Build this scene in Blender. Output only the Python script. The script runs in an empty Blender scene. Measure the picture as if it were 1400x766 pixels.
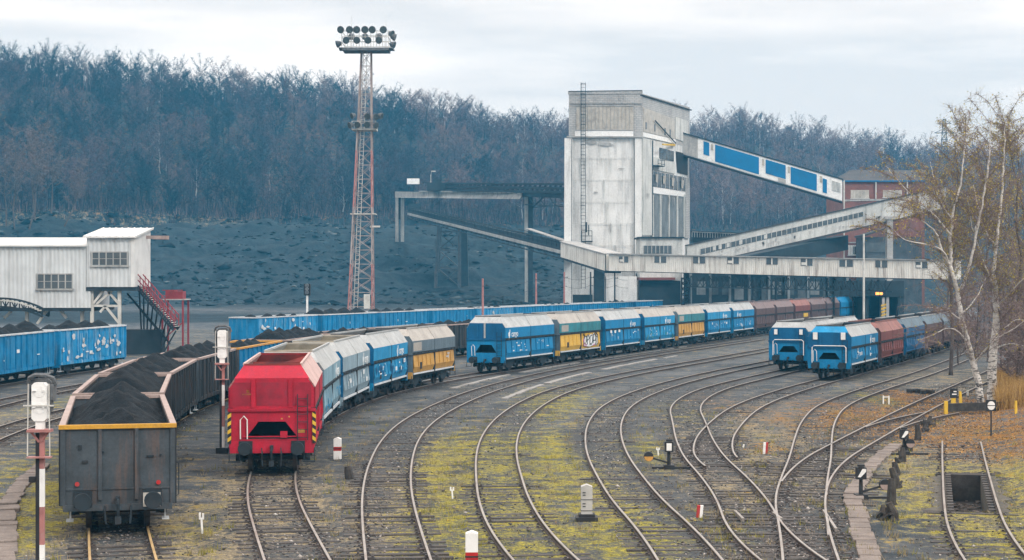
import bpy, math, random
import numpy as np
from mathutils import Vector, Matrix, noise as mnoise
random.seed(7); RS = np.random.RandomState(11)
SC = bpy.context.scene
COL = SC.collection
FOC, EYE, CX, CY = 2350.0, 6.65, 700.0, 383.0     # focal length in photo pixels, eye height above the rails

# ------------------------------------------------------------------ helpers
def at(px, py, Y):
    return Vector(((px-CX)/FOC*Y, Y, EYE+(CY-py)/FOC*Y))
def on_ground(px, py, z=0.0):
    Y = FOC*(EYE-z)/(py-CY)
    return Vector(((px-CX)/FOC*Y, Y, z))
def on_plane(px, py, a, b):
    """point where the sight line meets the vertical plane through a and b (x, y)"""
    dx, dy = (px-CX)/FOC, 1.0
    ex, ey = b[0]-a[0], b[1]-a[1]
    t = (a[0]*ey-a[1]*ex)/(dx*ey-dy*ex)
    return Vector((dx*t, t, EYE+(CY-py)/FOC*t))

class MB:
    def __init__(s): s.v=[]; s.f=[]; s.m=[]
    def add(s, vs, fs, mi=0):
        n=len(s.v); s.v.extend([tuple(p) for p in vs])
        for f in fs: s.f.append(tuple(i+n for i in f)); s.m.append(mi)
        return s
    def box(s, c, d, rz=0.0, mi=0, mat=None):
        M = mat if mat is not None else Matrix.Rotation(rz,4,'Z')
        vs=[]
        for z in (-.5,.5):
            for x,y in ((-.5,-.5),(.5,-.5),(.5,.5),(-.5,.5)):
                vs.append(Vector(c)+(M@Vector((x*d[0],y*d[1],z*d[2]))))
        return s.add(vs,[(3,2,1,0),(4,5,6,7),(0,1,5,4),(1,2,6,5),(2,3,7,6),(3,0,4,7)],mi)
    def bx(s, x0,x1,y0,y1,z0,z1,mi=0):
        return s.box(((x0+x1)/2,(y0+y1)/2,(z0+z1)/2),(abs(x1-x0),abs(y1-y0),abs(z1-z0)),0,mi)
    def prism(s, pts, off, mi=0, cap=True):
        n=len(pts); off=Vector(off)
        a=[Vector(p) for p in pts]; b=[p+off for p in a]
        fs=[(i,(i+1)%n,n+(i+1)%n,n+i) for i in range(n)]
        if cap: fs+=[tuple(range(n-1,-1,-1)),tuple(range(n,2*n))]
        return s.add(a+b,fs,mi)
    def tube(s, p0, p1, r0, r1=None, n=6, mi=0, cap=True):
        return s.path([p0,p1],[r0,r0 if r1 is None else r1],n,mi,cap)
    def path(s, pts, rad, n=6, mi=0, cap=True):
        pts=[Vector(p) for p in pts]
        if not hasattr(rad,'__len__'): rad=[rad]*len(pts)
        vs=[]
        for i,p in enumerate(pts):
            d=(pts[min(i+1,len(pts)-1)]-pts[max(i-1,0)])
            if d.length<1e-9: d=Vector((0,0,1))
            d.normalize()
            u=d.cross(Vector((0,0,1)) if abs(d.z)<.9 else Vector((1,0,0))).normalized(); w=d.cross(u)
            for k in range(n):
                a=2*math.pi*k/n
                vs.append(p+(u*math.cos(a)+w*math.sin(a))*rad[i])
        fs=[]
        for i in range(len(pts)-1):
            for k in range(n):
                k2=(k+1)%n
                fs.append((i*n+k2,i*n+k,(i+1)*n+k,(i+1)*n+k2))
        if cap:
            fs.append(tuple(range(n))); e=(len(pts)-1)*n; fs.append(tuple(range(e+n-1,e-1,-1)))
        return s.add(vs,fs,mi)
    def bar(s, p0, p1, w, h=None, mi=0):
        """square bar between two points"""
        h=w if h is None else h
        p0=Vector(p0); p1=Vector(p1); d=p1-p0; L=d.length
        if L<1e-6: return s
        d/=L
        u=(d.cross(Vector((0,0,1))) if abs(d.z)<.95 else Vector((1,0,0))).normalized(); w2=u.cross(d)
        M=Matrix((( u.x,d.x,w2.x,0),(u.y,d.y,w2.y,0),(u.z,d.z,w2.z,0),(0,0,0,1)))
        return s.box((p0+p1)/2,(w,L,h),0,mi,M)
    def build(s, name, mats, parent=None, smooth=False, local=False, objlink=False):
        me=bpy.data.meshes.new(name)
        me.from_pydata(s.v,[],s.f); 
        if not isinstance(mats,(list,tuple)): mats=[mats]
        for m in mats: me.materials.append(m)
        if len(mats)>1: me.polygons.foreach_set('material_index',s.m)
        if smooth: me.polygons.foreach_set('use_smooth',[True]*len(s.f))
        me.update()
        o=bpy.data.objects.new(name,me); COL.objects.link(o)
        if parent is not None:
            o.parent=parent
            if not local and parent.parent is None: o.location=-parent.location
        if objlink:
            for i,m in enumerate(mats):
                o.material_slots[i].link='OBJECT'; o.material_slots[i].material=m
        return o
def tag(o, label=None, cat=None, group=None, kind=None):
    if label: o['label']=label
    if cat: o['category']=cat
    if group: o['group']=group
    if kind: o['kind']=kind
    return o
def thing(name, label, cat, loc=(0,0,0), rz=0.0, group=None):
    o=bpy.data.objects.new(name,None); COL.objects.link(o)
    o.location=loc; o.rotation_euler=(0,0,rz); o.empty_display_size=.2
    return tag(o,label,cat,group)
KIDS={}
def children(o): return [c for c in bpy.data.objects if c.parent is o]
def copy_tree(o, parent=None, cache=None):
    if cache is None:
        cache={}
        for c in bpy.data.objects:
            if c.parent: cache.setdefault(c.parent.name,[]).append(c)
    c=o.copy(); COL.objects.link(c); c.parent=parent
    for ch in cache.get(o.name,[]): copy_tree(ch,c,cache)
    return c

# ------------------------------------------------------------------ materials
def nt(name):
    m=bpy.data.materials.new(name); m.use_nodes=True
    return m,m.node_tree.nodes,m.node_tree.links,m.node_tree.nodes['Principled BSDF']
def coords(N,L,scale=(1,1,1),rnd=True,shift=37.0):
    tc=N.new('ShaderNodeTexCoord'); mp=N.new('ShaderNodeMapping'); mp.inputs['Scale'].default_value=scale
    L.new(tc.outputs['Object'],mp.inputs['Vector'])
    if rnd:
        oi=N.new('ShaderNodeObjectInfo'); ml=N.new('ShaderNodeMath'); ml.operation='MULTIPLY'; ml.inputs[1].default_value=shift
        L.new(oi.outputs['Random'],ml.inputs[0]); L.new(ml.outputs[0],mp.inputs['Location'])
    return mp.outputs['Vector']
def noise_node(N,L,vec,scale,detail=6,rough=.6):
    n=N.new('ShaderNodeTexNoise'); n.inputs['Scale'].default_value=scale; n.inputs['Detail'].default_value=detail
    n.inputs['Roughness'].default_value=rough; L.new(vec,n.inputs['Vector']); return n.outputs['Fac']
def ramp(N,L,fac,a,b,ca=(0,0,0,1),cb=(1,1,1,1)):
    r=N.new('ShaderNodeValToRGB'); e=r.color_ramp.elements
    e[0].position=a; e[1].position=b; e[0].color=ca; e[1].color=cb; L.new(fac,r.inputs['Fac']); return r.outputs['Color']
def mix(N,L,fac,a,b,mode='MIX'):
    m=N.new('ShaderNodeMix'); m.data_type='RGBA'; m.blend_type=mode
    for sock,val in ((m.inputs['Factor'],fac),(m.inputs['A'],a),(m.inputs['B'],b)):
        pass
    fi=[i for i in m.inputs if i.name=='Factor' and i.type=='VALUE'][0]
    ai=[i for i in m.inputs if i.name=='A' and i.type=='RGBA'][0]; bi=[i for i in m.inputs if i.name=='B' and i.type=='RGBA'][0]
    for s,val in ((fi,fac),(ai,a),(bi,b)):
        if hasattr(val,'is_output'): L.new(val,s)
        elif s is fi: s.default_value=val
        else: s.default_value=tuple(val)[:3]+(1,)
    return [o for o in m.outputs if o.type=='RGBA'][0]
def c4(c,k=1.0): return (min(1,c[0]*k),min(1,c[1]*k),min(1,c[2]*k),1)
def pm(name,col,rough=.75,var=.3,scale=1.2,dirt=(.05,.045,.045),amt=.35,dscale=.7,streak=False,bump=0.0,metal=0.0,fine=0.0,spec=.3):
    m,N,L,B=nt(name)
    v=coords(N,L)
    n1=noise_node(N,L,v,scale)
    base=mix(N,L,ramp(N,L,n1,.3,.7),c4(col,1-var),c4(col,1+var))
    v2=coords(N,L,(3,3,.35) if streak else (1,1,1),True,91.0)
    n2=noise_node(N,L,v2,dscale,8,.68)
    f=ramp(N,L,n2,.5,.72)
    k=N.new('ShaderNodeMath'); k.operation='MULTIPLY'; k.inputs[1].default_value=amt; L.new(f,k.inputs[0])
    out=mix(N,L,k.outputs[0],base,c4(dirt))
    if fine>0:
        n3=noise_node(N,L,v,scale*14,3,.7)
        out=mix(N,L,fine,out,ramp(N,L,n3,.35,.65),'OVERLAY')
    L.new(out,B.inputs['Base Color']); B.inputs['Roughness'].default_value=rough; B.inputs['Metallic'].default_value=metal
    B.inputs['Specular IOR Level'].default_value=spec
    if bump>0:
        bn=N.new('ShaderNodeBump'); bn.inputs['Strength'].default_value=bump; bn.inputs['Distance'].default_value=.05
        L.new(noise_node(N,L,v,scale*9,5),bn.inputs['Height']); L.new(bn.outputs['Normal'],B.inputs['Normal'])
    return m
RUST=(.11,.055,.035); SOOT=(.028,.036,.044)
M={}
def paint(k,col,amt=.4,dirt=SOOT,var=.18,rough=.6): M[k]=pm('paint_'+k,col,rough,var,1.1,dirt,amt,1.3,True,0,0,.12)
paint('red',(.37,.008,.028),.55,(.15,.025,.05),.25); paint('blue',(.0,.165,.36),.45,(.06,.2,.33)); paint('deepblue_shade',(.0,.088,.215),.25,(.005,.05,.12))  # last blue: end-wall shade put into the colour; also blotches and one dark wagon
paint('skyblue',(.002,.21,.43),.5,(.16,.3,.4),.25); paint('greyblue',(.21,.30,.36),.45,(.08,.12,.15)); paint('steelgrey',(.10,.145,.18),.4)
paint('yellow',(.58,.36,.055),.3,(.3,.16,.06)); paint('ochre',(.46,.26,.06),.45,(.2,.12,.06)); paint('paleblue',(.19,.32,.40),.55,(.1,.18,.24),.2); paint('teal',(.02,.17,.21),.6,(.15,.16,.18),.3)
paint('lid',(.35,.37,.375),.55,(.17,.18,.19)); paint('lidwarm',(.34,.325,.30),.45,(.2,.17,.15)); paint('lidpink',(.46,.33,.31),.5,(.3,.14,.12))
paint('brown',(.085,.05,.048),.45,(.04,.03,.03)); paint('brownlid',(.17,.125,.125),.5,(.09,.06,.06)); paint('redbrown',(.16,.05,.045),.35,(.08,.04,.04))
paint('redlid',(.25,.11,.095),.4,(.12,.07,.06)); paint('gonblue',(.0,.16,.35),.32,(.2,.33,.43),.25); paint('gonblue_worn',(.006,.2,.42),.7,(.4,.48,.53),.3)
paint('gondark',(.045,.058,.07),.8,(.11,.072,.056),.4); paint('gonside',(.024,.03,.036),.7,(.075,.048,.038),.3)
paint('rim_yellow',(.5,.27,.03),.3,(.2,.12,.08)); paint('rim_pink',(.30,.235,.215),.5,(.15,.1,.09)); paint('rim_pale',(.5,.54,.57),.4,(.2,.22,.25)); paint('rim_orange',(.5,.26,.06),.3)
M['reddull']=pm('dusty_red_plate',(.27,.012,.03),.7,.3,2.2,(.12,.03,.045),.6,1.6,False,.2)
M['under']=pm('underframe_black',(.017,.026,.034),.8,.3,2,(.06,.045,.04),.35,2)
M['wheel']=pm('wheel_steel',(.05,.045,.045),.6,.3,3,RUST,.4,2)
M['inred']=pm('interior_red',(.2,.035,.03),.8,.3,1.5,SOOT,.75,1.0)
M['inbeige']=pm('interior_beige',(.34,.31,.25),.8,.25,1.5,SOOT,.6,.8)
M['indark']=pm('interior_dark',(.06,.06,.065),.85,.3,1.5,SOOT,.5,.8)
M['white']=pm('white_paint',(.74,.75,.74),.6,.08,2,(.3,.3,.3),.4,2)
M['markwhite']=pm('marking_white',(.66,.7,.72),.7,.12,3,(.2,.26,.3),.5,3)
M['warnyellow']=pm('warning_yellow',(.62,.4,.04),.6,.15,3,(.15,.12,.08),.4,2)
M['signred']=pm('sign_red',(.38,.02,.02),.6,.15,4,(.2,.15,.15),.3,3)
M['polered']=pm('pole_red',(.34,.15,.14),.7,.25,3,(.34,.29,.28),.6,3)
M['black']=pm('black_metal',(.02,.021,.024),.6,.3,3,(.06,.06,.06),.4,2)
M['glassdark']=pm('grimy_glass',(.06,.075,.085),.25,.3,.8,(.13,.14,.14),.5,1.2,spec=.6)
M['glasspale']=pm('pale_glazing',(.40,.375,.33),.4,.25,.9,(.14,.13,.12),.5,.8,spec=.5)
M['coal']=pm('coal',(.007,.011,.015),.7,.5,2.5,(.022,.028,.034),.5,7,False,1.0,0,.35,.1)
M['concrete']=pm('pale_concrete',(.66,.665,.65),.85,.1,.3,(.28,.28,.28),.7,.28,True,.25,0,.15)
M['concrete_dirty']=pm('dirty_concrete',(.36,.36,.35),.85,.2,.25,(.12,.12,.13),.7,.4,True,.2,0,.1)
M['concrete_side']=pm('stained_concrete',(.5,.51,.49),.85,.15,.2,(.15,.16,.17),.75,.35,True,.2,0,.1)
M['beam_pale']=pm('pale_beam',(.33,.335,.325),.8,.25,.4,(.08,.085,.09),.8,.6,True)
M['steeldark']=pm('sooty_steel',(.017,.03,.04),.8,.35,.6,(.07,.05,.045),.3,.6)
M['steelpale']=pm('weathered_pale_steel',(.5,.5,.47),.7,.2,.8,RUST,.45,1.0)
M['corr']=pm('corrugated_sheet',(.53,.56,.57),.55,.12,.5,(.25,.24,.23),.5,.5,True)
M['corrcream']=pm('corrugated_cream_sheet',(.66,.65,.6),.6,.14,.3,(.2,.16,.135),.85,.45,True)
M['roofpale']=pm('pale_sheet_roof',(.62,.63,.62),.5,.1,.5,(.3,.3,.3),.4,.5)
M['roofdark']=pm('tar_roof',(.05,.05,.053),.85,.3,.5,(.1,.1,.1),.4,.4)
M['bluepanel']=pm('blue_panel',(.0,.14,.33),.5,.12,.4,(.03,.06,.1),.4,.4)
M['grime']=pm('grimy_wall',(.16,.18,.19),.85,.3,.4,(.04,.05,.055),.8,.6,True)
M['mastgrey']=pm('rusty_grey_steel',(.3,.26,.25),.75,.25,.6,(.16,.08,.065),.6,.8)
M['redrail']=pm('red_railing_paint',(.24,.035,.045),.6,.2,2,SOOT,.4,1.5)
M['wood']=pm('rotten_timber',(.04,.036,.034),.9,.4,4,(.1,.09,.07),.5,3,False,.5)
M['slab']=pm('footpath_slab',(.17,.145,.13),.9,.3,1.6,(.1,.09,.085),.6,1.2,False,.4,0,.2)
M['slabdark']=pm('pit_wall',(.085,.08,.07),.9,.35,2.5,(.14,.12,.06),.6,2,False,.5,0,.3)
M['sleeper']=pm('sleeper_timber',(.062,.057,.055),.9,.35,3,(.13,.118,.105),.75,1.6,False,.6,0,.3)
M['lamp']=pm('floodlight_metal',(.09,.1,.11),.45,.3,4,(.3,.32,.33),.4,3)
M['lampglass']=pm('floodlight_glass',(.05,.065,.07),.2,.2,4,(.25,.28,.28),.4,3,spec=.5)
def rail_mats():
    a=pm('rail_rust',(.055,.042,.037),.85,.3,2,(.03,.028,.03),.4,2)
    b=pm('rail_worn_top',(.30,.275,.25),.42,.2,1.5,(.17,.11,.08),.6,.8,False,0,.45)
    c=pm('rail_rusty_top',(.42,.3,.15),.5,.2,2,(.25,.15,.08),.5,1.0,False,0,.3)
    return a,b,c
RAILSIDE,RAILTOP,RAILTOPR=rail_mats()
def brick_mat(name,c1,c2,mo,scale,dirt,amt):
    m,N,L,B=nt(name)
    tc=N.new('ShaderNodeTexCoord'); sp=N.new('ShaderNodeSeparateXYZ'); cb=N.new('ShaderNodeCombineXYZ')
    L.new(tc.outputs['Object'],sp.inputs[0])
    ad=N.new('ShaderNodeMath'); ad.operation='ADD'; L.new(sp.outputs['X'],ad.inputs[0]); L.new(sp.outputs['Y'],ad.inputs[1])
    L.new(ad.outputs[0],cb.inputs['X']); L.new(sp.outputs['Z'],cb.inputs['Y'])
    br=N.new('ShaderNodeTexBrick'); br.inputs['Scale'].default_value=scale; br.inputs['Color1'].default_value=c4(c1); br.inputs['Color2'].default_value=c4(c2)
    br.inputs['Mortar'].default_value=c4(mo); br.inputs['Mortar Size'].default_value=.03; br.inputs['Row Height'].default_value=.32; br.inputs['Brick Width'].default_value=.7
    L.new(cb.outputs[0],br.inputs['Vector'])
    n=noise_node(N,L,coords(N,L,(1,1,.5)),.35,8,.7)
    k=N.new('ShaderNodeMath'); k.operation='MULTIPLY'; k.inputs[1].default_value=amt; L.new(ramp(N,L,n,.42,.68),k.inputs[0])
    L.new(mix(N,L,k.outputs[0],br.outputs['Color'],c4(dirt)),B.inputs['Base Color']); B.inputs['Roughness'].default_value=.9
    return m
M['whitebrick']=brick_mat('whitewashed_brick',(.46,.46,.45),(.38,.385,.38),(.24,.24,.24),1.0,(.2,.2,.2),.6)
M['redbrick']=brick_mat('sooty_red_brick',(.27,.085,.058),(.21,.07,.05),(.15,.11,.095),1.4,(.06,.045,.045),.7)

# ------------------------------------------------------------------ railway geometry (slopes dX/dY at knots, from survey of the yard)
KN=[36,42,48,54,60,66,74,84,96,110,130,160]
class Track:
    def __init__(s,x0,sl,kn=KN): s.x0=x0; s.sl=sl; s.kn=kn
    def slope(s,Y):
        k=s.kn
        if Y<=k[0]: return s.sl[0]
        if Y>=k[-1]: return s.sl[-1]
        for i in range(len(k)-1):
            if Y<=k[i+1]:
                t=(Y-k[i])/(k[i+1]-k[i]); return s.sl[i]*(1-t)+s.sl[i+1]*t
    def x(s,Y):
        k=s.kn
        if Y<=k[0]: return s.x0+(Y-k[0])*s.sl[0]
        X=s.x0
        for i in range(len(k)-1):
            a,b=k[i],k[i+1]; e=min(Y,b); h=b-a; t=(e-a)/h
            X+=h*(s.sl[i]*(t-t*t/2)+s.sl[i+1]*t*t/2)
            if Y<=b: return X
        return X+(Y-k[-1])*s.sl[-1]
    def step(s,Y,d):
        n=max(1,int(abs(d)/.5)); dd=d/n
        for _ in range(n):
            Y+=dd/math.hypot(1,s.slope(Y+dd*.5))
        return Y
TR={
 'E':Track(-2.2388,[-.099,-.1027,-.0925,-.0707,-.0466,-.0277,.0176,.0897,.1442,.2215,.3158,.38]),
 'F':Track(1.4167,[-.1685,-.126,-.0676,-.032,-.0234,0,.0398,.0935,.161,.2965,.39,.38]),
 'G':Track(4.1296,[.0203,-.0231,-.0575,-.0199,-.0069,.0229,.0569,.1118,.2182,.3168,.41,.38]),
 'H':Track(6.95,[-.13,-.03,.0792,.032,.005,.05,.0796,.0736,.2151,.3793,.4,.375]),
 'I':Track(8.38,[-.17,-.15,-.135,-.12,-.0492,.1046,.1872,.2293,.3438,.40,.40,.38]),
 'J':Track(6.4644,[.1559,.1403,.1275,.1928,.2062,.1873,.1973,.2423,.374,.42,.375,.375]),
 'K':Track(6.3674,[.1117,.1365,.1619,.2131,.287,.3677,.374,.3794,.3973,.3987,.39,.38]),
 'M':Track(10.8153,[.0987,.1766,.2356,.2464,.2471,.2509,.2496,.248,.2461,.2439,.2407,.236]),
 'B':Track(-4.2161,[-.1914,-.198,-.188,-.1453,-.0985,-.0679,-.0316,.0434,.13,.22,.365,.365],[36,42,48,54,60,66,74,84,96,104,124,160]),
 'A':Track(-8.0301,[-.2547,-.2532,-.2371,-.2149,-.1891,-.1574,-.1057,-.0337,.0458,.13,.26,.365],[36,42,48,54,60,66,74,84,96,110,128,146]),
 'O':Track(-12.9,[-.30,-.23,-.16,-.06,.05,.2,.365,.365],[36,48,60,74,86,104,140,160]),
 'N':Track(-16.0,[-.34,-.28,-.2,-.10,.0,.12,.33,.365],[36,50,62,78,92,108,140,160]),
 'P':Track(-28.2,[-.22,-.17,-.11,-.04,.04,.17,.25,.30,.36,.365],[50,64,78,92,106,130,145,155,168,190]),
}
def shift(tr,d):    # correct a track so that it passes through a surveyed point
    tr.x0+=d
shift(TR['O'],-22.2-TR['O'].x(80)); shift(TR['N'],-27.3-TR['N'].x(96)); shift(TR['P'],-30.1-TR['P'].x(130))
shift(TR['I'],7.56-TR['I'].x(60))
def lerp(a,b,t): return a+(b-a)*t
# siding L leaves K at Y=72 and ends at the timber stop
class SidingL(Track):
    def __init__(s): pass
    def x(s,Y):
        k=TR['K']
        if Y<74: return k.x(Y)
        return k.x(Y)+ .0105*(Y-74)**2*1.3
    def slope(s,Y): return (s.x(Y+.1)-s.x(Y-.1))/.2
TR['L']=SidingL()

# ------------------------------------------------------------------ terrain
def px_of(x,y): return CX+FOC*x/max(y,1.0)
SKY=[(-600,40),(-200,50),(0,55),(100,66),(200,75),(300,90),(400,98),(500,112),(600,132),(700,150),(780,155),(950,155),(1000,153),(1100,165),(1200,184),(1270,192),(1400,203),(1700,210),(2200,215)]
def interp(tab,x):
    if x<=tab[0][0]: return tab[0][1]
    for (a,b),(c,d) in zip(tab,tab[1:]):
        if x<=c: return b+(d-b)*(x-a)/(c-a)
    return tab[-1][1]
def sm(a,b,x):
    t=max(0,min(1,(x-a)/(b-a))); return t*t*(3-2*t)
def hill_y(px): # near foot and crest distance of the wooded hill seen from the yard
    t=max(-.4,min(1.6,px/1400.0))
    return 424+150*max(0,t), 560+170*max(0,t)
PIT=(TR['M'].x(56.3),49.2,58.6)
def terrain(x,y):
    if y<230:
        z=0.0
        if y<170: z=.035*mnoise.noise(Vector((x*.35,y*.35,0)))+.02*mnoise.noise(Vector((x*1.3,y*1.3,5)))
        # leafy bank on the right
        r=sm(2.5,10,x-TR['K'].x(y)) if 40<y<170 else 0
        if r>0: 
            z+=r*(.35+.5*sm(62,90,y))*(1-.7*math.exp(-((x-TR['M'].x(y))/2.0)**2)*(1 if y<72 else 0))+r*.16*mnoise.noise(Vector((x*.6,y*.6,9)))
            if y<72 and abs(x-TR['M'].x(y))<1.6: z=min(z,.03)
        if PIT[1]-.05<y<PIT[2]+.4 and abs(x-TR['M'].x(y))<.98: z=-1.2
        return z
    px=px_of(x,y); foot,crest=hill_y(px)
    n=mnoise.noise(Vector((x*.02,y*.02,3)))*1.0+mnoise.noise(Vector((x*.07,y*.07,8)))*.5
    z=2.0*sm(230,330,y)
    bank0=345+40*sm(300,1100,px); 
    z+=(19+1.5*mnoise.noise(Vector((x*.01,y*.01,1))))*sm(bank0,foot-14,y)
    z+=n*1.6*sm(bank0,bank0+25,y)
    rg=1.2*mnoise.noise(Vector((x*.08,y*.08,14)))+mnoise.noise(Vector((x*.16,y*.16,4)))+.6*mnoise.noise(Vector((x*.33,y*.33,6))); z+=rg*1.25*sm(bank0-60,bank0+10,y)*(1-sm(foot-12,foot,y))
    cz=EYE+(CY-interp(SKY,px))/FOC*crest-11.8
    if y>foot: z+=(cz-21)*sm(foot-20,crest+25,y)**.9
    return z
# ------------------------------------------------------------------ ground sheet with masks for what grows on it
GROUND={}
def bed_dist(x,y):
    d=99
    for k,t in TR.items():
        if k=='L' and not 74<y<83.5: continue
        if k=='I' and y<59: continue
        if k in 'JK' and y<30: continue
        if k=='M' and not 30<y<70: continue
        s=t.slope(y); d=min(d,abs(x-t.x(y))/math.hypot(1,s))
    return d
MOSS=[ # (x, y, radius x, radius y, amount) patches where moss grows
 (-1.9,52,1.5,14,1.3),(-1.6,66,2.0,10,.9),(-.4,50,1.2,16,.8),(.2,62,1.2,10,.8),(1.9,48,1.7,9,1.2),(2.2,58,1.6,6,.6),(2.0,68,1.2,7,.6),(3.7,45,1.2,6,.7),
 (5.3,63,.9,5,.6),(5.2,70,1.0,5,.7),(-12.6,47,1.0,9,1.1),(-14,54,1.6,7,1.0),(-8.3,47,.9,7,.5),(6.0,46,.8,5,.5),(13,41,2.2,6,1.0),(14.3,52,1.7,9,.8),(12.2,47,1.2,8,.9),
 (17.5,45,1.6,8,1.1),(18.5,58,2.2,7,.9),(15.5,60,1.2,7,.6),(20.5,96,1.4,9,.9),(14.0,78,1.6,5,.5),(9,68,.6,5,.5),(1.6,92,1.8,14,.8),(8.5,86,1.4,9,.6),(4.0,98,1.6,12,.5),(-17,66,1.5,8,.6),(-19,52,2.5,9,.7),(-6.0,63,.7,5,.3),(-24.6,95,1.4,14,.5),(11.8,64,.7,4,.5),(19.5,74,2.5,5,.6),(16.4,86,.9,8,.8),(23.5,66,2.5,6,.9),(25.5,78,2,5,.5),(10.4,71,.6,5,.6)]
LEAF=[(24,82,7,9,1.0),(21,72,5,6,.9),(27,92,5,8,.9),(18,80,1.2,9,.8),(16.5,88,1.5,10,.7),(22.5,100,1.4,9,.7),(13.2,83,2.6,9,.55),(10,69,.9,4,.6),(20,64,4,5,.6),(17,52,3,7,.35),(28,76,5,9,.8),(11,95,1.6,9,.4)]
DRY=[(-12,44,1.5,7,.6),(-24,80,3,14,.6),(9.5,62,1.0,8,.6),(6.2,57,.9,9,.7),(11,74,1.6,8,.6),(7.6,75,.8,7,.5),(-1.8,62,1.2,14,.5),(-7.5,48,1.6,10,1.0),(-8.8,58,1.3,8,.9),(-8.3,43,1.2,6,.8),(-3.6,47,.9,8,.8),(-14.5,50,1.6,10,.7),(12.5,48,1.2,10,.5),(-3.2,60,1.3,16,.5),(-6,50,.9,10,.6),(.5,52,1.3,12,.5),(2.6,52,1.4,10,.7),(15,55,4,12,.8),(18,60,4,10,.7),(8.8,58,1.2,8,.35),(13,85,3.4,12,.6),(2.6,88,2.2,15,.4),(20,80,4,12,.6),(7.3,54,.7,7,.5),(-13,50,2,10,.5),(-20,60,4,14,.5),(30,110,8,30,.7)]
def blob(tab,x,y):
    v=0.0
    for a,b,rx,ry,k in tab:
        dx=(x-a)/rx; dy=(y-b)/ry; q=dx*dx+dy*dy
        if q<6: v+=k*math.exp(-q*.9)
    return v
def axis(segs):
    out=[]; 
    for a,b,n in segs: out+=[a+(b-a)*i/n for i in range(n)]
    out.append(segs[-1][1]); return out
def build_ground():
    xs=axis([(-430,-300,6),(-300,-130,26),(-130,-60,56),(-60,-32,28),(-32,36,170),(36,60,24),(60,140,50),(140,300,30),(300,480,8)])
    ys=axis([(-60,24,12),(24,90,165),(90,140,70),(140,230,45),(230,430,110),(430,620,60),(620,880,30)])
    # vertices snapped onto the pit edges
    nx,ny=len(xs),len(ys)
    V=np.zeros((ny,nx,3)); A=np.zeros((ny,nx,4),dtype=np.float32); SP=np.zeros((ny,nx),dtype=np.float32)
    for j,y in enumerate(ys):
        trx=[(k,t.x(y),math.hypot(1,t.slope(y))) for k,t in TR.items() if not((k=='L' and not 74<y<83.5) or (k=='I' and y<59) or (k=='M' and not 30<y<70))] if 20<y<260 else []
        for i,x in enumerate(xs):
            V[j,i]=(x,y,terrain(x,y))
            if 20<y<150 and -34<x<40:
                A[j,i,0]=min(.66,.84*blob(MOSS,x,y)-.11); A[j,i,1]=min(.64,.86*blob(DRY,x,y)-.1); A[j,i,2]=min(.62,.86*blob(LEAF,x,y)-.12)
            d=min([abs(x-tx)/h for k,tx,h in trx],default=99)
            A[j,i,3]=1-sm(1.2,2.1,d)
            if y<150: A[j,i,0]-=.16*A[j,i,3]; A[j,i,2]-=.1*A[j,i,3]
            if y>232:
                # pale haul road and terrace
                z=V[j,i,2]; px=px_of(x,y)
                road=max(0,1-abs(y-(300+8*math.sin(x*.05)))/16)*(1-sm(520,640,px))
                road=max(road,.75*max(0,1-abs(y-(262+.25*x))/8)*(1-sm(460,560,px)))
                A[j,i,1]=-2
                foot,_=hill_y(px)
                A[j,i,2]=-2+2.2*sm(foot-10,foot+3,y)
                A[j,i,0]=-2; SP[j,i]=sm(236,262,y)*(1-.9*min(1,road))
                terr=sm(foot-34,foot-20,y)*(1-sm(foot+4,foot+14,y))*(1-sm(330,430,px))
                A[j,i,1]=max(A[j,i,1],-2+2.2*terr)
    me=bpy.data.meshes.new('ground')
    idx=np.arange(nx*ny).reshape(ny,nx)
    q=np.stack([idx[:-1,:-1],idx[:-1,1:],idx[1:,1:],idx[1:,:-1]],-1).reshape(-1,4)
    me.vertices.add(nx*ny); me.vertices.foreach_set('co',V.reshape(-1))
    me.loops.add(q.size); me.loops.foreach_set('vertex_index',q.reshape(-1).astype(np.int32))
    me.polygons.add(len(q)); me.polygons.foreach_set('loop_start',np.arange(0,q.size,4,dtype=np.int32))
    me.polygons.foreach_set('use_smooth',np.ones(len(q),dtype=bool))
    me.update(); me.validate()
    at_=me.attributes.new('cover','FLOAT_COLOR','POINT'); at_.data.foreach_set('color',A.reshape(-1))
    sa=me.attributes.new('spoil','FLOAT','POINT'); sa.data.foreach_set('value',SP.reshape(-1))
    o=bpy.data.objects.new('ground',me); COL.objects.link(o); o['kind']='structure'
    m,N,L,B=nt('yard_ground'); me.materials.append(m)
    tc=N.new('ShaderNodeTexCoord'); v=tc.outputs['Object']
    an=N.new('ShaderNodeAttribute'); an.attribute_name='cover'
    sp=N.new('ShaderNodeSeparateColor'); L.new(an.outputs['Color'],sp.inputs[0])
    big=noise_node(N,L,v,.16,6,.6); mid=noise_node(N,L,v,.9,8,.7); fin=noise_node(N,L,v,6,6,.75); vf=noise_node(N,L,v,22,3,.7)
    ash=mix(N,L,ramp(N,L,big,.35,.65),(.026,.038,.048,1),(.098,.108,.116,1))
    ash=mix(N,L,ramp(N,L,mid,.45,.75),ash,(.165,.165,.168,1))
    st=noise_node(N,L,v,.38,7,.72); ash=mix(N,L,ramp(N,L,st,.52,.66),ash,(.02,.027,.034,1))
    bal=mix(N,L,ramp(N,L,fin,.35,.65),(.021,.027,.033,1),(.096,.096,.094,1))  # ballast darkened throughout: contact shade under the wagons is put into its colour
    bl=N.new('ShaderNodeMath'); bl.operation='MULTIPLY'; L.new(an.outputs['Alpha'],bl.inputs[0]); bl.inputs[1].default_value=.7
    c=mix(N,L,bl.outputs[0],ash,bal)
    sn=N.new('ShaderNodeAttribute'); sn.attribute_name='spoil'
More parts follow.
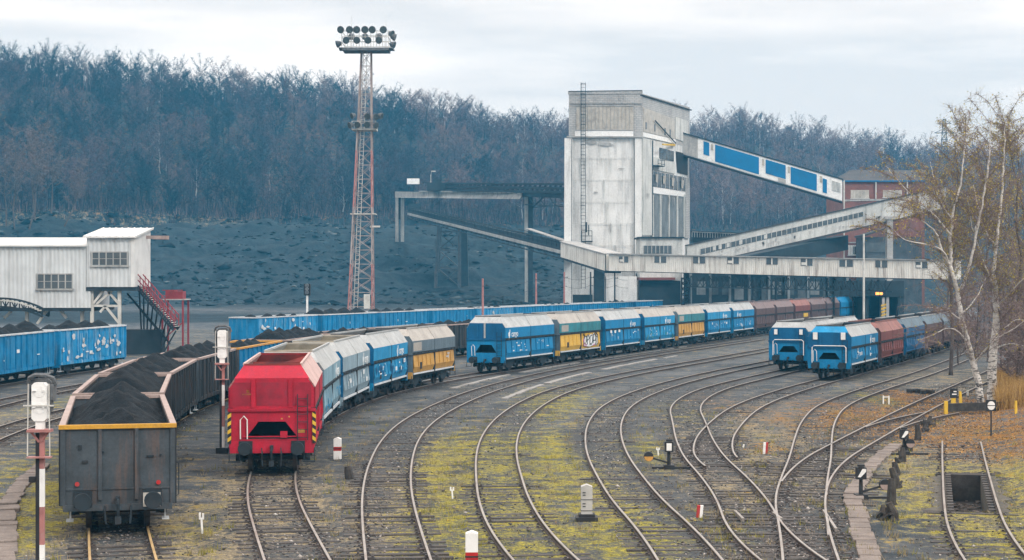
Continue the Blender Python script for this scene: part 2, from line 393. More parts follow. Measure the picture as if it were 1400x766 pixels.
    sv=noise_node(N,L,v,.3,10,.85)
    c=mix(N,L,sn.outputs['Fac'],c,mix(N,L,ramp(N,L,sv,.42,.72),(.002,.008,.013,1),(.03,.056,.072,1)))
    def cover(base,mask,cols,lo,hi,nz):
        # mask + noise, thresholded: patches with ragged edges
        a=N.new('ShaderNodeMath'); a.operation='MULTIPLY_ADD'; L.new(nz,a.inputs[0]); a.inputs[1].default_value=4.3; a.inputs[2].default_value=-2.15
        b=N.new('ShaderNodeMath'); b.operation='ADD'; L.new(mask,b.inputs[0]); L.new(a.outputs[0],b.inputs[1])
        fac=ramp(N,L,b.outputs[0],lo,hi)
        col=mix(N,L,ramp(N,L,fin,.35,.65),cols[0],cols[1])
        return mix(N,L,fac,base,col)
    mm=N.new('ShaderNodeMath'); mm.operation='ADD'; L.new(mid,mm.inputs[0]); 
    fh=N.new('ShaderNodeMath'); fh.operation='MULTIPLY_ADD'; L.new(fin,fh.inputs[0]); fh.inputs[1].default_value=.6; fh.inputs[2].default_value=-.3
    L.new(fh.outputs[0],mm.inputs[1])
    c=cover(c,sp.outputs[1],[(.09,.08,.06,1),(.32,.265,.165,1)],.25,.9,mm.outputs[0])
    c=cover(c,sp.outputs[0],[(.08,.08,.022,1),(.37,.33,.035,1)],.24,1.15,mm.outputs[0])
    c=cover(c,sp.outputs[2],[(.055,.036,.02,1),(.33,.155,.03,1)],.32,1.0,mm.outputs[0])
    c=mix(N,L,.45,c,ramp(N,L,vf,.3,.7),'OVERLAY')
    L.new(c,B.inputs['Base Color']); B.inputs['Roughness'].default_value=.92; B.inputs['Specular IOR Level'].default_value=.2
    bn=N.new('ShaderNodeBump'); bn.inputs['Strength'].default_value=.8; bn.inputs['Distance'].default_value=.12
    L.new(fin,bn.inputs['Height']); L.new(bn.outputs['Normal'],B.inputs['Normal'])
    GROUND['cover']=(np.array(xs),np.array(ys),A)
build_ground()
def cover_at(x,y):
    xs,ys,A=GROUND['cover']
    i=min(len(xs)-1,max(0,int(np.searchsorted(xs,x)))); j=min(len(ys)-1,max(0,int(np.searchsorted(ys,y))))
    return A[j,i]

# ------------------------------------------------------------------ tracks
RAILZ=.13
def sweep_rail(t,off,Y0,Y1,lift=0.0,name='rail',parent=None,rusty=False):
    prof=[(-.06,0),(.06,0),(.06,.02),(.015,.035),(.015,.095),(.03,.105),(.03,RAILZ),(-.03,RAILZ),(-.03,.105),(-.015,.095),(-.015,.035),(-.06,.02)]
    mb=MB(); n=len(prof); Y=Y0; rings=[]
    while True:
        s=t.slope(Y); h=math.hypot(1,s); nx,ny=1/h,-s/h
        cx,cy=t.x(Y)+nx*off,Y+ny*off
        zb=.0 if Y<230 else 0.0
        rings.append([(cx+nx*a,cy+ny*a,zb+b+lift) for a,b in prof])
        if Y>=Y1: break
        Y=min(Y1,Y+(1.0 if Y<90 else 2.5))
    for r in rings: mb.v.extend(r)
    for i in range(len(rings)-1):
        for k in range(n):
            k2=(k+1)%n
            mb.f.append((i*n+k,i*n+k2,(i+1)*n+k2,(i+1)*n+k)); mb.m.append(1 if k in (5,6,7) else 0)
    mb.f.append(tuple(range(n-1,-1,-1))); mb.m.append(0)
    e=(len(rings)-1)*n; mb.f.append(tuple(range(e,e+n))); mb.m.append(0)
    return mb.build(name,[RAILSIDE,RAILTOPR if rusty else RAILTOP],parent)
SLP=MB().bx(-1.28,1.28,-.12,.12,-.14,.035)
for q in (-.7525,.7525):
    SLP.bx(q-.17,q+.17,-.08,.08,.03,.052,1)
    for w in (-.12,.12): SLP.bx(q+w-.03,q+w+.03,-.035,.035,.05,.085,1)
SLPME=None
def sleepers(t,Y0,Y1,parent,skip=None,ext=None,maxn=95,vis=None):
    global SLPME
    if SLPME is None:
        o=SLP.build('sleeper',[M['sleeper'],M['wheel']]); SLPME=o.data; bpy.data.objects.remove(o)
    Y=Y0; n=0; far=MB(); cnt=0
    while Y<Y1:
        s=t.slope(Y); ang=-math.atan(s); x=t.x(Y)
        seen=vis is None or vis[0]<Y<vis[1] or random.random()<.1
        if seen and not(skip and skip[0]<Y<skip[1]):
            jx=random.uniform(-.06,.06); jr=random.uniform(-.025,.025); w=1.0; cxo=0
            if ext and ext[0]<Y<ext[1]: w=1.35+.35*(Y-ext[0])/(ext[1]-ext[0]); cxo=ext[2]*(w-1)*1.1
            dz=random.gauss(-.036 if t in (TR['F'],TR['G']) else -.022,.014)
            if cnt<maxn and Y<110:
                o=bpy.data.objects.new('sleeper',SLPME); COL.objects.link(o); o.parent=parent
                o.location=Vector((x+jx+cxo,Y,dz))-parent.location; o.rotation_euler=(0,0,ang+jr); o.scale=(w*random.uniform(.97,1.03),random.uniform(.9,1.08),1)
                cnt+=1
            else:
                far.box((x+jx+cxo,Y,dz-.05),(2.56*w,.24,.17),ang+jr)
        Y=t.step(Y,.66)
    if far.v:
        o=far.build('sleepers',M['sleeper'],parent); o['kind']='stuff'
def railway(key,label,Y0,Y1,left=None,right=None,rusty=False,lift=0.0,skip=None,ext=None,sl=None):
    t=TR[key]; b=Vector((t.x(max(Y0,45)),max(Y0,45),0))
    r=thing('railway_track',label,'railway track',b,0,'tracks of the coal yard')
    l0,l1=left or (Y0,Y1); r0,r1=right or (Y0,Y1)
    sweep_rail(t,-.7525,l0,l1,lift,'rail',r,rusty); sweep_rail(t,.7525,r0,r1,lift+.002,'rail',r,rusty)
    s0,s1=sl or (Y0,Y1)
    sleepers(t,s0+.3,s1,r,skip,ext,95,dict(A=(36,46),B=(36,61),E=(36,62),F=(36,56),G=(36,58),H=(36,66),I=(63,73),J=(33,66),K=(59,84),N=(60,110),O=(50,92),P=(60,80)).get(key))
    return r
railway('P','railway track under the blue coal gondolas farthest from the viewer',60,330)
railway('N','second railway track in front of the near blue gondolas, on the far left',60,200,lift=.003)
railway('O','railway track between the black coal gondola and the blue gondolas on the left',50,150,lift=.001)
railway('A','rusty railway track under the grey gondola heaped with coal',36,215,rusty=True,lift=.002)
railway('B','railway track under the red hopper wagon and the long blue train behind it',36,330,lift=.001)
railway('E','curved railway track first to the right of the red hopper wagon',36,190,lift=.002)
railway('F','mossy curved railway track passing left of the white concrete post',36,190,lift=.003)
railway('G','curved railway track just right of the white concrete post',36,190,lift=.004)
railway('H','railway track curving to the farther blue hopper with two white squares',36,215,lift=.0015,ext=(58.2,63,1))
railway('I','branch track curving to the nearer blue hopper with two white squares',60,215,left=(60.4,215),right=(63.2,215),lift=.0035,sl=(63.2,215))
railway('J','track that forks off left of the stone footpath and runs past the blue wagons',33,190,right=(52.3,190),lift=.0055,sl=(33,190),ext=(50.5,59,1))
railway('K','outer track bending right alongside the stone footpath under the birches',33,175,left=(55.5,175),lift=.0075,sl=(59,175))
railway('L','short siding ending at the dark timber stop with yellow posts',76,85,lift=.0095,sl=(78,85))
railway('M','dead-end siding with an open inspection pit between its rails',36,69.5,lift=.002,skip=(PIT[1]-.2,PIT[2]+.2),rusty=False)
# joint bars, check rails at the frogs
def check_rail(a,b,label):
    a=on_ground(*a); b=on_ground(*b)
    mb=MB().bar(a+Vector((0,0,.08)),b+Vector((0,0,.08)),.07,.1); o=mb.build('check_rail',RAILTOP)
    tag(o,label,'check rail')
check_rail((1126,703),(1143,729),'short check rail left of the stone footpath'); check_rail((1005,704),(1016,715),'short check rail beside the track to the blue hoppers')
check_rail((1057,706),(1069,715),'short check rail left of the rail crossing'); check_rail((1131,712),(1133,738),'short pale check rail inside the outer bend')

def trough(tr,off,Y0,Y1,label,seed):
    rr=random.Random(seed); Y=Y0; t=thing('cable_trough',label,'cable trough',(tr.x(Y0)+off,Y0,0))
    while Y<Y1:
        l=rr.uniform(1.2,4.5)
        if rr.random()<.86:
            y2=Y+l*.97; s=tr.slope(Y); n=Vector((1,-s,0)).normalized()
            a=Vector((tr.x(Y),Y,.03))+n*(off+rr.uniform(-.06,.06)); b=Vector((tr.x(y2),y2,.03))+n*(off+rr.uniform(-.06,.06)); MB().bar(a,b,rr.uniform(.25,.45),.08).build('lid',M['trough'],t)
        Y+=l
M['trough']=pm('worn_trough_lid',(.24,.235,.225),.9,.25,1.5,(.12,.12,.12),.6,.8,False,.3)
trough(TR['E'],-2.5,100,168,'broken pale line of trough lids nearest the long middle train',2); trough(TR['E'],2.2,96,150,'broken pale line of trough lids on the near side of the curved track',3)
# ------------------------------------------------------------------ lettering
def text_mesh(txt,size,parent,mat,loc,rot,name='lettering',ext=.006):
    cu=bpy.data.curves.new('tmp','FONT'); cu.body=txt; cu.size=size; cu.extrude=ext; cu.align_x='CENTER'; cu.align_y='CENTER'
    ob=bpy.data.objects.new('tmp',cu); COL.objects.link(ob)
    bpy.context.view_layer.update()
    dg=bpy.context.evaluated_depsgraph_get(); me=bpy.data.meshes.new_from_object(ob.evaluated_get(dg))
    bpy.data.objects.remove(ob); bpy.data.curves.remove(cu)
    me.name=name; me.materials.clear(); me.materials.append(mat)
    o=bpy.data.objects.new(name,me); COL.objects.link(o); o.parent=parent; o.location=loc; o.rotation_euler=rot
    return o
RIGHT=(math.pi/2,0,math.pi/2); FRONT=(math.pi/2,0,0)

# ------------------------------------------------------------------ running gear
def bogie(parent,y,zr=RAILZ):
    mb=MB()
    for s in (-1,1):
        mb.prism([(s*1.0,y-1.35,.42+zr),(s*1.0,y-1.2,.66+zr),(s*1.0,y-.4,.74+zr),(s*1.0,y+.4,.74+zr),(s*1.0,y+1.2,.66+zr),(s*1.0,y+1.35,.42+zr),(s*1.0,y+.7,.36+zr),(s*1.0,y,.22+zr),(s*1.0,y-.7,.36+zr)],(s*.12,0,0))
        for dy in (-.9,.9): mb.tube((s*1.1,y+dy,.46+zr),(s*1.26,y+dy,.46+zr),.14,.12,8)
    mb.bx(-1.0,1.0,y-.25,y+.25,.5+zr,.78+zr)
    b=mb.build('bogie',M['under'],parent,local=True)
    for dy in (-.9,.9):
        w=MB(); w.tube((-1.0,y+dy,.46+zr),(1.0,y+dy,.46+zr),.08,.08,8)
        for s in (-1,1):
            w.tube((s*.72,y+dy,.46+zr),(s*.82,y+dy,.46+zr),.46,.46,18); w.tube((s*.68,y+dy,.46+zr),(s*.72,y+dy,.46+zr),.49,.49,18)
        w.build('wheelset',M['wheel'],b,local=True)
    return b
def buffers(parent,L,hx=.875,z=1.02):
    for e in (-1,1):
        for s in (-1,1):
            mb=MB(); y0=e*(L/2-.62); y1=e*(L/2-.06)
            mb.box((s*hx,y0+e*.03,z),(.46,.06,.42)); mb.tube((s*hx,y0,z),(s*hx,y0+e*.32,z),.15,.13,12); mb.tube((s*hx,y0+e*.3,z),(s*hx,y1,z),.085,.085,10)
            mb.tube((s*hx,y1,z),(s*hx,y1+e*.05,z),.23,.22,16)
            mb.build('buffer',M['under'],parent,local=True)
        c=MB(); y0=e*(L/2-.62); c.box((0,y0+e*.15,z),(.1,.34,.14)); c.path([(0,y0+e*.3,z),(0,y0+e*.38,z-.1),(0,y0+e*.36,z-.3),(0,y0+e*.28,z-.5)],[.05,.05,.045,.04],6)
        c.box((0,y0+e*.34,z-.52),(.16,.06,.2)); c.path([(.32,y0,z-.15),(.33,y0+e*.16,z-.3),(.3,y0+e*.2,z-.62)],.03,6); c.path([(-.32,y0,z-.15),(-.33,y0+e*.16,z-.3),(-.3,y0+e*.2,z-.62)],.03,6)
        c.build('coupling',M['under'],parent,local=True)

# ------------------------------------------------------------------ hopper wagon
HOPPER_SLOTS=dict(lid='lid',band='blue',door='blue',end='deepblue_shade',endlow='blue',endtop='lid',inner='indark',sill='rim_pale',frame='under')
def make_hopper(L,zt,name='hopper_wagon',hole=(1.22,1.9,.98,.5)):
    r=thing(name,'hopper wagon','hopper wagon')
    k=zt/3.85; hw=1.45; hl=L/2-.62; zm=2.3*k; zc=3.1*k; ze=3.4*k; zb=1.16; xr=.95; ins=.42
    xz=lambda z: hw-(hw-xr)*(z-zc)/(zt-zc)
    b=lambda mb,n,m,p=r: mb.build(n,m,p,local=True,objlink=True)
    nrm=Vector((zt-zc,0,hw-xr)).normalized()*.045
    for s in (-1,1):
        for (ya,yb_) in ((-hl,-.035),(.035,hl)):
            pts=[(s*hw,ya,zc),(s*hw,yb_,zc)]
            if yb_==hl: pts+=[(s*xz(ze),hl,ze),(s*xr,hl-ins,zt)]
            else: pts+=[(s*xr,yb_,zt)]
            if ya==-hl: pts+=[(s*xr,-hl+ins,zt),(s*xz(ze),-hl,ze)]
            else: pts+=[(s*xr,ya,zt)]
            b(MB().prism(pts,(-s*nrm.x,0,-nrm.z)),'roof_plate',M['lid'])
        mb=MB().bx(s*(hw-.05),s*hw,-hl,hl,zm+.12,zc-.005)
        b(mb,'side_band',M['blue'])
        j=MB().bx(s*(hw-.03),s*(hw+.012),-.03,.03,zm+.12,zc); 
        for q in range(13): j.bx(s*(hw),s*(hw+.06),-hl+.3+q*(2*hl-.6)/12-.06,-hl+.3+q*(2*hl-.6)/12+.06,zm+.015,zm+.09)
        b(j,'hinge',M['under'])
        b(MB().bx(s*(hw-.15),s*(hw+.035),-hl,hl,zm-.02,zm+.1),'seam_rail',M['under'])
        for (ya,yb_) in ((-hl+.32,-.14),(.14,hl-.32)):
            d=MB(); d.prism([(s*(hw-.04),ya,zm-.06),(s*(hw-.04),yb_,zm-.06),(s*(hw+.03),yb_,1.5),(s*(hw+.03),ya,1.5)],(-s*.05,0,0))
            d.prism([(s*(hw+.03),ya,1.495),(s*(hw+.03),yb_,1.495),(s*(hw-.1),yb_,zb),(s*(hw-.1),ya,zb)],(-s*.05,0,0))
            for q in range(1,5):
                yy=lerp(ya,yb_,q/5); d.prism([(s*(hw-.005),yy-.03,zm-.1),(s*(hw-.005),yy+.03,zm-.1),(s*(hw+.03),yy+.03,1.52),(s*(hw+.03),yy-.03,1.52)],(s*.03,0,0))
            do=b(d,'side_door',M['blue'])
            b(MB().bx(s*(hw-.08),s*(hw+.0),ya,yb_,zb-.1,zb-.01),'door_sill',M['rim_pale'],do)
        b(MB().bx(s*(hw-.14),s*(hw+.01),-.12,.12,zb-.08,zm-.03),'side_post',M['under'])
        for e in (-1,1): b(MB().bx(s*(hw-.14),s*(hw-.03),e*(hl-.02),e*(hl-.3),zb-.25,zm-.03),'side_post',M['under'])
    for e in (-1,1):
        y=e*hl
        w=MB().prism([(-hw,y,zm+.06),(hw,y,zm+.06),(hw,y,zc),(xz(ze),y,ze),(-xz(ze),y,ze),(-hw,y,zc)],(0,-e*.05,0))
        for x in (-.62,.62): w.bx(x-.07,x+.07,y,y+e*.05,zm+.1,ze-.03)
        b(w,'end_wall',M['deepblue_shade'])
        t=MB().prism([(-xz(ze),y,ze+.004),(xz(ze),y,ze+.004),(xr,y-e*ins,zt),(-xr,y-e*ins,zt)],(0,-e*.04,-.03)); b(t,'end_slope',M['lid'])
        f=MB().bx(-hw-.02,hw+.02,y-e*.06,y+e*.07,zm-.03,zm+.07); b(f,'end_flange',M['deepblue_shade'])
        # lower end with a trapezoid opening
        z0,z1,h0,h1=hole
        q=MB()
        if z0>1.23: q.bx(-hw,hw,y,y-e*.05,1.2,z0)
        q.prism([(-hw,y,z0),(-h0,y,z0),(-h1,y,z1),(-hw,y,z1)],(0,-e*.05,0)); q.prism([(hw,y,z0),(h0,y,z0),(h1,y,z1),(hw,y,z1)],(0,-e*.05,0))
        q.bx(-hw,hw,y,y-e*.05,z1,zm-.03)
        b(q,'end_panel',M['blue'])
        ld=MB()
        for xx in (.86,1.2): ld.bar((xx,y+e*.09,1.25),(xx,y+e*.09,zm+.55),.03)
        for q in range(6): ld.bar((.86,y+e*.09,1.35+q*.26),(1.2,y+e*.09,1.35+q*.26),.022)
        b(ld,'ladder',M['under'])
        g=MB().bx(-hw+.02,hw-.02,y-e*.12,y+e*.02,.82,1.22); b(g,'buffer_beam',M['blue'])
        h=MB().bx(-.95,.95,y-e*1.5,y-e*1.42,z0-.1,z1+.2); h.bx(-.98,.98,y-e*.1,y-e*1.45,z0-.06,z0); b(h,'hopper_chute',M['under'])
        hr=MB().path([(-1.05,y+e*.03,1.3),(-1.05,y+e*.1,1.95),(-.93,y+e*.12,2.08),(-.82,y+e*.1,1.95),(-.82,y+e*.03,1.3)],.022,6); b(hr,'handrail',M['white'])
        for s in (-1,1):
            st=MB(); st.box((s*1.25,y+e*.1,.55),(.4,.3,.03)); st.bar((s*1.42,y+e*.1,.55),(s*1.42,y+e*.02,1.0),.03); st.bar((s*1.08,y+e*.1,.55),(s*1.08,y+e*.02,1.0),.03)
            b(st,'footstep',M['under'])
    # interior: sloping walls, cross wall, saddle
    it=MB(); zi=2.05
    for s in (-1,1):
        it.add([(s*xr,-hl+ins,zt-.01),(s*xr,hl-ins,zt-.01),(s*(hw-.1),hl-.1,zc-.02),(s*(hw-.1),-hl+.1,zc-.02)],[(0,1,2,3)]); it.add([(s*(hw-.1),-hl+.1,zc-.02),(s*(hw-.1),hl-.1,zc-.02),(s*.85,hl-1.2,zi),(s*.85,-hl+1.2,zi)],[(0,1,2,3)])
    for e in (-1,1): it.add([(-xr,e*(hl-ins-.05),zt-.04),(xr,e*(hl-ins-.05),zt-.04),(hw-.1,e*(hl-.2),zc),(.85,e*(hl-1.6),zi),(-.85,e*(hl-1.6),zi),(-hw+.1,e*(hl-.2),zc)],[(0,1,2,3,4,5)])
    it.bx(-xr,xr,-.04,.04,zi,zt-.12); it.add([(-1,-hl+1,zi),(1,-hl+1,zi),(1,hl-1,zi),(-1,hl-1,zi)],[(0,1,2,3)])
    for e in (-1,1): it.prism([(-.3,e*.1,zi),(.3,e*.1,zi),(0,e*.1,zt-.5)],(0,e*(hl-1.4),0))
    for yy in (-hl+ins,hl-ins): it.bx(-xr,xr,yy-.03,yy+.03,zt-.09,zt+.03)
    b(it,'interior',M['indark'])
    rim=MB()
    for s in (-1,1): rim.bx(s*(xr-.03),s*(xr+.05),-hl+ins,hl-ins,zt-.02,zt+.05)
    b(rim,'rim',M['lid'])
    uf=MB()
    for s in (-1,1): uf.bx(s*.98,s*1.16,-hl+.05,hl-.05,.86,1.12)
    uf.bx(-.5,.5,-hl,hl,.88,1.1)
    for q in range(5): uf.tube((-.9,-1.6+q*.8,.7),(.9,-1.6+q*.8,.7),.09,.09,6)
    uf.prism([(-.8,-hl+2,1.1),(-.8,hl-2,1.1),(-.8,2.2,.5),(-.8,-2.2,.5)],(1.6,0,0))
    b(uf,'underframe',M['under'])
    for y in (-hl+1.7,hl-1.7): bogie(r,y)
    buffers(r,L)
    return r
PARTKEY=dict(roof_plate='lid',side_band='band',side_door='door',end_wall='end',end_panel='endlow',buffer_beam='beam',end_slope='endtop',interior='inner',rim='rim',door_sill='sill',end_flange='flange')
def base_name(n): return n.split('.')[0]
def recolor(root,cols):
    st=[root]; allc={}
    for c in bpy.data.objects:
        if c.parent: allc.setdefault(c.parent.name,[]).append(c)
    while st:
        o=st.pop()
        for c in allc.get(o.name,[]):
            st.append(c)
            k=PARTKEY.get(base_name(c.name))
            if k and k in cols and len(c.material_slots): c.material_slots[0].material=M[cols[k]]
def place_on(tr,root,Yc,d=3.6,z=0.0):
    a=tr.step(Yc,-d); b=tr.step(Yc,d); pa=Vector((tr.x(a),a,0)); pb=Vector((tr.x(b),b,0))
    m=(pa+pb)/2; root.location=(m.x,m.y,z); dd=pb-pa; root.rotation_euler=(0,0,math.atan2(-dd.x,dd.y))
def livery(lid='lid',band='blue',door=None,end=None,inner='indark',endtop=None,**k):
    door=door or band; end=end or ('deepblue_shade' if band in('blue','deepblue_shade') else door)
    d=dict(lid=lid,band=band,door=door,end=end,endlow=door if band=='blue' else end,beam=door,endtop=endtop or lid,inner=inner,rim='lid',sill='rim_pale' if door!='brown' else 'brown',flange=end); d.update(k); return d
def logo(root,x,y,z,sc=1.0,mat='markwhite'):
    mb=MB()   # disc emblem with a slanting stem, then the name
    n=20; ring=[]
    for i in range(n): a=2*math.pi*i/n; ring.append((x,y+.17*sc*math.cos(a),z+.17*sc*math.sin(a)))
    mb.prism(ring,(.012,0,0)); mb.prism([(x,y+.1*sc,z+.34*sc),(x,y+.2*sc,z+.34*sc),(x,y+.04*sc,z-.4*sc),(x,y-.1*sc,z-.4*sc)],(.015,0,0))
    mb.build('logo',M[mat],root,local=True)
    text_mesh('cargo',.62*sc,root,M[mat],(x+.012,y+1.15*sc,z+.02),RIGHT,'logo_lettering')
def data_marks(root,y0,y1,z0,z1,n,seed,x=1.486,mat='markwhite'):
    rr=random.Random(seed); mb=MB()
    for i in range(n):
        y=rr.uniform(y0,y1); z=rr.uniform(z0,z1); w=rr.choice([.08,.12,.3,.5]); h=rr.choice([.06,.08,.22])
        mb.bx(x,x+.008,y,y+w,z,z+h)
    mb.build('data_panel',M[mat],root,local=True)
def patches(root,seed,n,x,ys,zs,mat):
    rr=random.Random(seed); mb=MB()
    for i in range(n):
        y=rr.uniform(*ys); z=rr.uniform(*zs); w=rr.uniform(.1,.5); h=rr.uniform(.05,.3); p=[]
        for q in range(7):
            a=2*math.pi*q/7; k=rr.uniform(.5,1.1); p.append((x,y+w*k*math.cos(a),z+h*k*math.sin(a)))
        mb.prism(p,(.006,0,0))
    mb.build('paint_patch',M[mat],root,local=True)
def hopper_train(tr,proto,L,Yfront,specs,group):
    out=[]; Y=tr.step(Yfront,L/2)
    for i,(label,cols) in enumerate(specs):
        o=proto if (i==0 and proto.get('used') is None) else copy_tree(proto)
        proto['used']=1
        o['label']=label; o['category']='hopper wagon'; o['group']=group
        recolor(o,cols); place_on(tr,o,Y,L*.3)
        out.append(o); Y=tr.step(Y,L)
    return out
# train of the red wagon
protoB=make_hopper(10.9,3.78,hole=(1.3,1.88,.9,.45))
TB=hopper_train(TR['B'],protoB,10.9,57.3,[
 ('bright red hopper wagon with yellow and black striped corner posts at head of train',livery('lidpink','red','red','red','inred',endtop='red',rim='lidpink',sill='red')),
 ('pale blue hopper wagon with grey lid coupled right behind the red wagon',livery('lid','paleblue','paleblue','steelgrey','inbeige')),
 ('grey-blue faded hopper wagon third from the red end of its train',livery('lid','greyblue','greyblue','deepblue_shade','inbeige')),
 ('bright blue hopper wagon with blotchy doors just ahead of the ochre-doored wagon',livery('lid','skyblue','skyblue','deepblue_shade','indark')),
 ('last hopper wagon of the red-headed train, with ochre yellow doors under slate band',livery('lidwarm','steelgrey','ochre','steelgrey','indark'))],'hopper wagons behind the red one')
red=TB[0]
def set_label(root,names,label):
    for c in children(root):
        if base_name(c.name) in names: c['label']=label
hl=10.9/2-.62
for s in (-1,1):
    mb=MB(); mb.bx(s*1.47,s*1.36,-hl-.07,-hl-.02,1.15,2.2,0)
    for q in range(4): 
        z=1.2+q*.26; mb.prism([(s*1.475,-hl-.075,z),(s*1.475,-hl-.075,z+.13),(s*1.355,-hl-.075,z+.21),(s*1.355,-hl-.075,z+.08)],(0,.02,0),1)
    mb.build('striped_post',[M['black'],M['warnyellow']],red,local=True)
for x0,x1 in ((-1.32,-.72),(-.52,.52),(.72,1.32)):
    m=MB().bx(x0,x1,-hl-.012,-hl,2.42,3.2); m.build('end_plate',M['reddull'],red,local=True)
mb=MB()
for q in range(26):
    x=-1.38+q*2.76/25; mb.tube((x,-hl-.07,2.28),(x,-hl-.085,2.28),.018,n=6)
for x in (-1.38,-.69,.69,1.38):
    for q in range(7): mb.tube((x,-hl-.05,2.45+q*.12),(x,-hl-.062,2.45+q*.12),.014,n=6)
mb.build('rivet_row',M['reddull'],red,local=True)
mb=MB()
for x,l in ((-.34,.5),(.3,.55)): mb.path([(x,-hl-.1,1.0),(x+.02,-hl-.2,.8),(x,-hl-.16,.5)],.025,6)
mb.build('brake_hose',M['black'],red,local=True)
mb=MB().bx(-.98,.98,-hl-.05,-hl-.02,1.36,1.4); mb.bx(.28,.52,-hl-.07,-hl-.03,1.34,1.56); mb.build('guard_rail',M['red'],red,local=True)
mb=MB()
for (a,b,c,d) in ((-.85,-.75,2.85,2.95),(-1.0,-.7,2.78,2.82),(.85,1.1,1.5,1.62),(.3,.36,1.95,2.0),(.55,.6,2.02,2.07)): mb.bx(a,b,-hl-.004,-hl-.012,c,d)
mb.build('stencil',M['rim_orange'],red,local=True)
patches(TB[3],3,16,1.487,(-4.6,4.6),(1.3,2.0),'deepblue_shade'); data_marks(TB[3],-3.8,-1.5,1.4,2.1,8,5); data_marks(TB[3],.8,4,1.5,2.1,5,6)
patches(TB[1],4,10,1.487,(-4.6,4.6),(1.3,2.0),'skyblue'); data_marks(TB[2],-3.5,-1,1.5,2.1,6,8); data_marks(TB[2],1,3.4,1.5,2.1,4,9)
for w,y in ((TB[1],1.9),(TB[2],2.2),(TB[3],1.7)): logo(w,1.452,y,2.63,1.0)
MB().bx(1.452,1.46,-4.6,-2.9,2.45,2.95).build('notice_board',M['lidwarm'],TB[4],local=True); data_marks(TB[4],2.5,3.2,1.5,2.0,4,12,mat='rim_pale')
for w in (TB[3],TB[4]): MB().bx(1.478,1.492,-3.3,-2.9,1.35,1.75).build('inspection_hole',M['black'],w,local=True)
# long blue train on the middle track
protoC=make_hopper(12.05,4.08,hole=(1.52,2.08,.8,.42))
bl=livery(); br=lambda: livery('brownlid','brown','brown','brown','indark',endtop='brownlid',rim='brownlid',flange='brown',beam='brown')
TC=hopper_train(TR['B'],protoC,12.05,120.6,[
 ('blue hopper wagon leading the long middle train, white handrail on its end',livery('lid','blue','blue','deepblue_shade','indark')),
 ('hopper wagon with yellow doors and a grey graffiti tag, second in the middle train',livery('lidwarm','teal','yellow','steelgrey')),
 ('royal blue hopper wagon between the graffiti wagon and a turquoise one',livery('lid','blue','blue')),
 ('turquoise and blue hopper wagon with beige lid just ahead of the ochre one',livery('lidwarm','skyblue','skyblue','deepblue_shade')),
 ('hopper wagon with dull ochre doors in the middle of the long train',livery('lidwarm','teal','ochre','steelgrey')),
 ('first blue hopper wagon behind the dull ochre one in the long train',livery('lid','skyblue','blue','deepblue_shade')),
 ('blue hopper wagon coupled directly ahead of the brown hopper wagons',livery('lid','blue','blue','deepblue_shade')),
 ('first brown hopper wagon right behind the blue ones of the long train',br()),
 ('second brown hopper wagon behind the blue ones of the long train',br()),
 ('rust-toned brown hopper wagon with a small yellow plate, third of the brown ones',livery('redlid','redbrown','brown','brown',endtop='redlid',rim='brownlid',sill='brown',flange='brown',beam='brown')),
 ('fourth brown hopper wagon, beyond the one with the yellow plate',br()),
 ('brown hopper wagon partly behind the lattice column, just ahead of a lone blue one',br()),
 ('lone blue hopper wagon among the brown ones by the loading portal',livery('blue','blue','blue','deepblue_shade',rim='blue')),
 ('last brown hopper wagon running into the dark loading portal',br())],'hopper wagons of the long middle train')
hl2=12.05/2-.62
MB().bx(-.14,-.02,-hl2-.004,-hl2-.06,2.55,3.6).build('paint_streak',M['lid'],TC[0],local=True)
for w,y,s in ((TC[0],-4.6,1.0),(TC[2],2.2,.85),(TC[3],2.0,1.0),(TC[5],1.7,1.0),(TC[6],-3.4,1.0)): logo(w,1.452,y,2.8,s)
for i,w in enumerate((TC[0],TC[2],TC[3],TC[5],TC[6])):
    data_marks(w,-4.2,-1.2,1.45,2.2,9,20+i); data_marks(w,.6,4.4,1.5,2.2,5,40+i)
patches(TC[3],31,12,1.487,(-4.6,4.6),(1.3,2.1),'teal'); patches(TC[5],32,10,1.487,(-4.6,4.6),(1.3,2.1),'blue')
for w in (TC[1],TC[4]):
    MB().bx(1.452,1.46,-4.9,-3.2,2.65,3.15).build('notice_board',M['lidwarm'],w,local=True); MB().bx(1.478,1.492,-3.6,-3.2,1.4,1.8).build('inspection_hole',M['black'],w,local=True)
MB().bx(1.478,1.488,.2,3.4,1.75,2.25).build('number_plate',M['warnyellow'],TC[9],local=True)
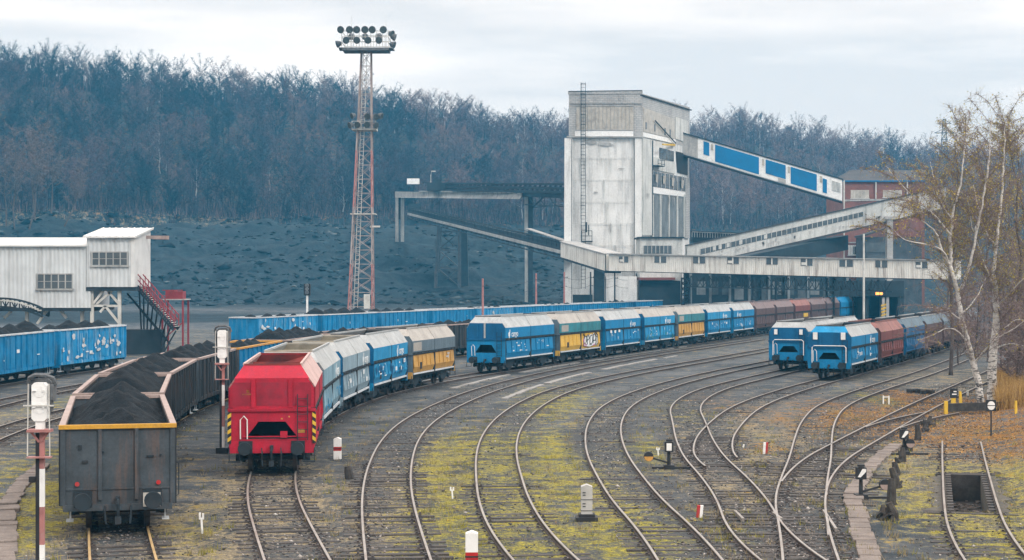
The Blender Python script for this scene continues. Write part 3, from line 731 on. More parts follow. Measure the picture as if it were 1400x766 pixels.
def graffiti(root):
    f=MB(); s=MB(); p=MB(); x=1.49
    rr=random.Random(5)
    blobs=[(.95,1.72,.5,.42),(1.7,1.86,.5,.4),(2.5,1.82,.55,.44),(3.3,1.9,.5,.42),(4.0,1.74,.42,.42),(2.2,1.55,1.5,.28)]
    for y,z,a,b in blobs:
        f.prism([(x,y+a*math.cos(t)*rr.uniform(.85,1.1),z+b*math.sin(t)*rr.uniform(.85,1.1)) for t in [2*math.pi*i/16 for i in range(16)]],(.004+.001*len(f.v)/32,0,0))
    strokes=[[(.55,1.5),(.7,2.1),(1.15,2.15),(1.2,1.7),(.8,1.6),(1.25,1.4)],[(1.45,1.45),(1.4,2.1),(1.7,2.25),(2.0,1.95),(1.6,1.8)],[(2.15,1.4),(2.2,2.1),(2.75,2.2),(2.9,1.7),(2.5,1.4),(2.3,1.5)],[(3.0,1.5),(3.15,2.25),(3.6,2.2),(3.65,1.7),(3.2,1.75)],[(3.8,1.4),(3.9,2.1),(4.3,2.0),(4.35,1.5),(4.0,1.35)],[(.5,2.2),(.62,2.42),(.72,2.15)],[(3.4,2.25),(3.8,2.4),(4.35,2.1)]]
    for st in strokes: s.path([(x+.02,a,b) for a,b in st],.04,5)
    for st in ([(.6,1.38),(.75,1.6)],[(1.0,1.34),(1.3,1.45)],[(3.0,1.35),(3.4,1.4)],[(.55,1.7),(.6,1.95)]): p.path([(x+.016,a,b) for a,b in st],.055,5)
    g=f.build('graffiti',M['markwhite'],root,local=True); s.build('outline',M['black'],g,local=True); p.build('shading',M['pinkspray'],g,local=True)
M['pinkspray']=pm('pink_spray_paint',(.42,.16,.3),.7,.2,3,(.3,.2,.3),.3,3)
graffiti(TC[1])
# trains on the right
protoD=make_hopper(11.35,3.62,hole=(1.42,1.86,.72,.4))
def squares(w,L,z=2.75,sz=.3):
    y=-(L/2-.62)-.055
    for s in (-1,1): MB().bx(s*.92-sz/2,s*.92+sz/2,y-.012,y,z-.02,z+sz*1.5).build('tail_board',M['white'],w,local=True)
    mb=MB().path([(-1.12,y-.05,1.2),(-1.12,y-.05,2.2),(-1.0,y-.05,2.32),(1.0,y-.05,2.32),(1.12,y-.05,2.2),(1.12,y-.05,1.2)],.032,6); mb.build('end_rail',M['white'],w,local=True)
TD2=hopper_train(TR['I'],protoD,11.35,112.6,[
 ('blue hopper wagon with two white boards at the head of the rightmost train',livery('lid','blue','blue','deepblue_shade',endtop='skyblue')),
 ('red-brown hopper wagon second in the rightmost train',livery('redlid','redbrown','redbrown','brown',rim='redlid',sill='redbrown',endtop='redlid',beam='brown')),
 ('blue hopper wagon just behind the red-brown one, seen through birch twigs',livery('steelgrey','deepblue_shade','deepblue_shade','deepblue_shade',sill='deepblue_shade')),
 ('fourth wagon of the rightmost train, grey-lidded and veiled by birch twigs',livery('steelgrey','brown','brown','brown')),
 ('fifth wagon of the rightmost train, behind the birch twigs',livery('steelgrey','steelgrey','brown','brown')),
 ('sixth wagon of the rightmost train, behind the birch trunk',livery('steelgrey','brown','brown','brown')),
 ('seventh wagon of the rightmost train, beyond the birch trunk',livery('steelgrey','steelgrey','brown','brown'))],'hopper wagons of the rightmost train')
TD1=hopper_train(TR['H'],protoD,11.35,124.0,[
 ('blue hopper wagon with two white boards, left of the rightmost train',livery('lid','blue','blue','deepblue_shade','indark')),
 ('pale-lidded hopper wagon coupled behind the left blue wagon with white boards',livery('lid','lid','blue','deepblue_shade'))],'pair of hopper wagons beside the rightmost train')
squares(TD2[0],11.35); squares(TD1[0],11.35,2.72,.24)
logo(TD2[0],1.452,2.0,2.5,.95); data_marks(TD2[0],-3.8,-1.6,1.4,2.0,8,61); data_marks(TD2[0],1.5,2.2,1.4,2.0,3,62)

# ------------------------------------------------------------------ gondola wagons
def make_gondola(L,zt,hw=1.42,zb=.98,ribs=11):
    r=thing('gondola_wagon','gondola wagon','gondola wagon')
    b=lambda mb,n,m,p=r: mb.build(n,m,p,local=True,objlink=True)
    hl=L/2-.62
    for s in (-1,1):
        mb=MB().bx(s*(hw-.06),s*(hw-.02),-hl,hl,zb,zt-.1)
        for q in range(ribs):
            y=-hl+.08+q*(2*hl-.16)/(ribs-1); mb.bx(s*(hw-.03),s*(hw+.06),y-.07,y+.07,zb-.12,zt-.08)
        mb.bx(s*(hw-.04),s*(hw+.03),-hl,hl,zb-.12,zb+.08)
        b(mb,'side_wall',M['gonside'])
        for yy in (-hl*.32,hl*.32):
            d=MB(); d.bx(s*(hw-.015),s*(hw+.02),yy-.75,yy+.75,zb+.15,zt-.35); d.bx(s*(hw+.02),s*(hw+.05),yy-.02,yy+.02,zb+.15,zt-.35)
            b(d,'side_door',M['gonside'])
        rm=MB().bx(s*(hw-.1),s*(hw+.06),-hl-.02,hl+.02,zt-.1,zt)
        b(rm,'top_rail',M['rim_pink'])
    for e in (-1,1):
        w=MB().bx(-hw+.02,hw-.02,e*(hl-.04),e*hl,zb-.1,zt-.1)
        for x in (-.45,.47): w.bx(x-.045,x+.045,e*hl,e*(hl+.075),zb+.02,zt-.1)
        w.bx(-hw,hw,e*hl,e*(hl+.03),zb+.28,zb+.32)
        for x in (-hw+.04,hw-.04): w.bx(x-.06,x+.06,e*(hl-.02),e*(hl+.05),zb-.1,zt-.1)
        b(w,'end_wall',M['gondark'])
        b(MB().bx(-hw-.06,hw+.06,e*(hl-.08),e*(hl+.08),zt-.1,zt+.004),'end_rail',M['rim_yellow'])
        b(MB().bx(-hw+.05,hw-.05,e*(hl-.15),e*(hl+.05),.72,zb-.1),'buffer_beam',M['gondark'])
        hr=MB().path([(hw+.04,e*(hl-.1),zb+.05),(hw+.12,e*(hl-.1),zb+.1),(hw+.12,e*(hl-.1),zb+.9),(hw+.04,e*(hl-.1),zb+.95)],.014,5); b(hr,'handrail',M['under'])
        for s in (-1,1):
            st=MB(); st.bar((s*1.2,e*(hl-.2),.45),(s*1.2,e*(hl-.2),.9),.03); st.bar((s*1.2,e*(hl-.6),.45),(s*1.2,e*(hl-.6),.9),.03); st.bx(s*1.12,s*1.3,e*(hl-.2),e*(hl-.6),.42,.46)
            b(st,'footstep',M['rim_pale'])
    b(MB().bx(-hw+.05,hw-.05,-hl+.05,hl-.05,zb,zb+.08),'floor',M['under'])
    uf=MB()
    for s in (-1,1): uf.bx(s*.85,s*1.1,-hl+.1,hl-.1,.72,zb-.1)
    uf.prism([(-.15,-hl+2.5,.85),(-.15,hl-2.5,.85),(-.15,2,.45),(-.15,-2,.45)],(.3,0,0)); uf.tube((-.8,0,.62),(.1,0,.62),.16,.16,10)
    b(uf,'underframe',M['under'])
    for y in (-hl+2.1,hl-2.1): bogie(r,y)
    buffers(r,L)
    return r
GKEY=dict(side_wall='side',side_door='side',end_wall='end',top_rail='rail',end_rail='endrail',buffer_beam='end')
def coal_load(root,L,zt,hw,label,seed,rise=.75,peaks=3,fill=-.35,group=None):
    """heaped coal lying in a wagon: height field of loader cones"""
    rr=random.Random(seed); hl=L/2-.7; nx,ny=26,int(L*7)
    pk=[(-hl+(i+.5)*2*hl/peaks+rr.uniform(-.4,.4),rr.uniform(-.12,.12),rise*rr.uniform(.8,1.15)) for i in range(peaks)]
    vs=[]; fs=[]
    for j in range(ny+1):
        y=-hl+2*hl*j/ny
        for i in range(nx+1):
            x=-(hw-.07)+2*(hw-.07)*i/nx
            h=max([p[2]-.55*math.hypot((y-p[0])*.95,(x-p[1])*1.05)+0.0 for p in pk]); h=max(h,-.3)
            h+= .10*mnoise.noise(Vector((x*2.2,y*2.2,seed)))+.06*mnoise.noise(Vector((x*6,y*6,seed)))+.03*mnoise.noise(Vector((x*15,y*15,seed)))
            edge=min((hw-.07)-abs(x),hl-abs(y))
            z=zt+fill+max(-.35,h)*min(1,.35+edge*1.2)
            vs.append((x,y,z))
    for j in range(ny):
        for i in range(nx): a=j*(nx+1)+i; fs.append((a,a+1,a+nx+2,a+nx+1))
    mb=MB(); mb.add(vs,fs); o=mb.build('coal_load',M['coal'],smooth=True)
    o.location=root.location; o.rotation_euler=root.rotation_euler
    tag(o,label,'coal',group or 'coal heaps in the gondola wagons'); return o
def gondola_train(tr,proto,L,zt,hw,Yf,specs,group):
    out=[]; Y=tr.step(Yf,L/2)
    for i,(label,cl,cols,rise) in enumerate(specs):
        o=proto if proto.get('used') is None else copy_tree(proto)
        proto['used']=1; tag(o,label,'gondola wagon',group); place_on(tr,o,Y,L*.32)
        for c in children(o):
            k=GKEY.get(base_name(c.name))
            if k=='endrail' and sum(v[1] for v in c.bound_box)>0: k='rail'
            if k in cols: c.material_slots[0].material=M[cols[k]]
        if cl: coal_load(o,L,zt,hw,cl,100+i+int(Yf),rise,5 if L<13 else 4)
        out.append(o); Y=tr.step(Y,L)
    return out
dk=dict(side='gonside',end='gondark',rail='rim_pink',endrail='rim_pink')
protoA=make_gondola(12.7,2.93)
TA=gondola_train(TR['A'],protoA,12.7,2.93,1.42,43.7,[
 ('dark grey gondola wagon with a yellow top rail, nearest the viewer','mounds of coal heaped in the nearest dark grey gondola',dict(dk,endrail='rim_yellow'),.85),
 ('black gondola wagon coupled behind the nearest dark grey one','coal heaped in the second wagon of the black gondola train',dk,.95),
 ('third gondola of the black train, passing left of the red hopper','coal heaped in the third wagon of the black gondola train',dk,.8),
 ('fourth gondola of the black train, just short of the orange-railed one','coal heaped in the fourth wagon of the black gondola train',dk,.75),
 ('gondola with an orange-yellow top rail behind the red hopper wagon','coal in the gondola with the orange-yellow top rail',dict(side='gonblue',end='gondark',rail='rim_orange',endrail='rim_orange'),.55),
 ('dark gondola of the black train, just beyond the orange-railed one','coal heaped in the gondola beyond the orange-railed one',dk,.9),
 ('seventh gondola of the black train, mostly hidden by the hopper wagons','coal in the seventh wagon of the black gondola train',dk,.6),
 ('eighth gondola of the black train, its rim just above the pale hoppers','coal in the eighth wagon of the black gondola train',dk,.5),
 ('grey gondola seen in the gap between the ochre hopper and the blue hopper','coal showing above the grey gondola in the gap between two hopper trains',dk,.6),
 ('last gondola of the black train, hidden behind the leading blue hopper','coal in the last wagon of the black gondola train',dk,.5)],'black gondola train')
tm=MB()
hlA=12.7/2-.62
for x in (-1.02,1.02):
    tm=MB().tube((x,-hlA-.06,1.42),(x,-hlA-.0,1.42),.06,.05,10); tm.build('tail_marker',M['signred'],TA[0],local=True)
mb=MB().box((.85,-hlA-.05,.98),(.44,.06,.36)); mb.build('buffer_plate',M['steelpale'],TA[0],local=True)
mb=MB()
for a,b,c,d in ((-1.0,-.9,2.3,2.42),(-.9,-.75,1.95,2.02),(.72,.9,2.08,2.12),(1.05,1.1,2.1,2.15),(-.4,-.35,2.2,2.25)): mb.bx(a,b,-hlA-.045,-hlA-.0,c,d)
mb.build('lashing_hook',M['under'],TA[0],local=True)
# blue gondolas
wb=dict(side='gonblue',end='gonblue',rail='rim_pale',endrail='rim_pale'); ww=dict(side='gonblue_worn',end='gonblue',rail='rim_pale',endrail='rim_pale')
protoP=make_gondola(13.9,3.3,1.42,1.0,13)
ymk=TR['P'].step(129.5,-13.9*3)
TP=gondola_train(TR['P'],protoP,13.9,3.3,1.42,ymk,[
 ('blue gondola wagon cut off by the left edge of the picture, under the shed','coal in the blue gondola cut off at the left edge',wb,.9),
 ('blue gondola wagon with neat panels at the far left, second from its end','coal heaped in the left blue gondola beneath the corrugated shed',wb,1.0),
 ('blue gondola with paint peeling to white, below the corrugated loading house','coal heaped in the blue gondola with peeling paint',ww,.85)],'blue gondolas below the loading house')
q=[]
names=['worn blue gondola at the near end of the far blue row, its end showing','second blue gondola of the far row, left of the foot of the lighting mast','third blue gondola of the far row, in front of the lighting mast','fourth blue gondola of the far row, above the ochre hopper','fifth blue gondola of the far row, above the leading blue hopper','sixth blue gondola of the far row, left of the white tower','seventh blue gondola of the far row, by the corner of the white tower','eighth blue gondola of the far row, in front of the white tower','ninth blue gondola of the far row, in front of the white tower doorway','tenth blue gondola of the far row, right of the white tower','eleventh blue gondola of the far row, under the flat gallery','twelfth blue gondola of the far row, under the flat gallery','thirteenth blue gondola of the far row, beyond the lattice column']
loads=['three small coal heaps in the worn blue gondola at the row end','large coal heaps in front of the lighting mast','coal heaps just right of the lighting mast foot','low coal heap in the fourth gondola of the far blue row','coal heap behind the leading blue hopper',None,'low coal heap by the corner of the white tower',None,'small coal heap in front of the white tower doorway',None,None,None,None]
for i,n in enumerate(names): q.append((n,loads[i],ww if i in (0,4) else wb,(.6,.95,.8,.35,.5,0,.5,0,.6,0,0,0,0)[i]))
TQ=gondola_train(TR['P'],protoP,13.9,3.3,1.42,154.5,q,'far row of blue gondolas')
for j,w in enumerate(TP+TQ):
    data_marks(w,-4,5,1.3,2.4,7 if j in(2,3) else 3,200+j,1.485)
patches(TP[2],71,26,1.487,(-6,6),(1.2,3.0),'rim_pale'); patches(TQ[0],72,20,1.487,(-6,5),(1.2,3.0),'rim_pale'); patches(TQ[4],73,10,1.487,(-6,5),(1.2,3.0),'rim_pale')

# ================================================================== structures behind the yard
def lattice(mb, base, top, wb, wt, segs, r=.06, brace=.035, split=None):
    """four-legged lattice column between two points; returns corner lines"""
    base=Vector(base); top=Vector(top); cs=[]
    for sx,sy in ((-1,-1),(1,-1),(1,1),(-1,1)):
        cs.append([base.lerp(top,i/segs)+Vector((sx,sy,0))*(lerp(wb,wt,i/segs)/2) for i in range(segs+1)])
    for i in range(segs):
        for k in range(4):
            a,b=cs[k],cs[(k+1)%4]
            mb.bar(a[i],b[i+1],brace); mb.bar(b[i],a[i+1],brace)
            mb.bar(a[i+1],b[i+1],brace)
    return cs
def corr_wall(mb, p0, p1, z0a, z1a, z0b, z1b, pitch=.32, depth=.05, t=.08):
    """trapezoid-profiled sheet wall from p0 to p1 (xy) whose bottom/top run from (z0a,z1a) to (z0b,z1b)"""
    p0=Vector((p0[0],p0[1],0)); p1=Vector((p1[0],p1[1],0)); d=p1-p0; L=d.length; d/=L; n=Vector((d.y,-d.x,0))
    k=max(2,int(L/pitch)); pts=[]
    for i in range(k):
        for a,o in ((0,0),(.3,0),(.5,1),(.8,1)):
            u=(i+a)/k; pts.append((u,o*depth))
    pts.append((1,0))
    vs=[]
    for u,o in pts:
        q=p0+d*(L*u)+n*o
        vs.append((q.x,q.y,lerp(z0a,z0b,u))); vs.append((q.x,q.y,lerp(z1a,z1b,u)))
    mb.add(vs,[(2*i,2*i+2,2*i+3,2*i+1) for i in range(len(pts)-1)])
def pl_panel(mb,a,b,pts,out=.08,th=.1,mi=0):
    """flat plate on the vertical plane a-b outlined by sight-line corners, standing `out` proud of it"""
    d=Vector((b[0]-a[0],b[1]-a[1],0)).normalized(); n=Vector((d.y,-d.x,0))
    if n.y>0: n=-n
    q=[on_plane(x,y,a,b)+n*out for x,y in pts]; mb.prism(q,-n*th,mi); return n

# ---- white concrete silo tower -------------------------------------------------
TY=300.0
P1=((878-CX)/FOC*TY,TY); P0=((777-CX)/FOC*301.5,301.5); P2=((943.5-CX)/FOC*324,324.0)
P3=(P0[0]+P2[0]-P1[0],P0[1]+P2[1]-P1[1])
def tz(py,Y=TY): return EYE+(CY-py)/FOC*Y
tower=thing('silo_tower','tall white concrete silo tower with a whitewashed brick upper storey','tower',((P0[0]+P2[0])/2,TY+12,0))
def foot(z0,z1,grow,mb,pts=None):
    c=Vector(((P0[0]+P2[0])/2,(P0[1]+P2[1])/2,0))
    q=[]
    for p in (P0,P1,P2,P3):
        v=Vector((p[0],p[1],0)); d=(v-c).normalized(); q.append(v+d*grow)
    mb.prism([(p.x,p.y,z0) for p in q],(0,0,z1-z0))
mb=MB(); foot(0,tz(187),-.25,mb); mb.build('silo_wall',M['concrete'],tower)
mb=MB(); foot(tz(187)+.01,tz(128),-.12,mb); mb.build('upper_storey',M['whitebrick'],tower)
# parapet over the front, cornice line, roof edge of the long side
mb=MB(); 
d01=(Vector((P1[0],P1[1],0))-Vector((P0[0],P0[1],0))).normalized(); nF=Vector((d01.y,-d01.x,0))
A0=Vector((P0[0],P0[1],0)); A1=Vector((P1[0],P1[1],0)); A2=Vector((P2[0],P2[1],0)); A3=Vector((P3[0],P3[1],0))
d12=(A2-A1).normalized(); nS=Vector((d12.y,-d12.x,0))
def fz(p,z): return Vector((p.x,p.y,z))
mb.prism([fz(A0-d01*.05,tz(128)),fz(A1+d01*.05,tz(128)),fz(A1+d01*.05,tz(124)),fz(A0-d01*.05,tz(124))],-nF*.6); mb.build('parapet',M['whitebrick'],tower)
mb=MB(); mb.prism([fz(A1+nS*.25,tz(131)),fz(A2+nS*.25+d12*.3,tz(131)-.2),fz(A2+nS*.25+d12*.3,tz(129.6)-.2),fz(A1+nS*.25,tz(129.6))],-nS*1.0)
mb.prism([fz(A0+nF*.1,tz(124)+.004),fz(A1+nF*.1,tz(124)+.004),fz(A1+nF*.1,tz(123.3)),fz(A0+nF*.1,tz(123.3))],-nF*.8); mb.build('roof_edge',M['roofdark'],tower)
mb=MB(); mb.prism([fz(A1-d01*.6-nF*.6,tz(128)+.01),fz(A2-d01*.5,tz(128)+.01),fz(A3,tz(128)+.01),fz(A0-nF*.6,tz(128)+.01)],(0,0,.15)); mb.build('roof',M['roofdark'],tower)
# front face: big glazed cladding panel, sill band, drip ledge, pilasters, base
a,b=P0,P1
m1=MB(); pl_panel(m1,a,b,[(788,145),(866,145),(866,178),(788,178)],.12,.2); gl=m1.build('cladding_panel',M['glasspale'],tower)
m1=MB()
for i in range(1,15): x=788+i*78/15; pl_panel(m1,a,b,[(x-.25,145),(x+.25,145),(x+.25,178),(x-.25,178)],.2,.08)
for y in (145,178): pl_panel(m1,a,b,[(787,y-.5),(867,y-.5),(867,y+.5),(787,y+.5)],.22,.12)
m1.build('panel_frame',M['concrete_dirty'],gl)
m1=MB(); pl_panel(m1,a,b,[(786,179),(866,179),(866,186.3),(786,186.3)],.14,.2); m1.build('sill_band',M['white'],tower)
m1=MB(); pl_panel(m1,a,b,[(775,186.6),(879,186.6),(879,188.4),(775,188.4)],.45,.5); m1.build('drip_ledge',M['concrete_dirty'],tower)
m1=MB(); pl_panel(m1,a,b,[(772,189),(783,189),(783,432),(771,432)],.28,.4); pl_panel(m1,a,b,[(868,189),(877.3,189),(877.3,420),(868,420)],.25,.4)
m1.build('pilaster',M['concrete'],tower)
m1=MB()
for x in (781.8,867.3): pl_panel(m1,a,b,[(x-.35,190),(x+.35,190),(x+.35,420),(x-.35,420)],.3,.05)
m1.build('pilaster_joint',M['steeldark'],tower)
m1=MB()
for (x,y,w,h) in ((803,191,14,7),(820,195,20,5),(840,335,3,10),(834,305,2.2,14),(871,262,5,7),(812,262,6,2.4),(846,230,9,1.6)): 
    pl_panel(m1,a,b,[(x,y),(x+w*.7,y+h*.1),(x+w,y+h*.7),(x+w*.4,y+h),(x-w*.1,y+h*.6)],.012,.02)
m1.build('spalled_patch',M['concrete_dirty'],tower)
m1=MB()
for y in (140.5,): pl_panel(m1,a,b,[(779,y),(877,y),(877,y+1.3),(779,y+1.3)],.1,.1)
for x in (814,846,853): pl_panel(m1,a,b,[(x,126),(x+1,126),(x+1,138),(x,136)],.03,.04)
m1.build('stain_streak',M['concrete_dirty'],tower)
m1=MB()
for y in (216,246,276,306,336,366): pl_panel(m1,a,b,[(784,y),(867,y),(867,y+.55),(784,y+.55)],.008,.02)
for x in (806,832,851): pl_panel(m1,a,b,[(x,190),(x+.35,190),(x+.35,405),(x,405)],.008,.02)
m1.build('formwork_joint',M['concrete_side'],tower)
# ladder with hoops
m1=MB(); nf=nF
for x in (795.2,800.8):
    p0=on_plane(x,114,a,b)+nf*.9; p1=on_plane(x,395,a,b)+nf*.9; m1.bar(p0,p1,.09)
for i in range(60):
    y=116+i*4.6; p0=on_plane(795.2,y,a,b)+nf*.9; p1=on_plane(800.8,y,a,b)+nf*.9; m1.bar(p0,p1,.05)
    if i%3==0:
        for x in (795.2,800.8): m1.bar(on_plane(x,y,a,b)+nf*.9,on_plane(x,y,a,b),.05)
        c=[on_plane(795.2,y,a,b)+nf*.9,on_plane(794.6,y,a,b)+nf*1.5,on_plane(798,y,a,b)+nf*1.75,on_plane(801.4,y,a,b)+nf*1.5,on_plane(800.8,y,a,b)+nf*.9]
        m1.path(c,.03,4)
for xx in (795,798,801): m1.bar(on_plane(xx,114,a,b)+nf*1.6,on_plane(xx,300,a,b)+nf*1.6,.045)
m1.build('ladder',M['steeldark'],tower)
m1=MB()
for (x0,x1) in ((796,810),): 
    for xx in (x0,x1): m1.bar(on_plane(xx,316,a,b)+nf*1.2,on_plane(xx,330,a,b)+nf*1.2,.1); m1.bar(on_plane(xx,330,a,b),on_plane(xx,330,a,b)+nf*1.2,.1)
    for yy in (316,323,330): m1.bar(on_plane(x0,yy,a,b)+nf*1.2,on_plane(x1,yy,a,b)+nf*1.2,.1)
    m1.prism([on_plane(x0,330,a,b),on_plane(x1,330,a,b),on_plane(x1,330,a,b)+nf*1.2,on_plane(x0,330,a,b)+nf*1.2],(0,0,-.15))
    m1.bar(on_plane(802,304,a,b)+nf*.5,on_plane(802,318,a,b)+nf*.5,.25); m1.bar(on_plane(805,308,a,b)+nf*.4,on_plane(805,322,a,b)+nf*.4,.15)
m1.build('ladder_platform',M['steeldark'],tower)
rs_=random.Random(77)
m1=MB()
for i in range(34):
    x=rs_.uniform(785,866); y=rs_.choice((189.5,216,246,276,306,336)); l=rs_.uniform(8,46); w_=rs_.uniform(.5,2.2)
    pl_panel(m1,a,b,[(x,y),(x+w_,y),(x+w_*.7,y+l*.6),(x+w_*.5,y+l),(x+w_*.2,y+l*.7)],.006+.0004*i,.004)
m1.build('water_streak',M['concrete_side'],tower)
m1=MB(); pl_panel(m1,a,b,[(783,403),(810,403),(810,432),(783,432)],.25,.6); m1.build('plinth',M['steeldark'],tower)
# side face
a,b=P1,P2
def side(name,pts,mat,out=.1,th=.15,par=None):
    m=MB(); pl_panel(m,a,b,pts,out,th); return m.build(name,M[mat],par or tower)
side('window_band',[(879.5,147),(922,163),(922,190),(879.5,180)],'glasspale',.06)
side('sill_band',[(879,181),(923,191),(923,197),(879,187)],'white',.12)
for x,y in ((882,171),(894,174),(908,179),(915,181)):
    m1=MB(); pl_panel(m1,a,b,[(x,y-4),(x+1.6,y-3.6),(x+1.6,y+6),(x,y+6)],.1,.05); m1.build('open_sash',M['glassdark'],tower)
side('sheet_strip',[(923.5,160),(940,166),(940,196),(923.5,190)],'concrete_side',.07)
side('column_strip',[(877.8,189),(890,192),(890,322),(877.6,322)],'concrete_side',.2,.3)
side('column_edge',[(890.2,192),(891.6,192.3),(891.6,322),(890.2,322)],'steeldark',.22,.3)
w1=side('window',[(902,202),(921,207),(921,221),(902,217)],'glassdark',.06)
m1=MB(); pl_panel(m1,a,b,[(901,218),(922,222),(922,238),(889,231),(889,214),(901,216)],.11,.15); m1.build('spandrel',M['concrete_side'],tower)
w2=side('window',[(892,234),(938,243),(938,262),(892,255)],'glassdark',.05)
m1=MB()
for i in range(9): x=892+i*5.6; pl_panel(m1,a,b,[(x,234+i*1.1),(x+.6,234.1+i*1.1),(x+.6,255+i*.9),(x,255+i*.9)],.1,.06)
m1.build('mullion',M['concrete_dirty'],w2)
for x,y in ((895,238),(905,240),(917,243),(930,246)):
    m1=MB(); pl_panel(m1,a,b,[(x,y),(x+3.4,y+1),(x+2.4,y+12),(x,y+11)],.25,.04); m1.build('open_sash',M['glasspale'],tower)
side('sill_band',[(889,255.3),(941,263.5),(941,270),(889,264)],'white',.16)
rec=side('recess',[(890,265),(935,270.5),(935,325),(890,324)],'grime',.03,.06)
m1=MB()
for x in (891,901.5,913,924.5,934): pl_panel(m1,a,b,[(x,266),(x+1.3,266.3),(x+1.3,324.5),(x,324.5)],.22,.2)
m1.build('rib',M['concrete_side'],tower)
m1=MB()
for x in (893,903.5,915,926.5): pl_panel(m1,a,b,[(x,268),(x+6.5,269),(x+6.5,324),(x,324)],.08,.05)
m1.build('grimy_panel',M['grime'] if 'grime' in M else M['gondark'],tower)
m1=MB(); pl_panel(m1,a,b,[(936,243),(941.5,244),(941.5,326),(936,326)],.24,.3); m1.build('corner_column',M['whitebrick'],tower)
m1=MB(); pl_panel(m1,a,b,[(924,207),(940,211),(940,240),(926,236)],.04,.05); m1.build('opening',M['black'],tower)
m1=MB()
for i in range(26):
    x=rs_.uniform(880,938); y0_=rs_.choice((190,232,264)); y=y0_+(x-880)*.16; l=rs_.uniform(4,14); w_=rs_.uniform(.4,1.2)
    pl_panel(m1,a,b,[(x,y),(x+w_,y),(x+w_*.6,y+l),(x+w_*.3,y+l)],.27+.0004*i,.004)
m1.build('water_streak',M['concrete_dirty'],tower)
# balcony, bent bar and yellow jib
m1=MB()
for yy in (219,224): m1.bar(on_plane(891,yy,a,b)+nS*1.2,on_plane(900,yy+1.5,a,b)+nS*1.2,.09)
for xx,yy in ((891,226),(895.5,226.6),(900,227.4)): m1.bar(on_plane(xx,yy,a,b)+nS*1.2,on_plane(xx,yy-8,a,b)+nS*1.2,.09)
m1.prism([on_plane(891,226,a,b),on_plane(900,227.5,a,b),on_plane(900,227.5,a,b)+nS*1.2,on_plane(891,226,a,b)+nS*1.2],(0,0,-.15)); m1.build('balcony',M['steeldark'],tower)
m1=MB(); j0=on_plane(921,198.5,a,b)+nS*.2; j1=on_plane(893,198.0,a,b)+nS*1.8; m1.bar(j0,j1,.28,.3); m1.build('jib_beam',M['warnyellow'],tower)
m1=MB(); m1.bar(on_plane(893.5,165,a,b)+nS*.3,on_plane(921,196,a,b)+nS*.4,.16); m1.build('jib_strut',M['steeldark'],tower)
# annex at the foot
Y=288.0
m1=MB(); x0,x1=(875-CX)/FOC*Y,(933-CX)/FOC*Y; m1.bx(x0,x1,Y,Y+9,0,tz(326,Y)); an=m1.build('annex',M['concrete_side'],tower)
m1=MB(); m1.bx(x0-.4,x1+.3,Y-.4,Y+9,tz(326,Y)+.01,tz(324,Y)); m1.build('annex_roof',M['steeldark'],an)
m1=MB(); m1.bx((880-CX)/FOC*Y,(919-CX)/FOC*Y,Y-.06,Y-.01,tz(347,Y),tz(336,Y)); gw=m1.build('annex_window',M['glassdark'],an)
m1=MB(); 
for i in range(8): x=(880+i*5.5-CX)/FOC*Y; m1.bx(x-.06,x+.06,Y-.1,Y-.06,tz(347,Y),tz(336,Y))
m1.build('mullion',M['beam_pale'],gw)
m1=MB(); m1.bx((828-CX)/FOC*Y,(870-CX)/FOC*Y,Y-1,Y+5,0,tz(378,Y)); m1.build('base_wall',M['concrete'],tower)
m1=MB(); m1.bx((873-CX)/FOC*Y,(922-CX)/FOC*Y,Y-1.5,Y+3,tz(383,Y),tz(379.5,Y)); m1.build('canopy',M['redbrown'],tower)
m1=MB(); m1.bx((874-CX)/FOC*Y,(930-CX)/FOC*Y,Y-.3,Y-.02,1,tz(384,Y)); m1.build('dark_bay',M['steeldark'],tower)
m1=MB(); m1.bx((812-CX)/FOC*Y,(826-CX)/FOC*Y,Y-1.2,Y+1,0,tz(366,Y)); m1.bx((811-CX)/FOC*Y,(830-CX)/FOC*Y,Y-1.4,Y+1,tz(368,Y),tz(364,Y)); m1.build('chute',M['steeldark'],tower)

# ---- conveyor galleries --------------------------------------------------------
def gallery(mb,a,b,w,h,mi=0):
    """box gallery whose roof line runs a->b"""
    a=Vector(a); b=Vector(b); d=Vector((b.x-a.x,b.y-a.y,0)).normalized(); n=Vector((d.y,-d.x,0))
    mb.add([a+n*w/2+Vector((0,0,-h)),b+n*w/2+Vector((0,0,-h)),b-n*w/2+Vector((0,0,-h)),a-n*w/2+Vector((0,0,-h)),a+n*w/2,b+n*w/2,b-n*w/2,a-n*w/2],[(3,2,1,0),(4,5,6,7),(0,1,5,4),(1,2,6,5),(2,3,7,6),(3,0,4,7)],mi)
    return n
# flat white gallery
G0=at(838,347.6,270); G1=at(1310,356.8,240); HG=2.62; WG=2.6
flat=thing('conveyor_gallery','long flat white corrugated conveyor gallery crossing in front of the tower','conveyor gallery',(G0+G1)/2*Vector((1,1,0)) if False else ((G0.x+G1.x)/2,(G0.y+G1.y)/2,0))
m1=MB(); n=gallery(m1,G0+Vector((0,0,-.06)),G1+Vector((0,0,-.06)),WG-.2,HG-.1); m1.build('core',M['corrcream'],flat)
if n.y>0: n=-n
m1=MB(); c0=G0+n*WG/2; c1=G1+n*WG/2; corr_wall(m1,c0,c1,c0.z-HG,c0.z-.1,c1.z-HG,c1.z-.1,.34,.05); c0=G1-n*WG/2; c1=G0-n*WG/2; corr_wall(m1,c0,c1,c0.z-HG,c0.z-.1,c1.z-HG,c1.z-.1,.34,.05)
m1.build('side_wall',M['corrcream'],flat)
m1=MB(); gallery(m1,G0+Vector((-.2,0,.1)),G1+Vector((0,0,.1)),WG+.5,.14); m1.build('roof',M['concrete_dirty'],flat)
ga,gb=(G0+n*WG/2),(G1+n*WG/2)
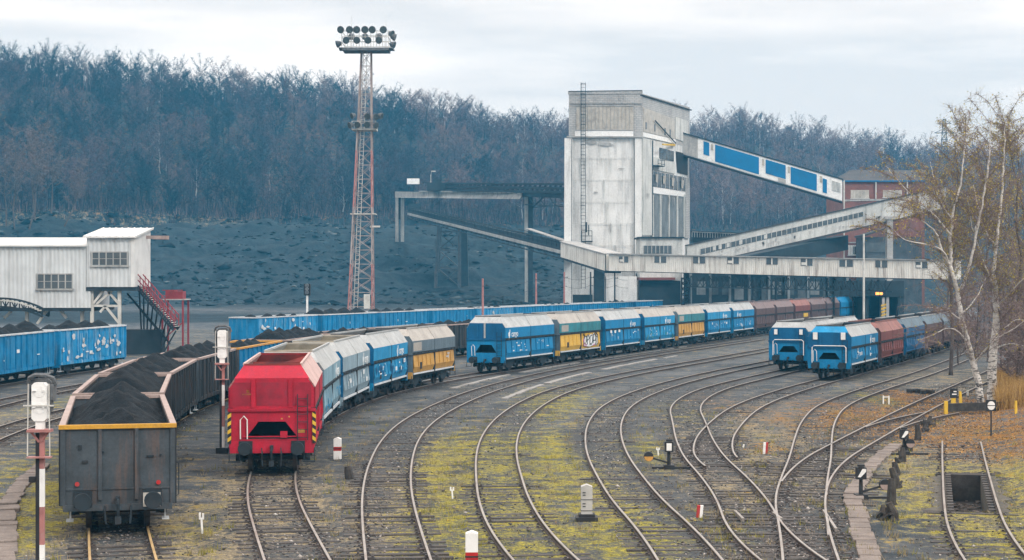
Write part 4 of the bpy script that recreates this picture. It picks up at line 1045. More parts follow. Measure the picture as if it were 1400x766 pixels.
for x0,x1,y0,y1,broken in ((846.5,859,350.5,359,1),(895,911,350.5,359.5,0),(948,964,351,360.5,0),(994.5,1010,352,361,1),(1048,1063.5,353,362,0),(1095,1111,354,363.5,1),(1148,1166,355.5,365,0),(1197,1213,356.5,366,0),(1252,1268,358,367,1)):
    m1=MB(); pl_panel(m1,ga,gb,[(x0,y0),(x1,y0+.2),(x1,y1),(x0,y1-.2)],.09,.08); wn=m1.build('window',M['glassdark'],flat)
    m1=MB(); xm=(x0+x1)/2
    pl_panel(m1,ga,gb,[(xm-.9,y0),(xm+.9,y0),(xm+.9,y1),(xm-.9,y1)],.13,.06)
    if broken: pl_panel(m1,ga,gb,[(x0+1,(y0+y1)/2),(xm-1,(y0+y1)/2),(xm-1,y1-1),(x0+1,y1-1)],.12,.05)
    m1.build('pane_divider',M['corrcream'],wn)
m1=MB()
for i in range(34):
    u=i/33; p=G0.lerp(G1,u)+Vector((0,0,-HG-.05)); q=G0.lerp(G1,min(1,u+1/33))+Vector((0,0,-HG-.05))
    for s in (-1,1): m1.bar(p+n*s*1.2,q+n*s*1.2,.12); 
    m1.bar(p+n*1.2,p-n*1.2,.1)
m1.build('floor_beam',M['steeldark'],flat)
# lattice bridge girder under its middle part
m1=MB(); B0=on_plane(935,377,ga,gb); B1=on_plane(1212,383,ga,gb)
for s in (0,-2.4):
    k=30
    for i in range(k):
        p=B0.lerp(B1,i/k)-n*s*-1 if s else B0.lerp(B1,i/k); q=B0.lerp(B1,(i+1)/k)-n*s*-1 if s else B0.lerp(B1,(i+1)/k)
        lo=Vector((0,0,-1.7)); m1.bar(p+lo,q+lo,.13); m1.bar(p,p+lo,.09)
        if i%2: m1.bar(p+lo,q,.09)
        else: m1.bar(p,q+lo,.09)
m1.build('lattice_girder',M['steeldark'],flat)
def column(px,label,wide=1.3,mat='steeldark',top=380):
    p=on_plane(px,383,ga,gb)+(-n)*1.1; c=thing('lattice_column',label,'lattice column',(p.x,p.y,0),0,'columns carrying the flat gallery')
    m=MB(); cs=lattice(m,(p.x,p.y,.2),(p.x,p.y,tz(top,p.y)),wide,wide,8,.08,.07); m.build('bracing',M[mat],c)
    for q in cs:
        l=MB(); l.bar(q[0],q[-1],.14); l.build('leg',M[mat],c)
    m=MB(); m.box((p.x,p.y,.15),(wide+.6,wide+.6,.3)); m.build('footing',M['concrete_dirty'],c)
for px,lb in ((933,'dark lattice column under the flat gallery by the tower annex'),(1030,'dark lattice column under the flat gallery behind the first brown hopper'),(1062,'dark lattice column under the flat gallery behind the third brown hopper'),(1131,'pale-footed lattice column standing in front of the brown hoppers')):
    column(px,lb,1.2 if px<1100 else 1.0)
def mast_pipe(px,y0,y1,Y,label,mat='steelpale',r=.16,cat='post',name='pipe_post'):
    p=at(px,y0,Y); q=at(px,y1,Y); o=MB().path([(p.x,Y,max(0,q.z)),(p.x,Y,p.z)],[r,r*.8],8).build(name,M[mat]); 
    return tag(o,label,cat)
mast_pipe(1181,320,445,236,'white pipe post rising past the flat gallery by the portal'); 
mast_pipe(1154,247,440,300,'tall pale post at the corner of the brick hall')
# kinked part of the gallery falling from the left
K1=at(776.5,331,300)
kink=thing('inclined_gallery','short corrugated gallery sloping down to meet the flat white gallery','conveyor gallery',((G0.x+K1.x)/2,(G0.y+K1.y)/2,0))
m1=MB(); n2=gallery(m1,K1+Vector((0,0,-.06)),G0+Vector((.1,0,-.06)),WG-.2,HG-.1); m1.build('core',M['corrcream'],kink)
if n2.y>0: n2=-n2
m1=MB(); c0=K1+n2*WG/2; c1=G0+n2*WG/2; corr_wall(m1,c0,c1,c0.z-HG,c0.z-.1,c1.z-HG,c1.z-.1,.34,.05); m1.build('side_wall',M['corrcream'],kink)
K2=at(722,313,331)
m1=MB(); gallery(m1,K2+Vector((0,0,.12)),K1+Vector((0,0,.12)),1.1,.16); gallery(m1,K1+Vector((0,0,.13)),G0+Vector((0,0,.14)),WG+.4,.14); m1.build('roof',M['concrete_dirty'],kink)
m1=MB(); gallery(m1,K1+Vector((0,0,-HG-.02)),G0+Vector((0,0,-HG-.02)),WG,.35); m1.build('floor_beam',M['steeldark'],kink)
# dark incline climbing away to the upper left
K3=at(565,283,430)
inc=thing('inclined_conveyor','dark inclined conveyor bridge with a pale lower beam climbing to the left','conveyor',((K1.x+K3.x)/2,(K1.y+K3.y)/2,0))
m1=MB(); n3=gallery(m1,K3+Vector((0,0,-1.1)),K1+Vector((0,0,-1.1)),2.6,.9)
for s in (-1,1):
    for i in range(44):
        p=K3.lerp(K1,i/44)+n3*s*1.25; q=K3.lerp(K1,(i+1)/44)+n3*s*1.25
        m1.bar(p+Vector((0,0,-1.1)),p,.08); m1.bar(p,q,.1); m1.bar(p+Vector((0,0,-.5)),q+Vector((0,0,-.5)),.08)
for s in (-1,1):
    a_=K3+n3*s*1.2; b_=K1+n3*s*1.2
    m1.prism([a_+Vector((0,0,-.35)),b_+Vector((0,0,-.35)),b_+Vector((0,0,-1.3)),a_+Vector((0,0,-1.3))],n3*(-s*.06))
    for i in range(30):
        p=K3.lerp(K1,i/30)+n3*s*1.25; q=K3.lerp(K1,(i+1)/30)+n3*s*1.25
        m1.bar(p+Vector((0,0,-2.0)),q+Vector((0,0,-2.9)) if i%2 else q+Vector((0,0,-2.0)),.12); m1.bar(p+Vector((0,0,-2.0)),p+Vector((0,0,-2.9)),.1)
    m1.bar(a_+Vector((0,0,-2.9)),b_+Vector((0,0,-2.9)),.2)
m1.build('bridge_deck',M['steeldark'],inc)
m1=MB(); gallery(m1,K3+Vector((0,0,-.5)),K1.lerp(K3,.2)+Vector((0,0,-.5)),1.2,.3)
for i in range(30): p=K3.lerp(K1,i/36); m1.box(p+Vector((0,0,-.55)),(.9,.5,.35))
m1.build('belt',M['steeldark'],inc)
if n3.y>0: n3=-n3
m1=MB()
m1.bar(K3+n3*1.4+Vector((0,0,-1.75)),K1+n3*1.4+Vector((0,0,-1.75)),.18,.55); m1.build('edge_beam',M['beam_pale'],inc)
m1=MB(); hd=K3+Vector((.5,0,-.4)); m1.box(hd,(3.0,3.4,2.2)); m1.build('drive_head',M['steeldark'],inc)
# trestle with pale frame and dark leg
tr=thing('trestle','tall dark trestle tower under the inclined conveyor','trestle',at(618,383,395)*Vector((1,1,0)) if False else ((618-CX)/FOC*395,395,0))
def q_(px,py,Y): return at(px,py,Y)
m1=MB(); Y=392
cols_=[(600,310,594,412),(628,312,628,412)]
for xt,yt,xb,yb in cols_: m1.bar(q_(xt,yt,Y),q_(xb,yb+6,Y),.75); m1.bar(q_(xt+2,yt,Y+7),q_(xb+2,yb+6,Y+7),.75)
for y in (317,342,367,393): 
    u=(y-310)/102; m1.bar(q_(lerp(600,594,u),y,Y),q_(628,y,Y),.32); m1.bar(q_(lerp(602,596,u),y,Y+7),q_(630,y,Y+7),.3)
m1.bar(q_(598,361,Y),q_(614,343,Y),.28); m1.bar(q_(628,392,Y),q_(600,368,Y+7),.2); m1.bar(q_(600,342,Y+7),q_(628,366,Y),.2); m1.bar(q_(606,318,Y),q_(612,322,Y),.3); m1.bar(q_(599,318,Y+3),q_(628,342,Y+3),.25); m1.bar(q_(628,318,Y+3),q_(599,342,Y+3),.25); m1.bar(q_(597,367,Y+3),q_(628,393,Y+3),.25); m1.bar(q_(628,367,Y+3),q_(597,393,Y+3),.25); m1.bar(q_(618,318,Y),q_(612,322,Y),.3)
m1.build('frame',M['gondark'],tr)
m1=MB(); m1.prism([q_(629.5,313,Y+2),q_(638.5,315,Y+2),q_(641,416,Y+2),q_(630,416,Y+2)],(0,3.5,0)); m1.build('pier',M['steeldark'],tr)
# upper bridge with handrails
up=thing('conveyor_bridge','high level bridge with pale beam and dark handrails left of the tower','conveyor bridge',((650-CX)/FOC*385,385,0))
U0=at(540,262,410); U1=at(716,264,362); U2=at(775,266,338)
m1=MB(); d=(U1-U0).normalized(); nn=Vector((d.y,-d.x,0)).normalized(); nn=-nn if nn.y>0 else nn
m1.prism([U0,U1,U1+Vector((-.9,0,-1.3)),U0+Vector((0,0,-1.45))],-nn*.5); m1.build('edge_beam',M['beam_pale'],up)
m1=MB(); m1.bar(U0.lerp(U1,.22)+nn*.3+Vector((0,0,.1)),U1+nn*.3+Vector((0,0,.12)),.3,.3); m1.build('walkway_edge',M['beam_pale'],up)
m1=MB(); gallery(m1,U0-nn*2+Vector((0,0,.02)),U1-nn*2+Vector((0,0,.02)),3,.4); gallery(m1,U1-nn*1.5+Vector((0,0,.25)),U2-nn*1.5+Vector((0,0,.25)),3.4,1.0)
ra=U0.lerp(U1,.42); 
for s in (0,2.6):
    for i in range(26):
        p=ra.lerp(U2,i/26)-nn*s; q=ra.lerp(U2,(i+1)/26)-nn*s
        m1.bar(p,p+Vector((0,0,2.0)),.1); m1.bar(p+Vector((0,0,2.0)),q+Vector((0,0,2.0)),.22,.35); m1.bar(p+Vector((0,0,1.2)),q+Vector((0,0,1.2)),.14,.5); m1.bar(p+Vector((0,0,.3)),q+Vector((0,0,2.0)),.16); m1.bar(p+Vector((0,0,.45)),q+Vector((0,0,.45)),.2,.5)
for i in range(8):
    p=U1.lerp(U2,i/8)+Vector((0,0,-.8)); q=U1.lerp(U2,(i+1)/8)+Vector((0,0,-.8)); lo=Vector((0,0,-1.6)); m1.bar(p+lo,q+lo,.18); m1.bar(p,q+lo if i%2 else p+lo,.12)
m1.bar(U1+Vector((.6,0,-4.4)),U1+Vector((4.2,-2,-.9)),.3); m1.bar(U1+Vector((.6,0,-3.2)),U1+Vector((8,-3,-2.6)),.16)
m1.build('deck',M['steeldark'],up)
m1=MB(); m1.box(at(604,256,392),(6.5,3,1.9)); m1.box(at(598,251,392),(2,2,1.6)); m1.box(at(618,252,390),(3,1.5,.5)); m1.build('drive_unit',M['steeldark'],up)
m1=MB(); m1.box(at(565,248.3,402),(2.8,2.2,1.3)); m1.build('control_cabin',M['white'],up)
m1=MB(); p=at(589,262,400); m1.path([p,at(589,240,400),at(590,234,400),at(592,234,400)],.09,6); m1.box(at(592.5,234.3,400),(1,.4,.25)); m1.build('lamp_post',M['steelpale'],up)
def pier(x0,x1,y0,y1,Y,label,mat='concrete_dirty',mat2='steeldark',mid=None):
    t=thing('bridge_pier',label,'pier',((x0+x1)/2/FOC*Y-CX/FOC*Y,Y,0))
    for xa,xb in ((x0,x0+(x1-x0)*.36),(x1-(x1-x0)*.36,x1)):
        m=MB(); a_=at(xa,y0,Y); b_=at(xb,y1,Y); m.bx(a_.x,b_.x,Y,Y+1.6,b_.z-1.5,a_.z); m.build('leg',M[mat],t)
    m=MB(); a_=at(x0,y0,Y); b_=at(x1,mid or y1,Y); m.bx(a_.x+.1,b_.x-.1,Y+.3,Y+1.3,b_.z,a_.z); m.build('web',M[mat2],t)
pier(540.5,552,270,322,409,'twin-legged pale concrete pier at the left end of the high bridge',mat='beam_pale',mid=300)
t=thing('bridge_pier','tall concrete pier under the high bridge, left of the tower','pier',((722-CX)/FOC*361,361,0))
m=MB(); a_=at(717,268,361); b_=at(722,318,361); m.bx(a_.x,b_.x,361,363,b_.z,a_.z); c_=at(717.5,336,361); d_=at(722,415,361); m.bx(c_.x,d_.x,361,363,d_.z-1,c_.z); m.build('pale_shaft',M['beam_pale'],t)
m=MB(); a_=at(722.3,268,361); b_=at(728.5,415,361); m.bx(a_.x,b_.x,360.8,364,b_.z-1,a_.z); m.build('dark_shaft',M['steeldark'],t)
# blue striped gallery on the right
S0=at(925,180,322); S1=at(1151.5,246.5,316)
st=thing('striped_gallery','sloping gallery with blue panels and white bands running from tower to brick hall','conveyor gallery',((S0.x+S1.x)/2,319,0))
HS=3.95
m1=MB(); n4=gallery(m1,S0,S1,3.0,HS); m1.build('core',M['corr'],st); n4=-n4 if n4.y>0 else n4
m1=MB(); gallery(m1,S0+Vector((-.2,0,.16)),S1+Vector((.2,0,.16)),3.4,.2); gallery(m1,S0+Vector((0,0,-HS-.01)),S1+Vector((0,0,-HS-.01)),3.2,.3); m1.build('edge_strip',M['steeldark'],st)
def stripe(u0,u1,v0,v1,mat,name,out=.06):
    def P(u,v): return S0.lerp(S1,u)+Vector((0,0,-HS*v))+n4*(1.5+out)
    MB().prism([P(u0,v0),P(u1,v0),P(u1,v1),P(u0,v1)],-n4*.1).build(name,M[mat],st)
stripe(0,.135,.04,.97,'concrete_dirty','end_panel')
stripe(.135,1,.05,.97,'white','white_band',.05)
for u0,u1,v0,v1 in ((.17,.205,.1,.72),(.24,.505,.1,.9),(.545,.665,.1,.75),(.695,.85,.1,.88),(.885,.91,.2,.85)): stripe(u0,u1,v0,v1,'bluepanel','blue_panel',.12)
for u in (.215,.523,.678,.868): stripe(u,u+.014,.12,.42,'glasspale','window',.14)
stripe(.94,.99,.18,.62,'concrete_side','patched_panel',.14); stripe(.62,.665,.78,.95,'concrete_dirty','patched_panel',.14)
# lower concrete inclined gallery
R0=at(938,336,292); R1=at(1290,256,292)
cg=thing('concrete_gallery','long grey concrete conveyor gallery rising to the right across the brick hall','conveyor gallery',((R0.x+R1.x)/2,292,0))
HR=3.55; n5=Vector((0,-1,0))
m1=MB(); gallery(m1,R0,R1,3.0,HR); m1.build('core',M['concrete_side'],cg)
m1=MB(); gallery(m1,R0+Vector((0,0,.14)),R1+Vector((0,0,.14)),3.5,.18); gallery(m1,R0+Vector((0,0,-HR-.01)),R1+Vector((0,0,-HR-.01)),3.2,.35); m1.build('edge_strip',M['roofdark'],cg)
def rp(u,v,out): return R0.lerp(R1,u)+Vector((0,-1.5-out,-HR*v))
wb_=MB().prism([rp(.05,.32,.05),rp(.68,.30,.05),rp(.68,.52,.05),rp(.05,.58,.05)],(0,.1,0)).build('window_band',M['glassdark'],cg)
m1=MB()
for i in range(32): u=.05+.63*i/32; m1.prism([rp(u,.31,.1),rp(u+.0018,.31,.1),rp(u+.0018,.57,.1),rp(u,.57,.1)],(0,.08,0))
rr=random.Random(4)
for i in range(5): u=.06+.6*rr.random(); m1.prism([rp(u,.33,.09),rp(u+.012,.33,.09),rp(u+.012,.53,.09),rp(u,.53,.09)],(0,.05,0))
m1.build('mullion',M['concrete_side'],wb_)
m1=MB()
for i in range(40):
    u=.04+.9*rr.random(); v=.6+.2*rr.random(); h=.1+.15*rr.random(); m1.prism([rp(u,v,.02),rp(u+.01,v,.02),rp(u+.006,v+h,.02),rp(u+.003,v+h,.02)],(0,.02,0))
for u in (.69,.80,.87): m1.prism([rp(u,0,.06),rp(u+.003,0,.06),rp(u+.003,1,.06),rp(u,1,.06)],(0,.08,0))
m1.build('water_streak',M['concrete_dirty'],cg)
mast=thing('gallery_pillar','tall concrete pillar holding up the grey inclined gallery','pillar',((1217-CX)/FOC*290,290,0))
m=MB(); a_=at(1213,296,290); b_=at(1221,450,290); m.bx(a_.x,b_.x,290,291.6,0,a_.z); m.build('shaft',M['concrete_dirty'],mast)
m=MB(); m.bx(a_.x-.4,b_.x+.4,289.8,291.8,a_.z-.5,a_.z-.02); m.build('capital',M['concrete_dirty'],mast)
# second dark incline and low halls behind the flat gallery
V0=at(945,316,330); V1=at(1085,322,330)
o=thing('roof_bridge','low dark bridge with pale railing slats right of the tower','conveyor bridge',((1000-CX)/FOC*330,330,0))
m=MB(); gallery(m,V0,V1,3,2.2); m.build('deck',M['steeldark'],o)
m=MB()
for i in range(40): p=V0.lerp(V1,i/40)+Vector((0,-1.6,-.3)); m.bar(p,p+Vector((0,0,-.9)),.12)
m.bar(V0+Vector((0,-1.6,-.2)),V1+Vector((0,-1.6,-.2)),.14); m.build('railing',M['beam_pale'],o)
W0=at(985,356,275); W1=at(1152,322,296)
o=thing('covered_conveyor','low dark covered conveyor between the flat gallery and the grey inclined one','conveyor',((W0.x+W1.x)/2,285,0))
m=MB(); gallery(m,W0,W1,2.4,2.5); m.build('casing',M['steeldark'],o)
m=MB()
for u,v,w in ((.1,.3,.12),(.3,.28,.09),(.45,.35,.15),(.7,.3,.2)):
    p=W0.lerp(W1,u); q=W0.lerp(W1,u+w); nn=Vector((.25,-1.28,0)); m.prism([p+nn+Vector((0,0,-.7)),q+nn+Vector((0,0,-.7)),q+nn+Vector((0,0,-1.7)),p+nn+Vector((0,0,-1.7))],(0,.05,0))
m.build('window',M['glassdark'],o)
hl_=thing('screening_hall','low sooty screening hall under the flat gallery','industrial hall',((1050-CX)/FOC*285,285,0))
m=MB(); a_=at(945,384,283); b_=at(1160,384,283); m.bx(a_.x,b_.x,284,296,0,8.2); m.build('wall',M['steeldark'],hl_)
m=MB(); m.bx(a_.x-.5,b_.x+.5,283.5,296.5,8.2,8.6); m.build('roof',M['roofdark'],hl_)
rr=random.Random(9)
for i in range(11):
    x=lerp(a_.x+1,b_.x-3,i/10.5); z0=rr.choice([3.4,4.2]); m=MB().bx(x,x+1.5,283.93,284.02,z0,z0+2.2); m.build('window',M['grime' if i%3==0 else 'glassdark'],hl_)
m=MB()
for i in range(9): x=lerp(a_.x,b_.x,i/8); m.bx(x-.2,x+.2,283.7,284.0,0,8.1)
m.build('pilaster',M['grime'],hl_)

# ---- brick hall ----------------------------------------------------------------
BY=332.0
hall=thing('brick_hall','sooty red brick hall with a dark roof behind the inclined gallery','building',((1230-CX)/FOC*BY,BY+8,0))
X0=(1153-CX)/FOC*BY; X1=(1264-CX)/FOC*BY; Z1=tz(247,BY)
m=MB(); m.bx(X0,X1,BY,BY+18,0,Z1); m.build('wall',M['redbrick'],hall)
m=MB(); m.prism([(X0-.3,BY-.3,Z1+.01),(X1,BY-.3,Z1+.01),(X1,BY+18,Z1+.01),(X1-1,BY+9,Z1+3.0),(X0+2.6,BY+9,Z1+3.0),(X0-.3,BY+18,Z1+.01)][:0] or [(X0-.4,BY-.4,Z1+.01),(X0-.4,BY+18.3,Z1+.01),(X0+3,BY+9,Z1+2.6)],(X1-X0,0,0)); m.build('roof',M['roofdark'],hall)
m=MB(); m.bx(X0-.4,X1,BY-.5,BY-.05,Z1-.25,Z1+.0); m.build('gutter',M['bluepanel'],hall)
a,b=(X0,BY),(X1,BY)
for x0,x1,y0,y1,mt in ((1163,1188,260,271,'glasspale'),(1207,1233,260,270,'glasspale'),(1159.5,1174,335.5,349,'white')):
    m=MB(); pl_panel(m,a,b,[(x0,y0),(x1,y0),(x1,y1),(x0,y1)],.06,.1); w=m.build('window',M[mt],hall)
    m=MB()
    for i in range(1,5): x=lerp(x0,x1,i/5); pl_panel(m,a,b,[(x-.25,y0),(x+.25,y0),(x+.25,y1),(x-.25,y1)],.12,.06)
    pl_panel(m,a,b,[(x0-.8,y1),(x1+.8,y1),(x1+.8,y1+1),(x0-.8,y1+1)],.15,.15); m.build('frame',M['steelpale'],w)
m=MB(); pl_panel(m,a,b,[(1166.5,337),(1172.5,337),(1172.5,348),(1166.5,348)],.1,.08); m.build('open_pane',M['glassdark'],hall)
m=MB(); pl_panel(m,a,b,[(1155,273),(1260,271),(1260,273.5),(1155,275.5)],.1,.15); pl_panel(m,a,b,[(1155,331),(1180,331),(1180,332.5),(1155,332.5)],.1,.15); m.build('string_course',M['concrete_dirty'],hall)
for x in (1197,1240):
    m=MB(); m.tube(on_plane(x,249,a,b)+Vector((0,-.3,0)),on_plane(x,272,a,b)+Vector((0,-.3,0)),.14,n=6); m.build('downpipe',M['steelpale'],hall)
m=MB(); Y=322; m.prism([at(1180,321.5,Y),at(1216,310,Y),at(1216,312.5,Y),at(1180,324,Y)],(0,8,0)); lean=m.build('lean_to_roof',M['roofdark'],hall)
m=MB(); a_=at(1182,324,Y); b_=at(1262,324,Y); m.bx(a_.x,b_.x,Y+1,Y+8,0,a_.z); m.build('lean_to',M['gondark'],hall)
m=MB(); 
for (x0,x1,y0,y1) in ((1184,1212,332,345),(1185,1212,349,362)): p=at(x0,y0,Y+1); q=at(x1,y1,Y+1); m.bx(p.x,q.x,Y+.9,Y+1.05,q.z,p.z)
m.build('lean_to_window',M['glassdark'],hall)
# loading portal swallowing the long train
po=thing('loading_portal','dark loading portal over the track at the end of the long train','loading portal',((1196-CX)/FOC*262,262,0))
Y=262; p0=at(1172,398,Y); p1=at(1236,398,Y)
m=MB(); m.bx(p0.x,p1.x,Y,Y+14,tz(398,Y)-.9,tz(384,Y)-.02); m.build('lintel',M['steeldark'],po)
for x0,x1,mt in ((1184,1188,'steeldark'),(1206.5,1210,'steelpale'),(1212,1216,'concrete_dirty'),(1228,1236,'steeldark')):
    a_=at(x0,400,Y); b_=at(x1,400,Y); m=MB(); m.bx(a_.x,b_.x,Y+.2,Y+2 if mt!='steeldark' else Y+12,0,a_.z-.02); m.build('pillar',M[mt],po)
m=MB(); a_=at(1184,400,Y); b_=at(1236,400,Y); m.bx(a_.x,b_.x,Y+12.2,Y+13,0,a_.z); m.build('back_wall',M['black'],po)
m=MB(); a_=at(1172,404,Y-.2); b_=at(1212,404,Y-.2); m.bar(a_,b_,.12); m.bar(a_+Vector((0,0,.9)),b_+Vector((0,0,.9)),.12)
for i in range(9): q=a_.lerp(b_,i/8); m.bar(q,q+Vector((0,0,.9)),.07)
m.build('catwalk',M['steeldark'],po)
mm_,N,L,B=nt('orange_signal_lamp'); B.inputs['Emission Color'].default_value=(1,.32,.06,1); B.inputs['Emission Strength'].default_value=2.2; B.inputs['Base Color'].default_value=(.6,.2,.05,1); M['orangelamp']=mm_
m=MB(); q=at(1204.5,401.5,Y-.4); m.tube(q,q+Vector((0,-.3,0)),.22,n=10); m.box(q+Vector((-.55,-.05,0)),(.5,.3,.4)); m.build('lamp',mm_,po)
m=MB(); q=at(1209,433,Y-.2)
for i in range(4): m.prism([q+Vector((-.5,0,i*.5)),q+Vector((.3,0,i*.5+.25)),q+Vector((.3,0,i*.5+.5)),q+Vector((-.5,0,i*.5+.25))],(0,.05,0))
m.build('hazard_stripe',M['warnyellow'],po)

# ---- lighting mast ------------------------------------------------------------
LY=205.0; bx_,tx_=at(493,383,LY).x,at(501,383,LY).x; ztop=tz(71,LY)
mast=thing('lighting_mast','tall red and white lattice floodlight mast behind the far blue gondolas','floodlight mast',(bx_,LY,0))
mb=MB(); cs=lattice(mb,(bx_,LY,.1),(tx_,LY,ztop),3.0,1.15,20,.07,.055); mb.build('bracing',M['mastgrey'],mast)
for q in cs:
    for j,(i0,i1) in enumerate(((0,5),(5,9),(9,13),(13,20))):
        l=MB(); l.bar(q[i0],q[i1],.15); o=l.build('leg',M[('polered','mastgrey','polered','mastgrey')[j]],mast)
mb=MB()
for s in (-.22,.22): mb.bar((bx_-.6+s,LY-1.1,.5),(tx_-.1+s,LY-.35,ztop),.07)
for i in range(70): u=i/70; mb.bar((lerp(bx_-.6,tx_-.1,u)-.22,lerp(LY-1.1,LY-.35,u),lerp(.5,ztop,u)),(lerp(bx_-.6,tx_-.1,u)+.22,lerp(LY-1.1,LY-.35,u),lerp(.5,ztop,u)),.04)
mb.build('ladder',M['steelpale'],mast)
mb=MB(); mb.box((bx_+.9,LY-1.7,tz(412,LY)),(.7,.5,1.7)); mb.build('switch_box',M['steelpale'],mast)
mb=MB(); zz=tz(293,LY); mb.box((bx_+.35,LY,zz),(3.0,2.2,.12)); mb.bar((bx_+1.2,LY-1,zz-1.5),(bx_+2.4,LY-1,zz-1.5),.2); mb.build('rest_platform',M['steelpale'],mast)
def flood(x,y,z,az,tilt,par,s=1.0):
    R_=Matrix.Rotation(az,3,'Z')@Matrix.Rotation(tilt,3,'X')
    c=Vector((x,y,z)); pts=[c+R_@Vector((0,.32*s,0)),c+R_@Vector((0,.2*s,0)),c+R_@Vector((0,-.28*s,0)),c+R_@Vector((0,-.34*s,0))]
    m=MB().path(pts,[.14*s,.28*s,.46*s,.47*s],12); m.bar(c+Vector((0,0,-.5*s)),c,.07); o=m.build('floodlight',M['lamp'],par)
    g=MB().tube(c+R_@Vector((0,-.345*s,0)),c+R_@Vector((0,-.36*s,0)),.41*s,n=12); g.build('lamp_glass',M['lampglass'],o)
zt_=ztop; hw_=2.75
mb=MB(); mb.prism([(tx_-2.75,LY-1.7,zt_),(tx_-2.2,LY-2.3,zt_-.12),(tx_+2.2,LY-2.3,zt_-.12),(tx_+2.75,LY-1.7,zt_),(tx_+2.75,LY+1.7,zt_),(tx_-2.75,LY+1.7,zt_)],(0,0,.3)); mb.prism([(tx_-3.2,LY-1.2,zt_+.25),(tx_+3.2,LY-1.2,zt_+.25),(tx_+3.3,LY+1.2,zt_+.25),(tx_-3.3,LY+1.2,zt_+.25)],(0,0,.12)); mb.build('top_platform',M['lamp'],mast)
mb=MB()
for y in (-2.0,2.0):
    for x in np.linspace(-2.75,2.75,9): mb.bar((tx_+x,LY+y,zt_+.3),(tx_+x,LY+y,zt_+2.25),.06)
    for h in (.9,1.5,2.2): mb.bar((tx_-2.75,LY+y,zt_+h),(tx_+2.75,LY+y,zt_+h),.07)
for x in (-2.75,2.75):
    for h in (.9,1.5,2.2): mb.bar((tx_+x,LY-2,zt_+h),(tx_+x,LY+2,zt_+h),.07)
mb.build('railing',M['steelpale'],mast)
for i,x in enumerate((-2.75,-1.85,-.95,0,.95,2.1)): flood(tx_+x,LY-2.2,zt_+2.35,(-.3,.2,0,.1,-.2,.3)[i],.25,mast,.95)
for i,x in enumerate((-2.3,-.9,.35,1.75)): flood(tx_+x,LY-2.2,zt_+1.1,(.4,-.1,.1,-.3)[i],.25,mast,.92)
for i,(x,z,az) in enumerate(((-3.2,.9,-1.3),(3.1,.8,1.3),(2.9,2.1,1.0),(3.2,1.7,1.5))): flood(tx_+x,LY-.6,zt_+z,az,.3,mast,.95)
for i,x in enumerate((-2.0,-.3,1.4)): flood(tx_+x,LY+2.0,zt_+2.2,math.pi+.2*i,.25,mast,.95)
mb=MB()
for x in (-1.75,2.35): mb.path([(tx_+x,LY,zt_+.3),(tx_+x,LY,zt_+4.3)],[.035,.015],5)
mb.build('lightning_rod',M['steelpale'],mast)
zm_=tz(178,LY); xm_=lerp(bx_,tx_,zm_/ztop)
mb=MB(); mb.box((xm_,LY,zm_),(2.9,2.6,.14)); 
for y in (-1.3,1.3):
    mb.bar((xm_-1.45,LY+y,zm_+.95),(xm_+1.45,LY+y,zm_+.95),.06)
    for x in (-1.4,-.5,.5,1.4): mb.bar((xm_+x,LY+y,zm_),(xm_+x,LY+y,zm_+.95),.05)
mb.build('middle_platform',M['steelpale'],mast)
for i,(x,z,az) in enumerate(((-1.5,.5,-.9),(-.7,.55,-.2),(.35,.55,.2),(1.3,.5,.8),(-1.2,1.6,-1.0),(.45,1.55,0),(1.35,1.5,.5),(1.9,1.6,1.2))): flood(xm_+x,LY-1.4,zm_+z,az,.3,mast,.85)

# ---- corrugated loading house on the left --------------------------------------
HY=152.0
def hx(px,Y=HY): return (px-CX)/FOC*Y
hs=thing('loading_house','pale corrugated loading house on legs above the blue gondolas','loading house',(hx(60),HY+3,0))
z0,z1=tz(421,HY),tz(336.5,HY); xa,xb=hx(-75),hx(117); DY=9.0
m=MB(); m.bx(xa,xb,HY+.05,HY+DY,z0+.01,z1); m.build('core',M['corr'],hs)
m=MB(); corr_wall(m,(xa,HY),(hx(124),HY),z0,z1,z0,z1,.36,.06); m.build('side_wall',M['corr'],hs)
m=MB(); m.prism([(xa,HY-.35,z1-.05),(xa,HY+DY,z1+.85),(xa,HY+DY,z1+.97),(xa,HY-.35,z1+.08)],(xb-xa+.15,0,0)); m.build('roof',M['roofpale'],hs)
ta,tb=hx(119),hx(184.5); zt0,zt1=tz(392.5,HY),tz(325.5,HY); TD=6.8
m=MB(); m.bx(ta+.05,tb-.06,HY-.1,HY+TD,zt0+.01,zt1); m.bx(ta,tb-.05,HY+TD-.05,HY+TD,zt1,zt1+.9); m.prism([(tb-.06,HY-.1,zt1),(tb-.06,HY+TD,zt1),(tb-.06,HY+TD,zt1+.9)],(-.1,0,0)); m.build('tower_core',M['roofpale'],hs)
m=MB(); corr_wall(m,(ta,HY-.14),(tb-.28,HY-.14),zt0,zt1,zt0,zt1,.36,.06); m.build('tower_wall',M['corr'],hs)
m=MB(); m.bx(tb-.32,tb,HY-.24,HY-.1,zt0,zt1); m.build('corner_strip',M['roofpale'],hs)
m=MB(); pts=[(ta-.25,HY-.55,zt1),(ta-.25,HY+TD+.2,zt1+.97),(ta-.25,HY+TD+.2,zt1+1.1),(ta-.25,HY-.55,zt1+.13)]; m.prism(pts,(tb-ta+.45,0,0))
for i in range(9): x=lerp(ta-.2,tb+.15,i/8); m.prism([(x,HY-.55,zt1+.13),(x,HY+TD+.2,zt1+1.1),(x,HY+TD+.2,zt1+1.16),(x,HY-.55,zt1+.19)],(.07,0,0))
m.build('tower_roof',M['roofpale'],hs)
